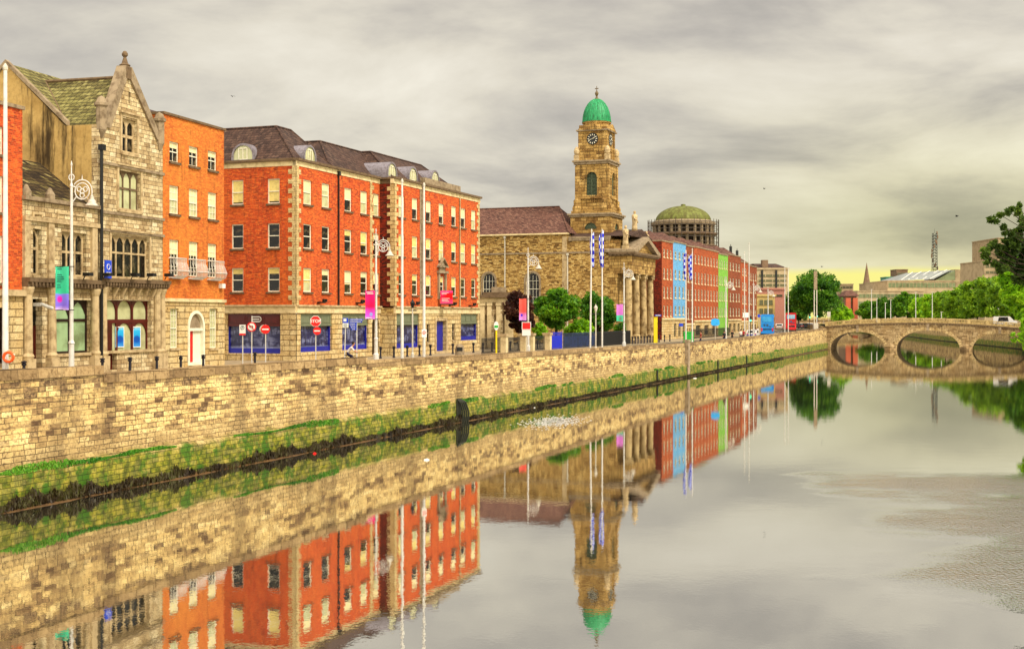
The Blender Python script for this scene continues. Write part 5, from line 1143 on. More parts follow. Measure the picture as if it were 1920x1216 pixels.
YM = 850; x = plan(1752.5,YM)[0]; b = thing('lattice_mast', 'tall dark lattice radio mast on the civic office roof', 'mast', (x,YM,2)); z0_, z1_ = zat(506,YM)-2, zat(437,YM)-2
m = M()
for sx,sy in ((-1,-1),(1,-1),(1,1),(-1,1)): m.cyl((sx*1.8,sy*1.8,0),(sx*1.15,sy*1.15,z1_),.18,.13,5)
m.build('leg_frame', 'iron', b); m = M(); n_ = 13
for i in range(n_):
    za,zb2 = z0_+(z1_-z0_)*i/n_, z0_+(z1_-z0_)*(i+1)/n_
    for q in range(4):
        c0 = ((-1,-1),(1,-1),(1,1),(-1,1))[q]; c1 = ((-1,-1),(1,-1),(1,1),(-1,1))[(q+1)%4]; m.cyl((c0[0]*1.4,c0[1]*1.4,za),(c1[0]*1.4,c1[1]*1.4,zb2),.09,None,4); m.cyl((c0[0]*1.4,c0[1]*1.4,za),(c1[0]*1.4,c1[1]*1.4,za),.09,None,4)
m.build('bracing', 'iron', b); m = M()
for i in range(12): t_ = i*2.4; m.box(1.9*math.cos(t_)-.35,1.9*math.cos(t_)+.35,1.9*math.sin(t_)-.35,1.9*math.sin(t_)+.35,z0_+(i*.37%1)*(z1_-z0_),z0_+(i*.37%1)*(z1_-z0_)+2.2)
m.build('antenna', 'concrete_brown', b); M().cyl((0,0,z1_),(0,0,z1_+3),.12,.05,5).build('tip', 'iron', b)
for k_,(px,yt,Y) in enumerate(((1370,458,330),(1382,466,345))):
    x,y = plan(px,Y); t_ = thing('rooftop_antenna', ['taller antenna frame on the roofs behind the green house','shorter antenna frame on the roofs behind the last brick houses'][k_], 'antenna', (x,y,14)); m = M(); m.cyl((0,0,0),(0,0,zat(yt,Y)-14),.12,.08,5); m.box(-.35,-.1,-.1,.1,zat(yt,Y)-16.5,zat(yt,Y)-14.5); m.box(.1,.35,-.1,.1,zat(yt,Y)-16.5,zat(yt,Y)-14.5); m.build('mast', 'iron', t_)
# ------------------------------------------------------------------ the stone bridge
BA = W.pt(TB); BL = 41.5; BW = 12.0
def bridge(name, label):
    br = Fr(BA, (.9347,-.3553), 0.0); b = thing(name, label, 'bridge', (BA[0],BA[1],0), br.rz)
    def top(s_): q = s_/BL; return 5.05+1.0*(1-(2*q-1)**2)-.35*q
    A_ = [(br.s(1557),br.s(1659),3.95),(br.s(1681),br.s(1800),4.3),(br.s(1823),br.s(1927),3.75)]
    out = [(-2,-1.5),(BL+2,-1.5)]+[(BL+2-i*(BL+4)/24, top(BL+2-i*(BL+4)/24)) for i in range(25)]
    arcs = []
    for s0,s1,zc in A_:
        c_ = (s0+s1)/2; a_ = (s1-s0)/2; arcs.append([(c_+a_*math.cos(math.pi*i/28), -.2+(zc+.2)*max(0,math.sin(math.pi*i/28))**.86) for i in range(29)])
    poly = [(-2,-1.5)]
    for s_i,ar in enumerate(arcs): poly += [(ar[-1][0],-1.5)]+list(reversed(ar))[0:]+[(ar[0][0],-1.5)]
    poly += [(BL+2,-1.5)]+out[2:]
    loops = [Vector((x,z,0)) for x,z in poly]; tri = tessellate_polygon([loops]); n_ = len(poly)
    m = M(); m.add([(x,0,z) for x,z in poly]+[(x,BW,z) for x,z in poly], tri+[tuple(n_+i for i in t_) for t_ in tri]+[(i,(i+1)%n_,n_+(i+1)%n_,n_+i) for i in range(n_)]); m.build('spandrel_wall', 'bridge_stone', b)
    for ar in arcs:
        c_ = (ar[0][0]+ar[-1][0])/2; m = M(); e_ = .62
        for i in range(len(ar)-1):
            (x0,z0),(x1,z1) = ar[i],ar[i+1]; xm,zm = (x0+x1)/2,(z0+z1)/2; nx_,nz_ = (z0-z1),(x1-x0); l_ = math.hypot(nx_,nz_); nx_,nz_ = -nx_/l_,-nz_/l_
            def off(x,z,k_): return (x+nx_*k_, z+nz_*k_)
            g = .035; ux,uz = (x1-x0)/l_,(z1-z0)/l_; a0 = (x0+ux*g,z0+uz*g); a1 = (x1-ux*g,z1-uz*g)
            hgt_ = e_+(.14 if i%2 else 0)
            q_ = [a0,a1,off(*a1,hgt_),off(*a0,hgt_)]; y_ = -.09-(.025 if i%2 else 0)
            if min(zq for _,zq in q_) < -.9: continue
            m.xz(q_, y_, 0.02)
        m.build('arch_ring', 'voussoir', b)
    for x in [(A_[0][1]+A_[1][0])/2,(A_[1][1]+A_[2][0])/2]:
        m = M(); m.xy([(x-1.3,0),(x,-1.7),(x+1.3,0)], -1.3, .75); m.add([(x-1.3,0,.75),(x,-1.7,.75),(x+1.3,0,.75),(x,0,1.5)],[(0,1,3),(1,2,3)]); m.build('cutwater', 'bridge_stone', b)
    for yy in (0, BW):
        sg = -1 if yy == 0 else 1; m = M(); N_ = 40
        for i in range(N_):
            a0,a1 = i*BL/N_, (i+1)*BL/N_; z0,z1 = top(a0),top(a1); y0,y1 = (yy-.32,yy+.1) if sg < 0 else (yy-.1,yy+.32)
            m.ext([(a0,y0,z0-.12),(a1,y0,z1-.12),(a1,y1,z1-.12),(a0,y1,z0-.12)],[(a0,y0,z0+.13),(a1,y0,z1+.13),(a1,y1,z1+.13),(a0,y1,z0+.13)])
        m.build('cornice', 'stone_dark', b); m = M()
        for i in range(64): a0 = (i+.3)*BL/64; z0 = top(a0); m.box(a0,a0+.26,*( (yy-.26,yy) if sg < 0 else (yy,yy+.26)),z0-.36,z0-.14)
        m.build('corbel', 'stone_dark', b)
        cnt = 11
        for i in range(cnt+1):
            a0 = i*BL/cnt; z0 = top(a0); M().box(a0-.32,a0+.32,yy-.2,yy+.2,z0+.13,z0+1.15).build('pier', 'baluster_stone', b)
        m = M()
        for i in range(cnt):
            a0,a1 = i*BL/cnt+.33,(i+1)*BL/cnt-.33; z0,z1 = top(a0),top(a1)
            for lo_,hi_ in ((.13,.3),(.92,1.12)): m.ext([(a0,yy-.17,z0+lo_),(a1,yy-.17,z1+lo_),(a1,yy+.17,z1+lo_),(a0,yy+.17,z0+lo_)],[(a0,yy-.17,z0+hi_),(a1,yy-.17,z1+hi_),(a1,yy+.17,z1+hi_),(a0,yy+.17,z0+hi_)])
        bl = m.build('balustrade', 'baluster_stone', b); m = M()
        for i in range(cnt):
            a0,a1 = i*BL/cnt+.33,(i+1)*BL/cnt-.33
            for j in range(9):
                x = a0+(j+.5)*(a1-a0)/9; z0 = top(x); m.lathe([(.09,z0+.3),(.14,z0+.48),(.06,z0+.75),(.09,z0+.93)], x, yy, 6)
        m.build('baluster_row', 'baluster_stone', bl)
    for ar_c in A_:
        x = (ar_c[0]+ar_c[1])/2; z_ = top(x)-.15; m = M(); m.box(x-.28,x+.28,-.4,0,ar_c[2]-.1,z_); m.build('keystone', 'stone_grey', b)
    return b, br, top
plain('baluster_stone', (.60,.47,.24), .85, var=.45, scale=2.5); masonry('voussoir', .6,.6,.01,[(0,(.46,.35,.19)),(1,(.78,.64,.38))],(.2,.14,.07), stain=.4, tint=(.42,.29,.12))
b1_, br, btop = bridge('stone_bridge', 'three arched stone bridge with pale balustrade crossing the river')
m = M(); N_ = 20
for i in range(N_):
    a0,a1 = -2+i*(BL+4)/N_, -2+(i+1)*(BL+4)/N_; P = [br.pt(a0,.2),br.pt(a1,.2),br.pt(a1,BW-.2),br.pt(a0,BW-.2)]; Z = [btop(a0)+.05,btop(a1)+.05]*1
    m.add([(P[0][0],P[0][1],Z[0]),(P[1][0],P[1][1],Z[1]),(P[2][0],P[2][1],Z[1]),(P[3][0],P[3][1],Z[0])],[(0,1,2,3)])
tag(m.build('bridge_road', 'asphalt'), kind='structure')
# ramps joining the bridge to both quays
for a0,a1 in ((-14,-2),(BL+2,BL+14)):
    P = [br.pt(a0,-1),br.pt(a1,-1),br.pt(a1,BW+1),br.pt(a0,BW+1)]; zz_ = [3.95,btop(max(0,min(a1,BL)))-.2] if a0 < 0 else [btop(BL)-.2,3.95]
    m = M(); m.add([(P[0][0],P[0][1],zz_[0]),(P[1][0],P[1][1],zz_[1]),(P[2][0],P[2][1],zz_[1]),(P[3][0],P[3][1],zz_[0])],[(0,1,2,3)]); tag(m.build('bridge_ramp', 'asphalt'), kind='structure')
fb = dup(b1_, (LB2[0][0]+.166*300-3, LB2[0][1]+300, -.5), -.12, 'further stone bridge glimpsed through the left arch of the near one', scale=(1.15,1.15,1.0))
# quay walls beyond the bridge and along the right bank
def bank_wall(name, label, line, ztop, flip):
    b = thing(name, label, 'wall', (line[0][0],line[0][1],0))
    m = M(); mp_ = M()
    for p,q in zip(line[:-1], line[1:]):
        dx,dy = q[0]-p[0],q[1]-p[1]; l_ = math.hypot(dx,dy); n_ = (-dy/l_*flip,dx/l_*flip); o = line[0]
        c_ = [(p[0]-o[0],p[1]-o[1]),(q[0]-o[0],q[1]-o[1]),(q[0]-o[0]+n_[0]*.6,q[1]-o[1]+n_[1]*.6),(p[0]-o[0]+n_[0]*.6,p[1]-o[1]+n_[1]*.6)]
        m.xy(c_, -1, ztop); mp_.xy([(x-n_[0]*.05,y-n_[1]*.05) for x,y in c_], ztop, ztop+.3)
    m.build('wall', 'quay_stone', b); mp_.build('coping', 'coping_stone', b); return b
bank_wall('quay_wall', 'quay wall on the left bank beyond the arched bridge', [W.pt(TB+6)]+LB2[:1]+LB2[1:3], 4.9, 1) if False else bank_wall('quay_wall', 'quay wall on the left bank beyond the arched bridge', [(LB2[0][0]+1.5,LB2[0][1]+9),LB2[1],LB2[2]], 4.8, 1)
bank_wall('quay_wall', 'green footed quay wall of the right bank seen through the bridge arches', [(RB0[-1][0]+4,RB0[-1][1]+10)]+RB2[2:5], 4.8, -1)
bank_wall('quay_wall', 'right bank quay wall near the overhanging trees', RB0, 4.8, -1)
# ------------------------------------------------------------------ trees beyond
def ftree(px, Y, top_y, bot_y, wpx, lab, mat, seed, name='tree', **k):
    x,y = plan(px,Y); z0 = 4.0; k.setdefault('size', .42); return tree(name, lab, x, y, z0, zat(top_y,Y), wpx/2*Y/F, zat(bot_y,Y), mat, seed=seed, **k)
ftree(1531, 316, 502, 598, 100, 'big round dark green tree on the left quay just past the bridge end', 'leaf_dark', 21, nl=26000, ncl=150, size=.36, name='quay_tree', tr=.35)
ftree(1497, 350, 540, 605, 50, 'smaller green tree partly behind the big quay tree, left side', 'leaf_dark', 22, nl=9000)
ftree(1468, 400, 552, 600, 36, 'green tree behind the tall paired poles at the road end', 'leaf', 23, nl=5000)
ftree(1578, 330, 572, 606, 44, 'bright yellow green bush right of the big quay tree', 'leaf_bright', 24, nl=6000, name='bush', cat='bush')
rb = [ (1628,600,563,600,44,'leaf'), (1652,560,554,600,30,'leaf_dark'), (1672,540,556,600,44,'leaf_dark'), (1700,500,545,601,50,'leaf'), (1727,470,556,601,42,'leaf_bright'), (1748,430,548,602,46,'leaf_bright'), (1772,400,541,602,54,'leaf_olive'), (1800,375,528,603,62,'leaf_olive'), (1832,350,517,604,70,'leaf_olive'), (1866,330,508,605,76,'leaf_olive'), (1900,310,496,606,84,'leaf_olive'), (1940,290,480,608,100,'leaf') ]
lab = ['light green round tree on the right bank right of the red brick pillars','dark tree between the first round tree and the lamp posts on the right bank','dark green tree below the flat civic office roof','mid green tree on the right bank below the teal cladding','bright green tree on the right bank left of the radio mast','bright green tree on the right bank under the radio mast','olive green tree on the right bank under the glass roof end','broad olive tree right of the civic office stair tower','round green tree on the right bank left of the white van','olive tree behind the white van on the bridge','green tree behind the right end of the balustrade','large green tree at the right edge beyond the bridge']
for i,(px,Y,yt,yb,wp,mt) in enumerate(rb): ftree(px, Y, yt, yb, wp*1.15, lab[i], mt, 30+i, nl=8000, ncl=60, group='trees along the right bank', size=.40+.0004*Y, name='bank_tree')
# near trees overhanging from the right bank
def near_tree(name, label, px, Y, blobs, seed, mat, size, nl, trunk_x):
    """blobs: (px, y, w px, h px) of leafy boughs at distance Y"""
    x0 = trunk_x; z0 = 4.0; t_ = thing(name, label, 'tree', (x0,Y,z0)); rng_ = np.random.default_rng(seed); P = []; m = M(); m.cyl((0,0,-.2),(0,.3,5.0),.32,.24,10)
    for i,(bx,by,bw,bh,dy) in enumerate(blobs):
        c_ = np.array([(bx-960)/F*(Y+dy)-x0, dy, zat(by,Y+dy)-z0]); rx, rz2 = bw/2*Y/F, bh/2*Y/F; n_ = max(80,int(nl*bw*bh/(1500 if size < .2 else 1100)))
        cl, Q = crown_pts(c_, (rx, max(rx,rz2)*.9, rz2), max(5,int(n_/60)), n_, seed+i, hollow=.2); P.append(Q)
        a_ = Vector((plan(1960,Y)[0]-x0, dy, c_[2]-.8)); mid = (a_+Vector(c_))/2+Vector((0,0,.5)); mid.z = min(mid.z, c_[2])-.6; m.path([a_, mid, Vector(c_)], .016, 5)
        for j in range(0,len(cl),4): m.cyl(Vector(c_), cl[j], .014, .008, 4)
    xb = plan(1962,Y)[0]-x0; m.path([(0,.3,4.9),(xb*.6,.5,8.5),(xb,1,13.5)],.16,8); put('crown', leaf_mesh('crown', np.concatenate(P), size, seed, mat), t_); m.build('trunk', 'bark', t_); return t_
near_tree('overhanging_tree', 'near tree whose leafy boughs reach in from the right edge over the river', 1900, 62,
  [(1857,414,26,16,0),(1874,402,20,18,.5),(1890,396,26,20,0),(1912,390,20,30,1),(1925,420,40,40,1),(1880,425,20,14,0),(1893,437,26,14,0),(1846,470,22,18,0),(1862,462,30,20,.5),(1880,470,36,30,1),(1900,460,50,44,1),(1925,470,60,60,2),(1862,490,34,22,1),(1905,440,30,40,1),(1885,480,40,30,2),(1912,500,60,60,2),(1850,480,20,14,0),(1890,500,60,34,1),(1925,520,50,60,2),(1950,450,60,120,2)],
  61, 'leaf_olive_dark', .19, 620, 30.5)
near_tree('overhanging_tree', 'bright green tree at the right edge hanging down over the end of the bridge', 1910, 110,
  [(1905,545,60,70,0),(1930,590,50,90,1),(1890,520,40,40,0),(1915,500,50,50,2),(1928,640,30,50,0),(1885,552,26,30,1),(1908,520,50,60,3),(1912,560,60,80,2)],
  62, 'leaf_bright', .26, 900, 52)
near_tree('overhanging_tree', 'low leafy twigs dangling at the right edge below the bridge balustrade', 1900, 75, [(1898,627,12,8,0),(1904,636,18,10,.3),(1916,630,16,20,.3),(1925,600,20,60,.5)], 63, 'leaf_bright', .14, 700, 34)
# ------------------------------------------------------------------ street furniture
def offset_for(px, Y):
    p = plan(px, Y); return (p[0]-W.A[0])*W.n[0]+(p[1]-W.A[1])*W.n[1]
def at(px, Y, dz=.12): p = plan(px, Y); return (p[0], p[1], street(p)+dz)
RT = 0.0
def lamp_proto(loc, label, h=10.6):
    t_ = thing('street_lamp', label, 'street lamp', loc, -.02, 'ornate white street lamps along the quay')
    m = M(); m.lathe([(.24,0),(.24,.5),(.16,.62),(.15,1.7),(.19,1.75),(.12,1.9),(.10,5),(.075,h-1.2),(.1,h-1.15),(.05,h-1.0),(.03,h-.2),(.06,h-.1),(.01,h+.1)], 0, 0, 10); m.build('pole', 'white_metal', t_)
    m = M(); zc = h-1.4; xc = .60; m.ring((xc,0,zc),.40,.035,22,'y',5); m.ring((xc,0,zc),.12,.03,12,'y',5)
    for k in range(3): a = k*2*math.pi/3+.5; m.ring((xc+.2*math.cos(a),0,zc+.2*math.sin(a)),.12,.03,10,'y',5)
    m.path([(0,0,h-2.0),(.3,0,h-1.65)],.035,5); m.path([(0,0,h-1.15),(.25,0,h-1.2)],.035,5); m.ring((.0,0,h-.72),.15,.03,12,'y',5)
    m.ring((xc+.0,0,zc),.55,.035,12,'y',5,0,math.pi*.8); m.cyl((xc,0,zc+.55),(xc,0,zc+.8),.035,.01,5)
    m.cyl((xc+.55,0,zc),(xc+.55,0,zc-.2),.035,None,5); m.build('bracket', 'white_metal', t_)
    m = M(); x = xc+.55; z = zc-.2; m.lathe([(.05,z),(.10,z-.04),(.12,z-.2),(.2,z-.26),(.25,z-.40),(.38,z-.50),(.36,z-.54),(.15,z-.53)], x, 0, 14); m.build('lamp_shade', 'pole_grey', t_)
    return t_
lamps = [(134,71.4,305,1,'white ornate lamp with a green and purple banner before the stone bank front'),
         (705,107,430,1,'white ornate lamp with a tall pink banner near the recess of the brick blocks'),
         (990,140,465,1,'white ornate lamp with a coral banner before the copper beech'),
         (1170,163,493,1,'white ornate lamp with a purple and green banner by the portico'),
         (1361,197,519,1,'white ornate lamp standing before the lime green house'),
         (1413,222,526,1,'white ornate lamp beside the last brick house of the terrace'),
         (1440,262,538,1,'small far white lamp just left of the blue bus')]
lp = None
for px,Y,yt,_,lab in lamps:
    loc = at(px,Y); h = zat(yt,Y)-loc[2]
    if lp is None: lp = lamp_proto(loc, lab, 10.6); lp.scale = (1,1,h/10.6); first = lp
    else: dup(lp, loc, None, lab, scale=(1,1,h/10.6))
def banner(px0,px1,yt,yb,Y,mat,label,lines):
    x0,x1 = plan(px0,Y)[0],plan(px1,Y)[0]; z0,z1 = zat(yb,Y),zat(yt,Y); t_ = thing('banner', label, 'banner', (x0,Y,z0), 0)
    m = M(); n_ = 6; w_ = x1-x0; h_ = z1-z0
    for i in range(n_):
        a,c = i/n_,(i+1)/n_; ya,yc = .05*math.sin(a*5),.05*math.sin(c*5); m.ext([(a*w_,ya,0),(c*w_,yc,0),(c*w_,yc+.015,0),(a*w_,ya+.015,0)],[(a*w_,ya,h_),(c*w_,yc,h_),(c*w_,yc+.015,h_),(a*w_,ya+.015,h_)])
    m.build('cloth', mat, t_); m = M()
    for zz in (0,h_): M().cyl((-.05,.03,zz),(w_+.28,.03,zz),.025,None,5).build('arm', 'black_metal', t_)
    if lines:
        m = M()
        for fz,a,c in lines: m.box(w_*a,w_*c,-.07,-.062,h_*fz,h_*fz+.05)
        m.build('lettering', lines and ('banner_ink' if mat == 'banner_green' else 'white_sign'), t_)
plain('banner_ink', (.03,.16,.16), .8, var=.05)
banner(104,129.5,499.5,581,71.2,'banner_green','green and purple banner hung on the lamp before the bank front',[(.80,.15,.5),(.75,.15,.62),(.70,.15,.66),(.65,.15,.45),(.56,.15,.4),(.51,.15,.45),(.93,.15,.5)])
banner(685,703,544.5,598,106.8,'banner_pink','tall bright pink banner with a violet foot on the lamp by the recess',[(.93,.1,.8),(.88,.2,.85),(.03,.1,.7)])
banner(973.5,987,559.5,600.5,139.8,'banner_coral','coral banner with a blue dot on the lamp before the copper beech',None)
banner(1156,1168,570,602.5,162.8,'banner_purple','purple over green banner on the lamp by the portico',None)
# flag poles
def pole(px, Y, yt, label, r=.085, name='flagpole', cat='flagpole', group=None, lean=0.0):
    loc = at(px,Y); h = zat(yt,Y)-loc[2]; t_ = thing(name, label, cat, loc, 0, group); m = M(); m.lathe([(r*2,0),(r*2,.5),(r*1.3,.6),(r*1.15,h*.35),(r*.75,h-.25)],0,0,10)
    if lean: m.v = [(x+lean*z,y,z) for x,y,z in m.v]
    m.build('shaft', 'white_metal', t_); m = M(); m.lathe([(r*.8,h-.25),(r*1.1,h-.2),(r*1.1,h-.1),(.02,h+.05)],lean*h,0,8); m.build('cap', 'pole_grey', t_); return t_
def near_y(px, off): return quay(px, off)[1]
pole(10, near_y(10,1.4), 121, 'tall white flagpole nearest the left edge with a life ring at its foot', .10)
pole(754, near_y(754,2.0), 336, 'tall white flagpole without a flag, left of its pair before the brick block', .085)
pole(795, near_y(795,2.0), 343, 'tall white flagpole without a flag, carrying the crossed red ring sign', .085)
pole(1106.5, near_y(1106.5,2.2), 430, 'white flagpole with the left of the two narrow checked flags', .075, lean=.012); pole(1129, near_y(1129,2.2), 430, 'white flagpole with the right of the two narrow checked flags', .075)
pole(1286, near_y(1286,2.2), 469, 'white flagpole with the left checked flag before the blue house', .075); pole(1298, near_y(1298,2.2), 466, 'white flagpole with the right checked flag before the blue house', .075)
pole(1396, near_y(1396,2.2), 472, 'bare white pole, left one of the pair before the last brick houses', .07); pole(1404.5, near_y(1404.5,2.4), 455, 'tallest bare white pole of the pair before the last brick houses', .07)
pole(1471.5, near_y(1471.5,2.2), 499, 'bare white pole, left one of the pair just right of the blue bus', .075); pole(1478, near_y(1478,2.2), 500, 'bare white pole, right one of the pair before the red bus', .075)
def flag(px0, px1, yt, yb, Y, label, seed):
    x0,x1 = plan(px0,Y)[0],plan(px1,Y)[0]; z0,z1 = zat(yb,Y),zat(yt,Y); t_ = thing('checked_flag', label, 'flag', (x1,Y,z1), 0); h_ = z1-z0; w_ = x1-x0
    vs = []; fs = []; N_ = 16; K = 7; rg = random.Random(seed)
    for i in range(N_+1):
        for j in range(K+1):
            v = i/N_; u_ = j/K; droop = u_*(1-.25*math.sin(v*3)); vs.append((-droop*w_*(.55+.45*math.sin(v*math.pi*.9+.4)), .22*math.sin(u_*9+v*5+seed)*u_**.5, -v*h_-u_*.15*h_*(1-v)))
    for i in range(N_):
        for j in range(K): a = i*(K+1)+j; fs.append((a,a+1,a+K+2,a+K+1))
    m = M(); m.add(vs, fs); m.build('cloth', 'check_flag', t_); return t_
flag(1104,1114,434,500,near_y(1107,2.2),'narrow blue and white checked flag, left of the pair by the church',1)
flag(1120,1132,431,501,near_y(1129,2.2),'narrow blue and white checked flag, right of the pair by the church',2)
flag(1279,1287,470,524,near_y(1286,2.2),'drooping blue checked flag on the left pole before the blue house',3)
flag(1288,1299,474,524,near_y(1298,2.2),'drooping blue checked flag on the right pole before the blue house',4)
# life ring
Y = near_y(10,1.4); x,y = plan(18,Y-.15); t_ = thing('life_ring', 'orange life ring hanging on the near flagpole above the wall', 'life ring', (x,y-.12,zat(668.5,Y)), 0)
m = M(); m.ring((0,0,0),.19,.062,24,'y',8); m.build('ring', 'orange', t_, smooth=True); m = M()
for k in range(4): a = k*math.pi/2+.4; m.ring((.19*math.cos(a),0,.19*math.sin(a)),.066,.012,10,'y',4)
m.build('strap', 'white_sign', t_)
# signs on poles
def disc(m, x, z, r, y0, n=28): m.add([(x+r*math.cos(2*math.pi*i/n), y0, z+r*math.sin(2*math.pi*i/n)) for i in range(n)]+[(x+r*math.cos(2*math.pi*i/n), y0+.02, z+r*math.sin(2*math.pi*i/n)) for i in range(n)], [list(range(n)), list(range(2*n-1,n-1,-1))]+[(i,(i+1)%n,n+(i+1)%n,n+i) for i in range(n)])
def signpost(px, Y, yt, label, mat='white_metal', name='road_sign', cat='road sign', r=.04, lean=0):
    loc = at(px,Y); t_ = thing(name, label, cat, loc, 0); h = zat(yt,Y)-loc[2]; M().cyl((lean,0,0),(0,0,h),r,None,8).build('post', mat, t_); t_['_h'] = h; return t_, loc
def zl(loc, y, Y): return zat(y,Y)-loc[2]
def text(s_, size, parent, loc, mat):
    cu = bpy.data.curves.new('lettering', 'FONT'); cu.body = s_; cu.size = size; cu.align_x = 'CENTER'; cu.align_y = 'CENTER'; cu.extrude = .004; cu.offset = .006; cu.materials.append(MT[mat])
    tmp = put('tmp', cu); dg = bpy.context.evaluated_depsgraph_get(); me = bpy.data.meshes.new_from_object(tmp.evaluated_get(dg)); bpy.data.objects.remove(tmp)
    o = put('lettering', me, parent, loc); o.rotation_euler = (math.pi/2,0,0); return o
Y = 96.
t_, loc = signpost(455, Y, 609, 'white parking sign with a red foot band on a post, leftmost by the maroon shop'); z0,z1 = zl(loc,628,Y),zl(loc,608.5,Y)
M().box(-.23,.23,-.08,-.055,z0+.13,z1).build('plate', 'white_sign', t_); M().box(-.23,.23,-.08,-.055,z0,z0+.128).build('plate', 'red_sign', t_); m = M(); m.ring((0,-.085,z1-.22),.13,.02,16); m.build('symbol', 'banner_ink', t_); text('P', .2, t_, (0,-.085,z1-.22), 'banner_ink')
t_, loc = signpost(472, Y, 604, 'round no left turn sign in red and white by the maroon shop'); zc = zl(loc,612.5,Y)
m = M(); disc(m,0,zc,.36,-.08); m.build('disc', 'red_sign', t_); m = M(); disc(m,0,zc,.27,-.10); m.build('disc', 'white_sign', t_); m = M(); m.path([(.1,-.115,zc-.15),(.1,-.115,zc+.05),(-.1,-.115,zc+.05)],.03,5); m.cyl((-.06,-.115,zc+.05),(-.18,-.115,zc+.05),.08,.0,6); m.build('arrow', 'black_metal', t_); m = M(); m.cyl((-.2,-.12,zc+.2),(.2,-.12,zc-.2),.03,None,6); m.build('bar', 'red_sign', t_)
def noentry(px, yc, Y, rad, label, yt):
    t_, loc = signpost(px, Y, yt, label); zc = zl(loc,yc,Y); m = M(); disc(m,0,zc,rad,-.08); m.build('disc', 'red_sign', t_); M().box(-rad*.72,rad*.72,-.095,-.081,zc-rad*.14,zc+rad*.14).build('bar', 'white_sign', t_)
    m = M(); disc(m,-.12,zc,rad,-.03); m.build('disc', 'pole_grey', t_); return t_, loc
noentry(498, 617, Y, .34, 'round red no entry sign on its own post right of the maroon shop sign', 608)
t_, loc = signpost(592, 97., 594, 'red octagonal STOP sign with a small no entry disc below it'); Y = 97.; zc = zl(loc,602,Y)
m = M(); pts = [(.44*math.cos(math.pi/8+k*math.pi/4), zc+.44*math.sin(math.pi/8+k*math.pi/4)) for k in range(8)]; m.xz(pts, -.09, -.07); m.build('plate', 'white_sign', t_); m = M(); m.xz([(a*.92,zc+(c-zc)*.92) for a,c in pts], -.10, -.091); m.build('plate', 'red_sign', t_); text('STOP', .33, t_, (0,-.108,zc), 'white_sign')
zc = zl(loc,620,Y); m = M(); disc(m,.12,zc,.30,-.12); m.build('disc', 'red_sign', t_); M().box(.12-.22,.12+.22,-.135,-.121,zc-.045,zc+.045).build('bar', 'white_sign', t_)
Y = 99.; t_, loc = signpost(648.5, Y, 596, 'blue and white bus stop sign on a leaning post before the shutters', name='bus_stop_sign', cat='bus stop', lean=-.12); z0,z1 = zl(loc,614,Y),zl(loc,596,Y)
M().box(-.24,.20,-.08,-.055,(z0+z1)/2-.02,z1).build('plate', 'blue_sign', t_); M().box(-.24,.20,-.08,-.055,z0,(z0+z1)/2-.021).build('plate', 'white_sign', t_); M().box(-.17,.05,-.09,-.081,z1-.26,z1-.06).build('symbol', 'white_sign', t_)
m = M()
for k in range(4): m.box(-.18,.14-.05*(k%2),-.09,-.081,z0+.06+k*.07,z0+.085+k*.07)
m.build('lettering', 'banner_ink', t_)
Y = 100.; t_, loc = signpost(669, Y, 596, 'fingerpost with stacked blue direction boards beside the crouched cyclist', name='fingerpost', cat='signpost')
for k,(a,c,yy) in enumerate(((-.55,.5,599),(-.55,.42,603),(-.55,0,606.5),(-.55,0,610),(-.5,0,613.5),(-.4,0,617))):
    z = zl(loc,yy,Y); bd = M().xz([(a,z-.06),(c,z-.06),(c,z+.06),(a,z+.06),(a-.07,z)], -.07, -.045).build('finger_board', 'fingerblue' if 'fingerblue' in MT else 'blue_sign', t_); m = M(); x = a+.06
    while x < c-.12: w_ = .05+.06*((x*37)%1); m.box(x,x+w_,-.078,-.071,z-.018,z+.018); x += w_+.035
    m.build('lettering', 'white_sign', bd)
Y = near_y(795,2.0)-.2; x,y = plan(795.5,Y); t_ = thing('no_stopping_sign', 'white square sign with a crossed red ring on the tall pole', 'road sign', (x,y-.1,0), 0); z0,z1 = zat(632,Y),zat(617,Y); M().box(-.17,.17,-.03,-.005,z0,z1).build('plate', 'white_sign', t_)
m = M(); zc = (z0+z1)/2+.05; m.ring((0,-.035,zc),.11,.018,20); m.cyl((-.08,-.035,zc+.08),(.08,-.035,zc-.08),.014,None,5); m.cyl((-.08,-.035,zc-.08),(.08,-.035,zc+.08),.014,None,5); m.build('symbol', 'red_sign', t_)
Y = 128.; t_, loc = signpost(930.5, Y, 603, 'yellow post with an oval green and white sign before the lodge', 'yellow', r=.09); z0,z1 = zl(loc,619,Y),zl(loc,602,Y); m = M(); m.xz([(.24*math.cos(a*math.pi/8),(z0+z1)/2+(z1-z0)/2*math.sin(a*math.pi/8)) for a in range(16)], -.12, -.095); m.build('plate', 'white_sign', t_); M().box(-.19,.19,-.13,-.121,z0+.25,z0+.5).build('symbol', 'green_paint', t_)
Y = 137.; t_, loc = signpost(987, Y, 606, 'square red notice above a white panel before the coral bannered lamp', 'pole_grey', name='notice_board', cat='notice board'); z0,z1,zm = zl(loc,629,Y),zl(loc,604,Y),zl(loc,618,Y)
M().box(-.46,.46,-.08,-.05,zm,z1).build('panel', 'red_sign', t_); M().box(-.46,.46,-.08,-.05,z0,zm-.003).build('panel', 'white_sign', t_); ringm = M(); ringpoly(ringm, hole(-.49,.49,zm-.0,z1+.03), .06, -.1, -.081); ringm.build('frame', 'white_sign', t_)
Y = 190.; loc = at(1229,Y); t_ = thing('yellow_column', 'plain tall yellow upright beside the portico columns', 'column', loc, 0); zt = zl(loc,595.5,Y); M().box(-.28,.28,-.2,.2,0,zt).build('shaft', 'yellow', t_); M().box(-.32,.32,-.24,.24,zt,zt+.1).build('cap', 'yellow', t_)
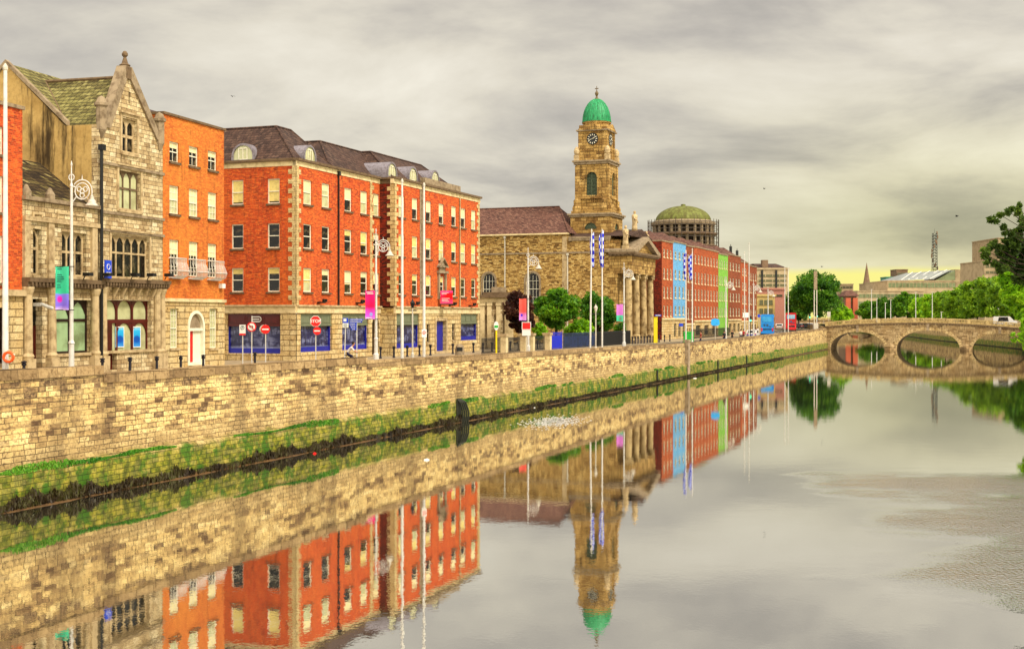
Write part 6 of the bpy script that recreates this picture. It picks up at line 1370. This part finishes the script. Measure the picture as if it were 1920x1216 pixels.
loc = at(1233,198); t_ = thing('street_nameplate', 'small blue plate on the dark brick side wall above the yellow upright', 'sign', (plan(1233.5,200)[0],200,zat(591,200)), 0); m = M(); m.box(-.5,.5,-.2,-.15,-.13,.13); m.build('plate', 'blue_sign', t_); M().box(-.38,.38,-.215,-.201,-.05,.05).build('lettering', 'white_sign', t_)
Y = 176.; loc = at(1291,Y); t_ = thing('green_kiosk', 'bright green metal utility box on the pavement before the terrace', 'utility box', loc, 0); h = zl(loc,622,Y); m = M(); m.box(-.68,.68,-.3,.3,.08,h-.12); m.build('body', 'green_paint', t_); m = M(); m.xz([(-.74,h-.12),(.74,h-.12),(.6,h+.05),(-.6,h+.05)],-.36,.36); m.build('lid', 'green_paint', t_)
for x in (-.34,.34): M().box(x-.28,x+.28,-.33,-.301,.2,h-.25).build('door', 'green_paint', t_)
for (px,yt,yb,Y,lab,mt) in ((1277,606,611.5,184,'small blue square sign on the stone ground floor of the blue house','blue_sign'),(1341,597,609,182,'wide light blue hooded sign on a post before the green house','cyan')):
    t_, loc = signpost(px, Y, yt, lab, 'pole_grey'); z0,z1 = zl(loc,yb,Y),zl(loc,yt,Y); w_ = .28 if mt == 'blue_sign' else .62
    if mt == 'cyan': m = M(); m.xz([(-w_,z0+.1),(-w_*.6,z0-.1),(w_*.6,z0-.1),(w_,z0+.1),(w_*.9,z1-.12),(0,z1+.03),(-w_*.9,z1-.12)],-.09,-.05); m.build('plate', mt, t_)
    else: M().box(-w_,w_,-.08,-.05,z0,z1).build('plate', mt, t_)
# black lantern posts
for px,Y,yt,lab,hd in ((845+10,107,566,'slim grey post with a black lantern head before the brick block','b'),(1115,130,575,'small grey lantern post between the two checked flagpoles','g')):
    px = 773.5 if hd == 'b' else 1117; loc = at(px,Y); t_ = thing('lantern_post', lab, 'lamp post', loc, 0); h = zl(loc,yt,Y); M().lathe([(.13,0),(.13,.6),(.07,.7),(.055,h-.5)],0,0,8).build('post', 'pole_grey', t_); M().lathe([(.08,h-.5),(.2,h-.1),(.2,h-.05),(.08,h+.12),(.01,h+.3)],0,0,6).build('lantern', 'black_metal' if hd == 'b' else 'pole_grey', t_)
    M().box(-.35,.35,-.04,.04,h-.75,h-.66).build('ladder_bar', 'black_metal', t_)
Y = 112; loc = at(862,Y); t_ = thing('litter_bin', 'rounded grey litter bin on the pavement right of the blue roller door', 'litter bin', loc, 0); h = zl(loc,645,Y); M().lathe([(.38,0),(.40,.1),(.40,h*.65),(.36,h*.85),(.2,h),(.0,h+.03)],0,0,16).build('body', 'stone_grey', t_, smooth=True); M().box(-.26,.26,-.41,-.3,h*.55,h*.8).build('opening', 'black_metal', t_)
# bollards
def boll(px, off, label, group, proto=[None]):
    q_ = quay(px, off); loc = (q_[0],q_[1],q_[2]+.1)
    if proto[0] is None:
        t_ = thing('bollard', label, 'bollard', loc, 0, group); m = M(); m.lathe([(.11,0),(.11,.12),(.075,.16),(.07,.82),(.11,.86),(.12,.95),(.07,1.0)],0,0,10); m.build('shaft', 'bollard_paint', t_); m = M(); m.lathe([(.07,1.0),(.14,1.03),(.14,1.08),(.03,1.13)],0,0,10); m.build('cap', 'bollard_paint', t_); proto[0] = t_; t_.scale = (1.15,1.15,.95); return
    dup(proto[0], loc, None, label, group)
for px in (45,192,243.6,294,339,381): boll(px, 13.6, 'short black bollard in the row before the stone bank and painted brick houses', 'bollards before the bank and painted houses')
for px in (478,713.5,738.6,763.5,786.5,807,849,887.6): boll(px, 14.6, 'short black bollard in the row before the red brick blocks', 'bollards before the red brick blocks')
for px in (905.5,922.6,940,957,972,1008,1030,1085,1097,1110): boll(px, 13.6, 'short black bollard in the row before the lodge and churchyard railings', 'bollards before the churchyard')
for px in (1186,1191,1196.5,1202,1208,1214,1219,1225,1236,1246,1256): boll(px, 12.0, 'short black bollard in the row before the church portico', 'bollards before the portico')
# traffic lights
for px,Y,yt,lab in ((1407,225,592,'green lit traffic light left of the blue bus'),(1518,296,588,'green lit traffic light by the pylon at the bridge end'),(1531.5,290,586,'traffic light with red board right of the pylon')):
    loc = at(px,Y); t_ = thing('traffic_light', lab, 'traffic light', loc, 0); h = zl(loc,yt,Y); M().cyl((0,0,0),(0,0,h-.9),.07,None,8).build('post', 'black_metal', t_); M().box(-.2,.2,-.15,.15,h-1.0,h).build('housing', 'black_metal', t_); m = M(); disc(m,0,h-.8,.17,-.19,16); m.build('lens', 'lamp_green', t_) if 'lamp_green' in MT else (emit('lamp_green', (.1,1,.45), 1.0), m.build('lens', 'lamp_green', t_))
x,y = plan(1529,286); t_ = thing('bridge_pylon', 'tall slender twin legged pale pylon standing at the left end of the bridge', 'pylon', (x,y,4.3)); h = zat(508,286)-4.3; hb = zat(543,286)-4.3
for sx in (-.28,.28): M().box(sx-.09,sx+.09,-.12,.12,0,hb).build('leg', 'pole_grey', t_)
M().box(-.36,.36,-.2,.2,hb,h).build('shaft_head', 'stone_grey', t_); M().box(-.5,.5,-.5,.5,-.4,1.6).build('base', 'pole_grey', t_)
t_, loc = signpost(1554, 292, 584, 'small square pale sign on a post at the left end of the balustrade', 'pole_grey'); M().box(-.38,.38,-.08,-.05,zl(loc,594,292),zl(loc,584,292)).build('plate', 'pole_grey', t_)
t_, loc = signpost(1423, 236, 588, 'blue disc sign on a post just left of the blue bus'); m = M(); disc(m,0,zl(loc,592,236),.3,-.1,18); m.build('disc', 'blue_sign', t_)
t_, loc = signpost(1399, 215, 585, 'square white sign on the pavement by the last brick houses', 'pole_grey'); M().box(-.55,.55,-.08,-.05,zl(loc,595,215),zl(loc,586,215)).build('plate', 'white_sign', t_)
# lamp columns beyond the bridge
for px,Y,yt,lab in ((1634,420,543,'tall slim white column, leftmost beyond the bridge'),(1644,420,560,'slim white column right of the leftmost one beyond the bridge'),(1660,400,568,'lamp column left of the bus shelter signs beyond the bridge'),(1670,400,562,'lamp column under the flat office roof beyond the bridge'),(1717,380,548,'slim white column, left of the pair under the radio mast'),(1748,370,548,'slim white column, right of the pair under the radio mast'),(1872,320,552,'slim white column above the white van on the bridge'),(1765,340,585,'short slim post above the middle of the balustrade')):
    x,y = plan(px,Y); t_ = thing('lamp_column', lab, 'lamp post', (x,y,4.5)); h = zat(yt,Y)-4.5; M().cyl((0,0,0),(0,0,h),.13,.08,7).build('post', 'white_metal', t_); M().box(-.25,.45,-.1,.1,h,h+.14).build('head', 'pole_grey', t_)
# ------------------------------------------------------------------ vehicles
def wheels(t_, xs, ys, r=.33, w_=.22):
    for x in xs:
        for y in ys:
            m = M(); m.cyl((x-w_/2,y,r),(x+w_/2,y,r),r,None,16); o = m.build('wheel', 'rubber', t_); M().cyl((x-w_/2-.01,y,r),(x+w_/2+.01,y,r),r*.55,None,10).build('rim', 'pole_grey', o)
def bus(loc, rz, label, body, advert, stripe):
    t_ = thing('double_decker_bus', label, 'bus', loc, rz); m = M()    # local y forward (away), x right
    pr = [(-1.27,.3),(1.27,.3),(1.27,4.0),(1.12,4.25),(-1.12,4.25),(-1.27,4.0)]; m.ext([(x,-.0,z) for x,z in pr],[(x,10.6,z) for x,z in pr]); m.build('body', body, t_)
    m = M(); m.box(-.95,.95,-.03,0,2.75,3.75); m.build('rear_window', advert, t_); m = M()
    for s_ in (-1,1): m.box(s_*1.285-.012,s_*1.285+.012,.5,10.1,2.7,3.6); m.box(s_*1.285-.012,s_*1.285+.012,1.2,10.1,1.25,2.1)
    m.build('side_windows', 'glass', t_); M().box(-1.15,1.15,-.05,0,.35,.62).build('bumper', stripe, t_)
    M().box(-.9,.9,-.04,0,1.15,1.35).build('engine_grille', 'black_metal', t_)
    for s_ in (-1,1): M().box(s_*1.08-.12,s_*1.08+.12,-.05,0,.85,1.5).build('tail_light', 'red_sign', t_)
    m = M(); m.box(-.7,-.35,-.045,-.001,1.9,2.3); m.box(-.15,.25,-.045,-.001,1.85,2.3); m.box(.4,.8,-.045,-.001,1.7,1.9); m.build('advert', 'bus_advert', t_)
    wheels(t_, (-1.1,1.1), (2.2,8.2), .48, .3); return t_
plain('bus_advert', (.02,.12,.42), .5, var=.6, scale=4, dark=(6,2,.3)); plain('bus_window_ad', (.45,.62,.72), .4, var=.6, scale=2, dark=(.35,.6,.9))
bus(at(1438.5,258,.02), -.36, 'bright blue double decker bus seen from behind on the quay road', 'bus_blue', 'bus_blue_ad', 'bus_blue') if 'bus_blue_ad' in MT else (plain('bus_blue_ad', (.10,.50,.82), .3, var=.5, scale=1.5, dark=(.4,.6,.8)), bus(at(1438.5,258,.02), -.215, 'bright blue double decker bus seen from behind on the quay road', 'bus_blue', 'bus_blue_ad', 'bus_blue'))
x,y = plan(1483,312); bus((x,y,4.0), -.2, 'red double decker bus with a pale blue panel further along the road', 'bus_red', 'bus_window_ad', 'bus_red')
def car(loc, rz, label, mat, L_=4.3, H_=1.45, van=False, stripe=None):
    t_ = thing('parked_car' if van is None else 'car', label, 'van' if van else 'car', loc, rz, None); w_ = .88
    if van: prof = [(0,.35),(L_,.35),(L_,.95),(L_-.7,1.15),(L_-1.5,H_),(.15,H_),(0,H_-.25)]
    else: prof = [(0,.35),(L_,.35),(L_,.75),(L_-.9,.9),(L_-1.7,H_),(.8,H_),(.1,.95),(0,.8)]
    m = M(); n_ = len(prof); m.ext([(-w_,y,z) for y,z in prof],[(w_,y,z) for y,z in prof]); m.build('body', mat, t_)
    gz0, gz1 = (.98,H_-.12); m = M(); m.add([(-w_*.82,-.01 if van else .10-.02,.97 if not van else H_-.62),(w_*.82,-.01 if van else .10-.02,.97 if not van else H_-.62),(w_*.76,.6 if not van else -.0,H_-.12),(-w_*.76,.6 if not van else -.0,H_-.12)],[(0,1,2,3)]); m.v = [(x,y-.03,z) for x,y,z in m.v]; m.build('rear_window', 'glass', t_)
    m = M()
    for s_ in (-1,1): m.add([(s_*(w_+.01),1.0,.95),(s_*(w_+.01),L_-1.75,.95),(s_*(w_+.01),L_-1.9,H_-.15),(s_*(w_+.01),1.15,H_-.15)],[(0,1,2,3)])
    m.build('side_windows', 'glass', t_)
    for s_ in (-1,1): M().box(s_*.72-.12,s_*.72+.12,-.02,.06,.68,.86).build('tail_light', 'red_sign', t_)
    if stripe: M().box(-w_+.02,w_-.02,-.025,.02,.45,.62).build('stripe', stripe, t_)
    wheels(t_, (-w_+.08,w_-.08), (.8,L_-.85), .31, .2); return t_
car(at(1408.5,236,.02), -.36, 'white and blue patrol car on the quay road left of the blue bus', 'car_white', stripe='blue_sign')
car(at(1484.5,283,.02), -.2, 'red car following just before the red bus', 'car_red')
for i,(px,Y,mt,lb) in enumerate(((1497,340,'car_dark','dark car in the far queue nearest the red bus'),(1504,352,'car_white','pale car in the far queue, second from the red bus'),(1511,346,'car_dark','dark car in the far queue below the big quay tree trunk'),(1519,356,'car_white','white car at the right end of the far queue by the pylon'),(1461,330,'car_white','white car far off between the two buses'))):
    x,y = plan(px,Y); car((x,y,4.0), -.2, lb, mt)
pB = br.pt(br.s(1862), 3.0); car((pB[0],pB[1],btop(br.s(1862))+.1), br.rz-math.pi/2, 'white van crossing the bridge near its right end', 'car_white', L_=4.9, H_=2.0, van=True)
# ------------------------------------------------------------------ people
def figure(name, label, loc, rz, joints, edges, parts, hair=True, cat='person', mats=None):
    """joints: name -> (x,y,z,r); edges: (a,b,mat)"""
    hx,hy,hz,hr = joints['head']; fx = (0,1) if name == 'walk' else (1,0)      # which way the face looks
    joints = dict(joints); joints['skull'] = (hx-.02*fx[0],hy-.02*fx[1],hz+.10,.115); joints['crown'] = (hx-.02*fx[0],hy-.02*fx[1],hz+.17,.07); joints['head'] = (hx,hy,hz,.085); joints['chin'] = (hx+.05*fx[0],hy+.05*fx[1],hz-.0,.04); joints['nose'] = (hx+.105*fx[0],hy+.105*fx[1],hz+.075,.014)
    edges = edges+[('head','skull','skin'),('skull','crown','skin'),('head','chin','skin'),('skull','nose','skin')]
    names = list(joints); me = bpy.data.meshes.new('skeleton'); me.from_pydata([joints[n_][:3] for n_ in names], [(names.index(a),names.index(b)) for a,b,_ in edges], [])
    o = bpy.data.objects.new('person', me); col.objects.link(o); md = o.modifiers.new('skin', 'SKIN'); md.use_smooth_shade = True
    for i,n_ in enumerate(names): sv = me.skin_vertices[0].data[i]; sv.radius = (joints[n_][3],)*2; sv.use_root = (i == 0)
    s2 = o.modifiers.new('sub', 'SUBSURF'); s2.levels = s2.render_levels = 1
    dg = bpy.context.evaluated_depsgraph_get(); nm = bpy.data.meshes.new_from_object(o.evaluated_get(dg)); o.modifiers.clear(); o.data = nm
    ml = mats or ['skin','cloth_white','cloth_navy','cloth_black']; nm.materials.clear(); [nm.materials.append(MT[k]) for k in ml]
    segs = [(Vector(joints[a][:3]),Vector(joints[b][:3]),ml.index(mt)) for a,b,mt in edges]
    for p in nm.polygons:
        best = 1e9
        for A,B,k in segs:
            t_ = max(0,min(1,(p.center-A).dot(B-A)/max((B-A).length_squared,1e-9))); d_ = (A+(B-A)*t_-p.center).length
            if d_ < best: best, p.material_index = d_, k
        p.use_smooth = True
    o.location = loc; o.rotation_euler[2] = rz; tag(o, label, cat)
    M().lathe([(.07,hz+.02),(.105,hz+.06),(.118,hz+.12),(.10,hz+.19),(.05,hz+.235),(0,hz+.245)],hx-.045*fx[0],hy-.045*fx[1],12).build('hair', 'hair', o, smooth=True)
    return o
def walker(px, Y, label, top_, leg_, rz=0, stride=.18, scale=1.0):
    loc = at(px,Y); j = dict(hip=(0,0,.95,.15), waist=(0,0,1.12,.135), chest=(0,0,1.38,.165), neck=(0,0,1.52,.06), head=(0,0,1.66,.105), lh=(-.1,0,.90,.10), lk=(-.11,stride,.5,.07), la=(-.11,stride*.4,.08,.045), lt=(-.11,stride*.4+.14,.04,.04), rh=(.1,0,.90,.10), rk=(.11,-stride*.2,.5,.07), ra=(.11,-stride*1.4,.10,.045), rt=(.11,-stride*1.4+.13,.05,.04),
      ls=(-.19,0,1.43,.065), le=(-.25,-.06,1.16,.048), lw=(-.25,.04,.92,.036), lf=(-.25,.07,.82,.03), rs=(.19,0,1.43,.065), re=(.25,.05,1.16,.048), rw=(.25,.14,.93,.036), rf=(.25,.17,.84,.03))
    e_ = [('hip','waist',top_),('waist','chest',top_),('chest','neck',top_),('neck','head','skin'),('hip','lh',leg_),('lh','lk',leg_),('lk','la',leg_),('la','lt','cloth_black'),('hip','rh',leg_),('rh','rk',leg_),('rk','ra',leg_),('ra','rt','cloth_black'),('chest','ls',top_),('ls','le',top_),('le','lw','skin'),('lw','lf','skin'),('chest','rs',top_),('rs','re',top_),('re','rw','skin'),('rw','rf','skin')]
    ml = list(dict.fromkeys(['skin',top_,leg_,'cloth_black'])); return figure('walk', label, loc, rz, j, e_, None, mats=ml)
for px,Y,lb,tp,lg,rz in ((1358,186,'person in black walking before the green house','cloth_black','cloth_navy',.3),(1373,196,'person in dark coat walking right of the green house','cloth_black','cloth_black',2.8),(1389,204,'person in a white top by the last brick houses','cloth_white','cloth_navy',.2),(1394,206,'person in a red top by the last brick houses','cloth_red','cloth_black',.1),(1314,177,'person in a red top leaning near the black area railing','cloth_red','cloth_navy',1.5),(1417,240,'person in dark clothes left of the blue bus','cloth_navy','cloth_black',.1),(1533,289,'person in navy at the left end of the bridge','cloth_navy','cloth_black',2.9),(1421,242,'person in a white top left of the blue bus','cloth_white','cloth_black',.4)): walker(px,Y,lb,tp,lg,rz)
# the cyclist, riding to the right (local +x forward)
loc = at(656,96,.05); cz = 0
j = dict(hip=(-.22,0,.98,.15), waist=(-.12,0,1.16,.14), chest=(.08,0,1.38,.17), neck=(.20,0,1.50,.065), head=(.29,0,1.63,.105),
  lh=(-.2,-.1,.94,.10), lk=(.22,-.12,.78,.075), la=(.06,-.12,.38,.05), lt=(.2,-.12,.33,.04), rh=(-.2,.1,.94,.10), rk=(.2,.12,.62,.075), ra=(-.06,.12,.22,.05), rt=(.1,.12,.18,.04),
  ls=(.12,-.19,1.42,.065), le=(.32,-.24,1.18,.05), lw=(.52,-.22,1.06,.036), lf=(.60,-.22,1.05,.032), rs=(.12,.19,1.42,.065), re=(.32,.24,1.18,.05), rw=(.52,.22,1.06,.036), rf=(.60,.22,1.05,.032))
e_ = [('hip','waist','cloth_white'),('waist','chest','cloth_white'),('chest','neck','cloth_white'),('neck','head','skin'),('hip','lh','cloth_navy'),('lh','lk','cloth_navy'),('lk','la','cloth_navy'),('la','lt','cloth_black'),('hip','rh','cloth_navy'),('rh','rk','cloth_navy'),('rk','ra','cloth_navy'),('ra','rt','cloth_black'),('chest','ls','cloth_white'),('ls','le','cloth_white'),('le','lw','skin'),('lw','lf','skin'),('chest','rs','cloth_white'),('rs','re','cloth_white'),('re','rw','skin'),('rw','rf','skin')]
figure('cyc', 'person in a pale top and navy trousers riding a bicycle along the quay', loc, .05, j, e_, None)
t_ = thing('bicycle', 'dark bicycle ridden along the quay by the person in the pale top', 'bicycle', loc, .05)
for x in (-.5,.52): m = M(); m.ring((x,0,.34),.32,.022,24,'y',6); o = m.build('wheel', 'rubber', t_); m = M(); [m.cyl((x,0,.34),(x+.3*math.cos(a*.628),0,.34+.3*math.sin(a*.628)),.004,None,3) for a in range(10)]; m.build('spokes', 'pole_grey', o)
m = M(); m.path([(-.5,0,.34),(-.08,0,.30),(-.25,0,.80),(-.5,0,.34)],.016,6); m.path([(-.08,0,.30),(.38,0,.82),(-.22,0,.74)],.018,6); m.path([(.52,0,.34),(.42,0,.75),(.38,0,.98)],.018,6); m.build('frame', 'black_metal', t_)
m = M(); m.path([(.38,0,.98),(.46,0,1.02)],.014,5); m.path([(.46,-.24,1.02),(.46,.24,1.02)],.014,5); m.path([(.46,-.24,1.02),(.62,-.24,1.02)],.016,5); m.path([(.46,.24,1.02),(.62,.24,1.02)],.016,5); m.build('handlebar', 'black_metal', t_)
M().box(-.38,-.12,-.07,.07,.80,.86).build('saddle', 'black_metal', t_); M().cyl((-.08,-.04,.30),(-.08,.04,.30),.09,None,12).build('crank', 'pole_grey', t_)
# small things on the water and in the air
for px,py,s_,lab in ((590,850,.09,'small red and white scrap floating near the left wall'),(1303,709,.22,'small white scrap floating by the wall under the far terrace'),(800,862,.14,'pale scrap floating in the reflection of the wall'),(1000,764,.16,'small white scrap by the foot of the wall left of the flags')):
    Yw = F*C/(py-YH); x,y = plan(px,Yw); m = M(); m.xy([(-s_,-s_*.4),(s_*.7,-s_*.6),(s_,s_*.3),(-.2*s_,s_*.6)],-.01,.05); m.xy([(-s_*.3,-s_*.2),(s_*.4,-s_*.3),(s_*.3,s_*.2)],.05,.09); tag(m.build('floating_litter', 'white_sign' if px != 590 else 'red_sign', None, (x,y,0)), lab, 'litter', kind='thing')
rng = np.random.default_rng(77); n_ = 900; q_ = rng.normal(size=(n_,2)); c0 = plan(1040, F*C/(790-YH)); P = np.stack([c0[0]+q_[:,0]*.9+q_[:,1]*.4, c0[1]+q_[:,1]*2.2, np.full(n_,.012)],1)
vs = []; fs = []
for i,(x,y,z) in enumerate(P):
    a = .025+.05*rng.random(); b_ = a*(1+2*rng.random()); vs += [(x-a,y-b_,z),(x+a,y-b_*.6,z),(x+a*.7,y+b_,z),(x-a,y+b_*.8,z)]; fs.append((4*i,4*i+1,4*i+2,4*i+3))
m = M(); m.add(vs,fs); tag(m.build('foam', 'white_sign'), 'patch of pale foam flecks floating off the wall', 'foam', kind='stuff')
def bird(px, py, Y, lab, s_=.6):
    x,y = plan(px,Y); m = M(); m.lathe([(.0,-.30),(.07,-.15),(.1,.05),(.06,.22),(.0,.34)],0,0,8); m.v = [(x_,z_,y_) for x_,y_,z_ in m.v]
    t_ = thing('bird', lab, 'bird', (x,y,zat(py,Y)), .9); t_.scale = (s_,)*3; m.build('body', 'cloth_black', t_, smooth=True)
    for s__ in (-1,1): k = M(); k.ext([(0,-.12,.03),(s__*.4,-.06,.22),(s__*.95,-.14,.08),(s__*.5,.14,.2),(0,.14,.04)],[(0,-.12,.05),(s__*.4,-.06,.24),(s__*.95,-.14,.09),(s__*.5,.14,.22),(0,.14,.06)]); k.build('wing', 'cloth_black', t_)
bird(1794,405.5,150,'small dark gull flying high above the right bank trees'); bird(436,181,200,'tiny dark bird in the sky above the corner block'); bird(1541,500,250,'dark bird gliding just over the big quay tree'); bird(1433,354,210,'tiny dark bird in mid sky right of the green dome')
# ------------------------------------------------------------------ sky, light, camera
w = bpy.data.worlds.new('World'); sc.world = w; w.use_nodes = True; nt = w.node_tree; nt.nodes.clear()
class WT(NT):
    def __init__(s): s.t = nt
q = WT(); out = q.n('ShaderNodeOutputWorld'); bg = q.n('ShaderNodeBackground'); q.l(bg.outputs[0], out.inputs[0])
SUN_EL, SUN_AZ = R(48), math.atan2(.95, -.55)      # azimuth clockwise from +Y
sky = q.n('ShaderNodeTexSky', sky_type='NISHITA'); sky.sun_disc = False; sky.sun_elevation = SUN_EL; sky.sun_rotation = SUN_AZ
D = q.n('ShaderNodeTexCoord').outputs['Generated']; x,y,z = q.sep(D)
zz = q.math('ADD', q.math('MAXIMUM', z, 0.0), .22)
pv = q.comb(q.math('DIVIDE', x, zz), q.math('DIVIDE', y, zz), 0.0)
mp = q.n('ShaderNodeMapping'); mp.inputs['Rotation'].default_value = (0,0,.35); mp.inputs['Scale'].default_value = (.78,.85,1); q.l(pv, mp.inputs[0])
n1 = q.noise(mp.outputs[0], 1.9, 7, .57, .25); n2 = q.noise(mp.outputs[0], .6, 3, .5, .2)
f = q.math('ADD', q.math('MULTIPLY', n1, .65), q.math('MULTIPLY', n2, .45))
f = q.math('ADD', f, q.math('MULTIPLY', q.math('MULTIPLY', z, -1.0), .16))
c = q.ramp(f, [(.36,(.32,.295,.265)),(.46,(.51,.465,.40)),(.55,(.72,.66,.54)),(.65,(.87,.81,.68))])
# towards the horizon the cloud turns olive; right of the church a yellow gap lies under it
az = q.math('DIVIDE', x, q.math('MAXIMUM', y, .01))
right = q.mr(az, .02, .34)
ol = q.math('MULTIPLY', q.mr(z, .045, .20, 1.0, 0.0), q.math('MULTIPLY_ADD', right, .75, .05))
c = q.mix(ol, c, q.mix(1.0, c, (.92,.93,.62), 'MULTIPLY'))
dk = q.math('MULTIPLY', q.math('MULTIPLY', q.mr(z, .036, .06), q.mr(z, .062, .11, 1.0, 0.0)), right); c = q.mix(q.math('MULTIPLY', dk, .30), c, (.27,.27,.15))
edge = q.math('MULTIPLY_ADD', q.math('SUBTRACT', q.noise(q.scale(D,(5,5,30)), 2.0, 4), .5), .014, z)
gap = q.math('MULTIPLY', q.mr(edge, .030, .039, 1.0, 0.0), q.mr(az, .12, .20)); c = q.mix(gap, c, (.93,.86,.24))
gn = q.n('ShaderNodeVectorMath', operation='SCALE'); q.l(c, gn.inputs[0])
# an overcast sky is brightest overhead
k = q.math('ADD', 1.0, q.math('MULTIPLY', q.mr(z, .30, .95), 2.3)); beh = q.mr(y, .25, -.6, 0.0, 2.3); k = q.math('ADD', k, beh)
q.l(q.math('MULTIPLY', k, 1/.15*EXPK), gn.inputs['Scale'])
mx = q.n('ShaderNodeMix', data_type='RGBA'); mx.inputs[0].default_value = .96; q.l(sky.outputs[0], mx.inputs[6]); q.l(gn.outputs[0], mx.inputs[7])
q.l(mx.outputs[2], bg.inputs[0]); bg.inputs[1].default_value = .15
sd = Vector((math.sin(SUN_AZ)*math.cos(SUN_EL), math.cos(SUN_AZ)*math.cos(SUN_EL), math.sin(SUN_EL)))
ld = bpy.data.lights.new('sun', 'SUN'); ld.energy = 1.9; ld.angle = R(14); ld.color = (1,.93,.80)
lo = bpy.data.objects.new('sun', ld); col.objects.link(lo); lo.rotation_euler = sd.to_track_quat('Z','Y').to_euler(); lo.location = (0,0,80)
cd = bpy.data.cameras.new('camera'); cd.sensor_width = 36; cd.sensor_fit = 'HORIZONTAL'; cd.lens = 36*F/1920; cd.shift_y = (YH-608)/1920; cd.clip_start = .5; cd.clip_end = 6000
co = bpy.data.objects.new('camera', cd); col.objects.link(co); co.location = (0,0,C); co.rotation_euler = (R(90),0,0); sc.camera = co
sc.view_settings.view_transform = 'Standard'; sc.view_settings.look = 'None'; sc.view_settings.exposure = EXPO; sc.view_settings.gamma = 1
sc.cycles.max_bounces = 6; sc.cycles.diffuse_bounces = 2; sc.cycles.glossy_bounces = 3; sc.cycles.transmission_bounces = 4; sc.cycles.use_denoising = True
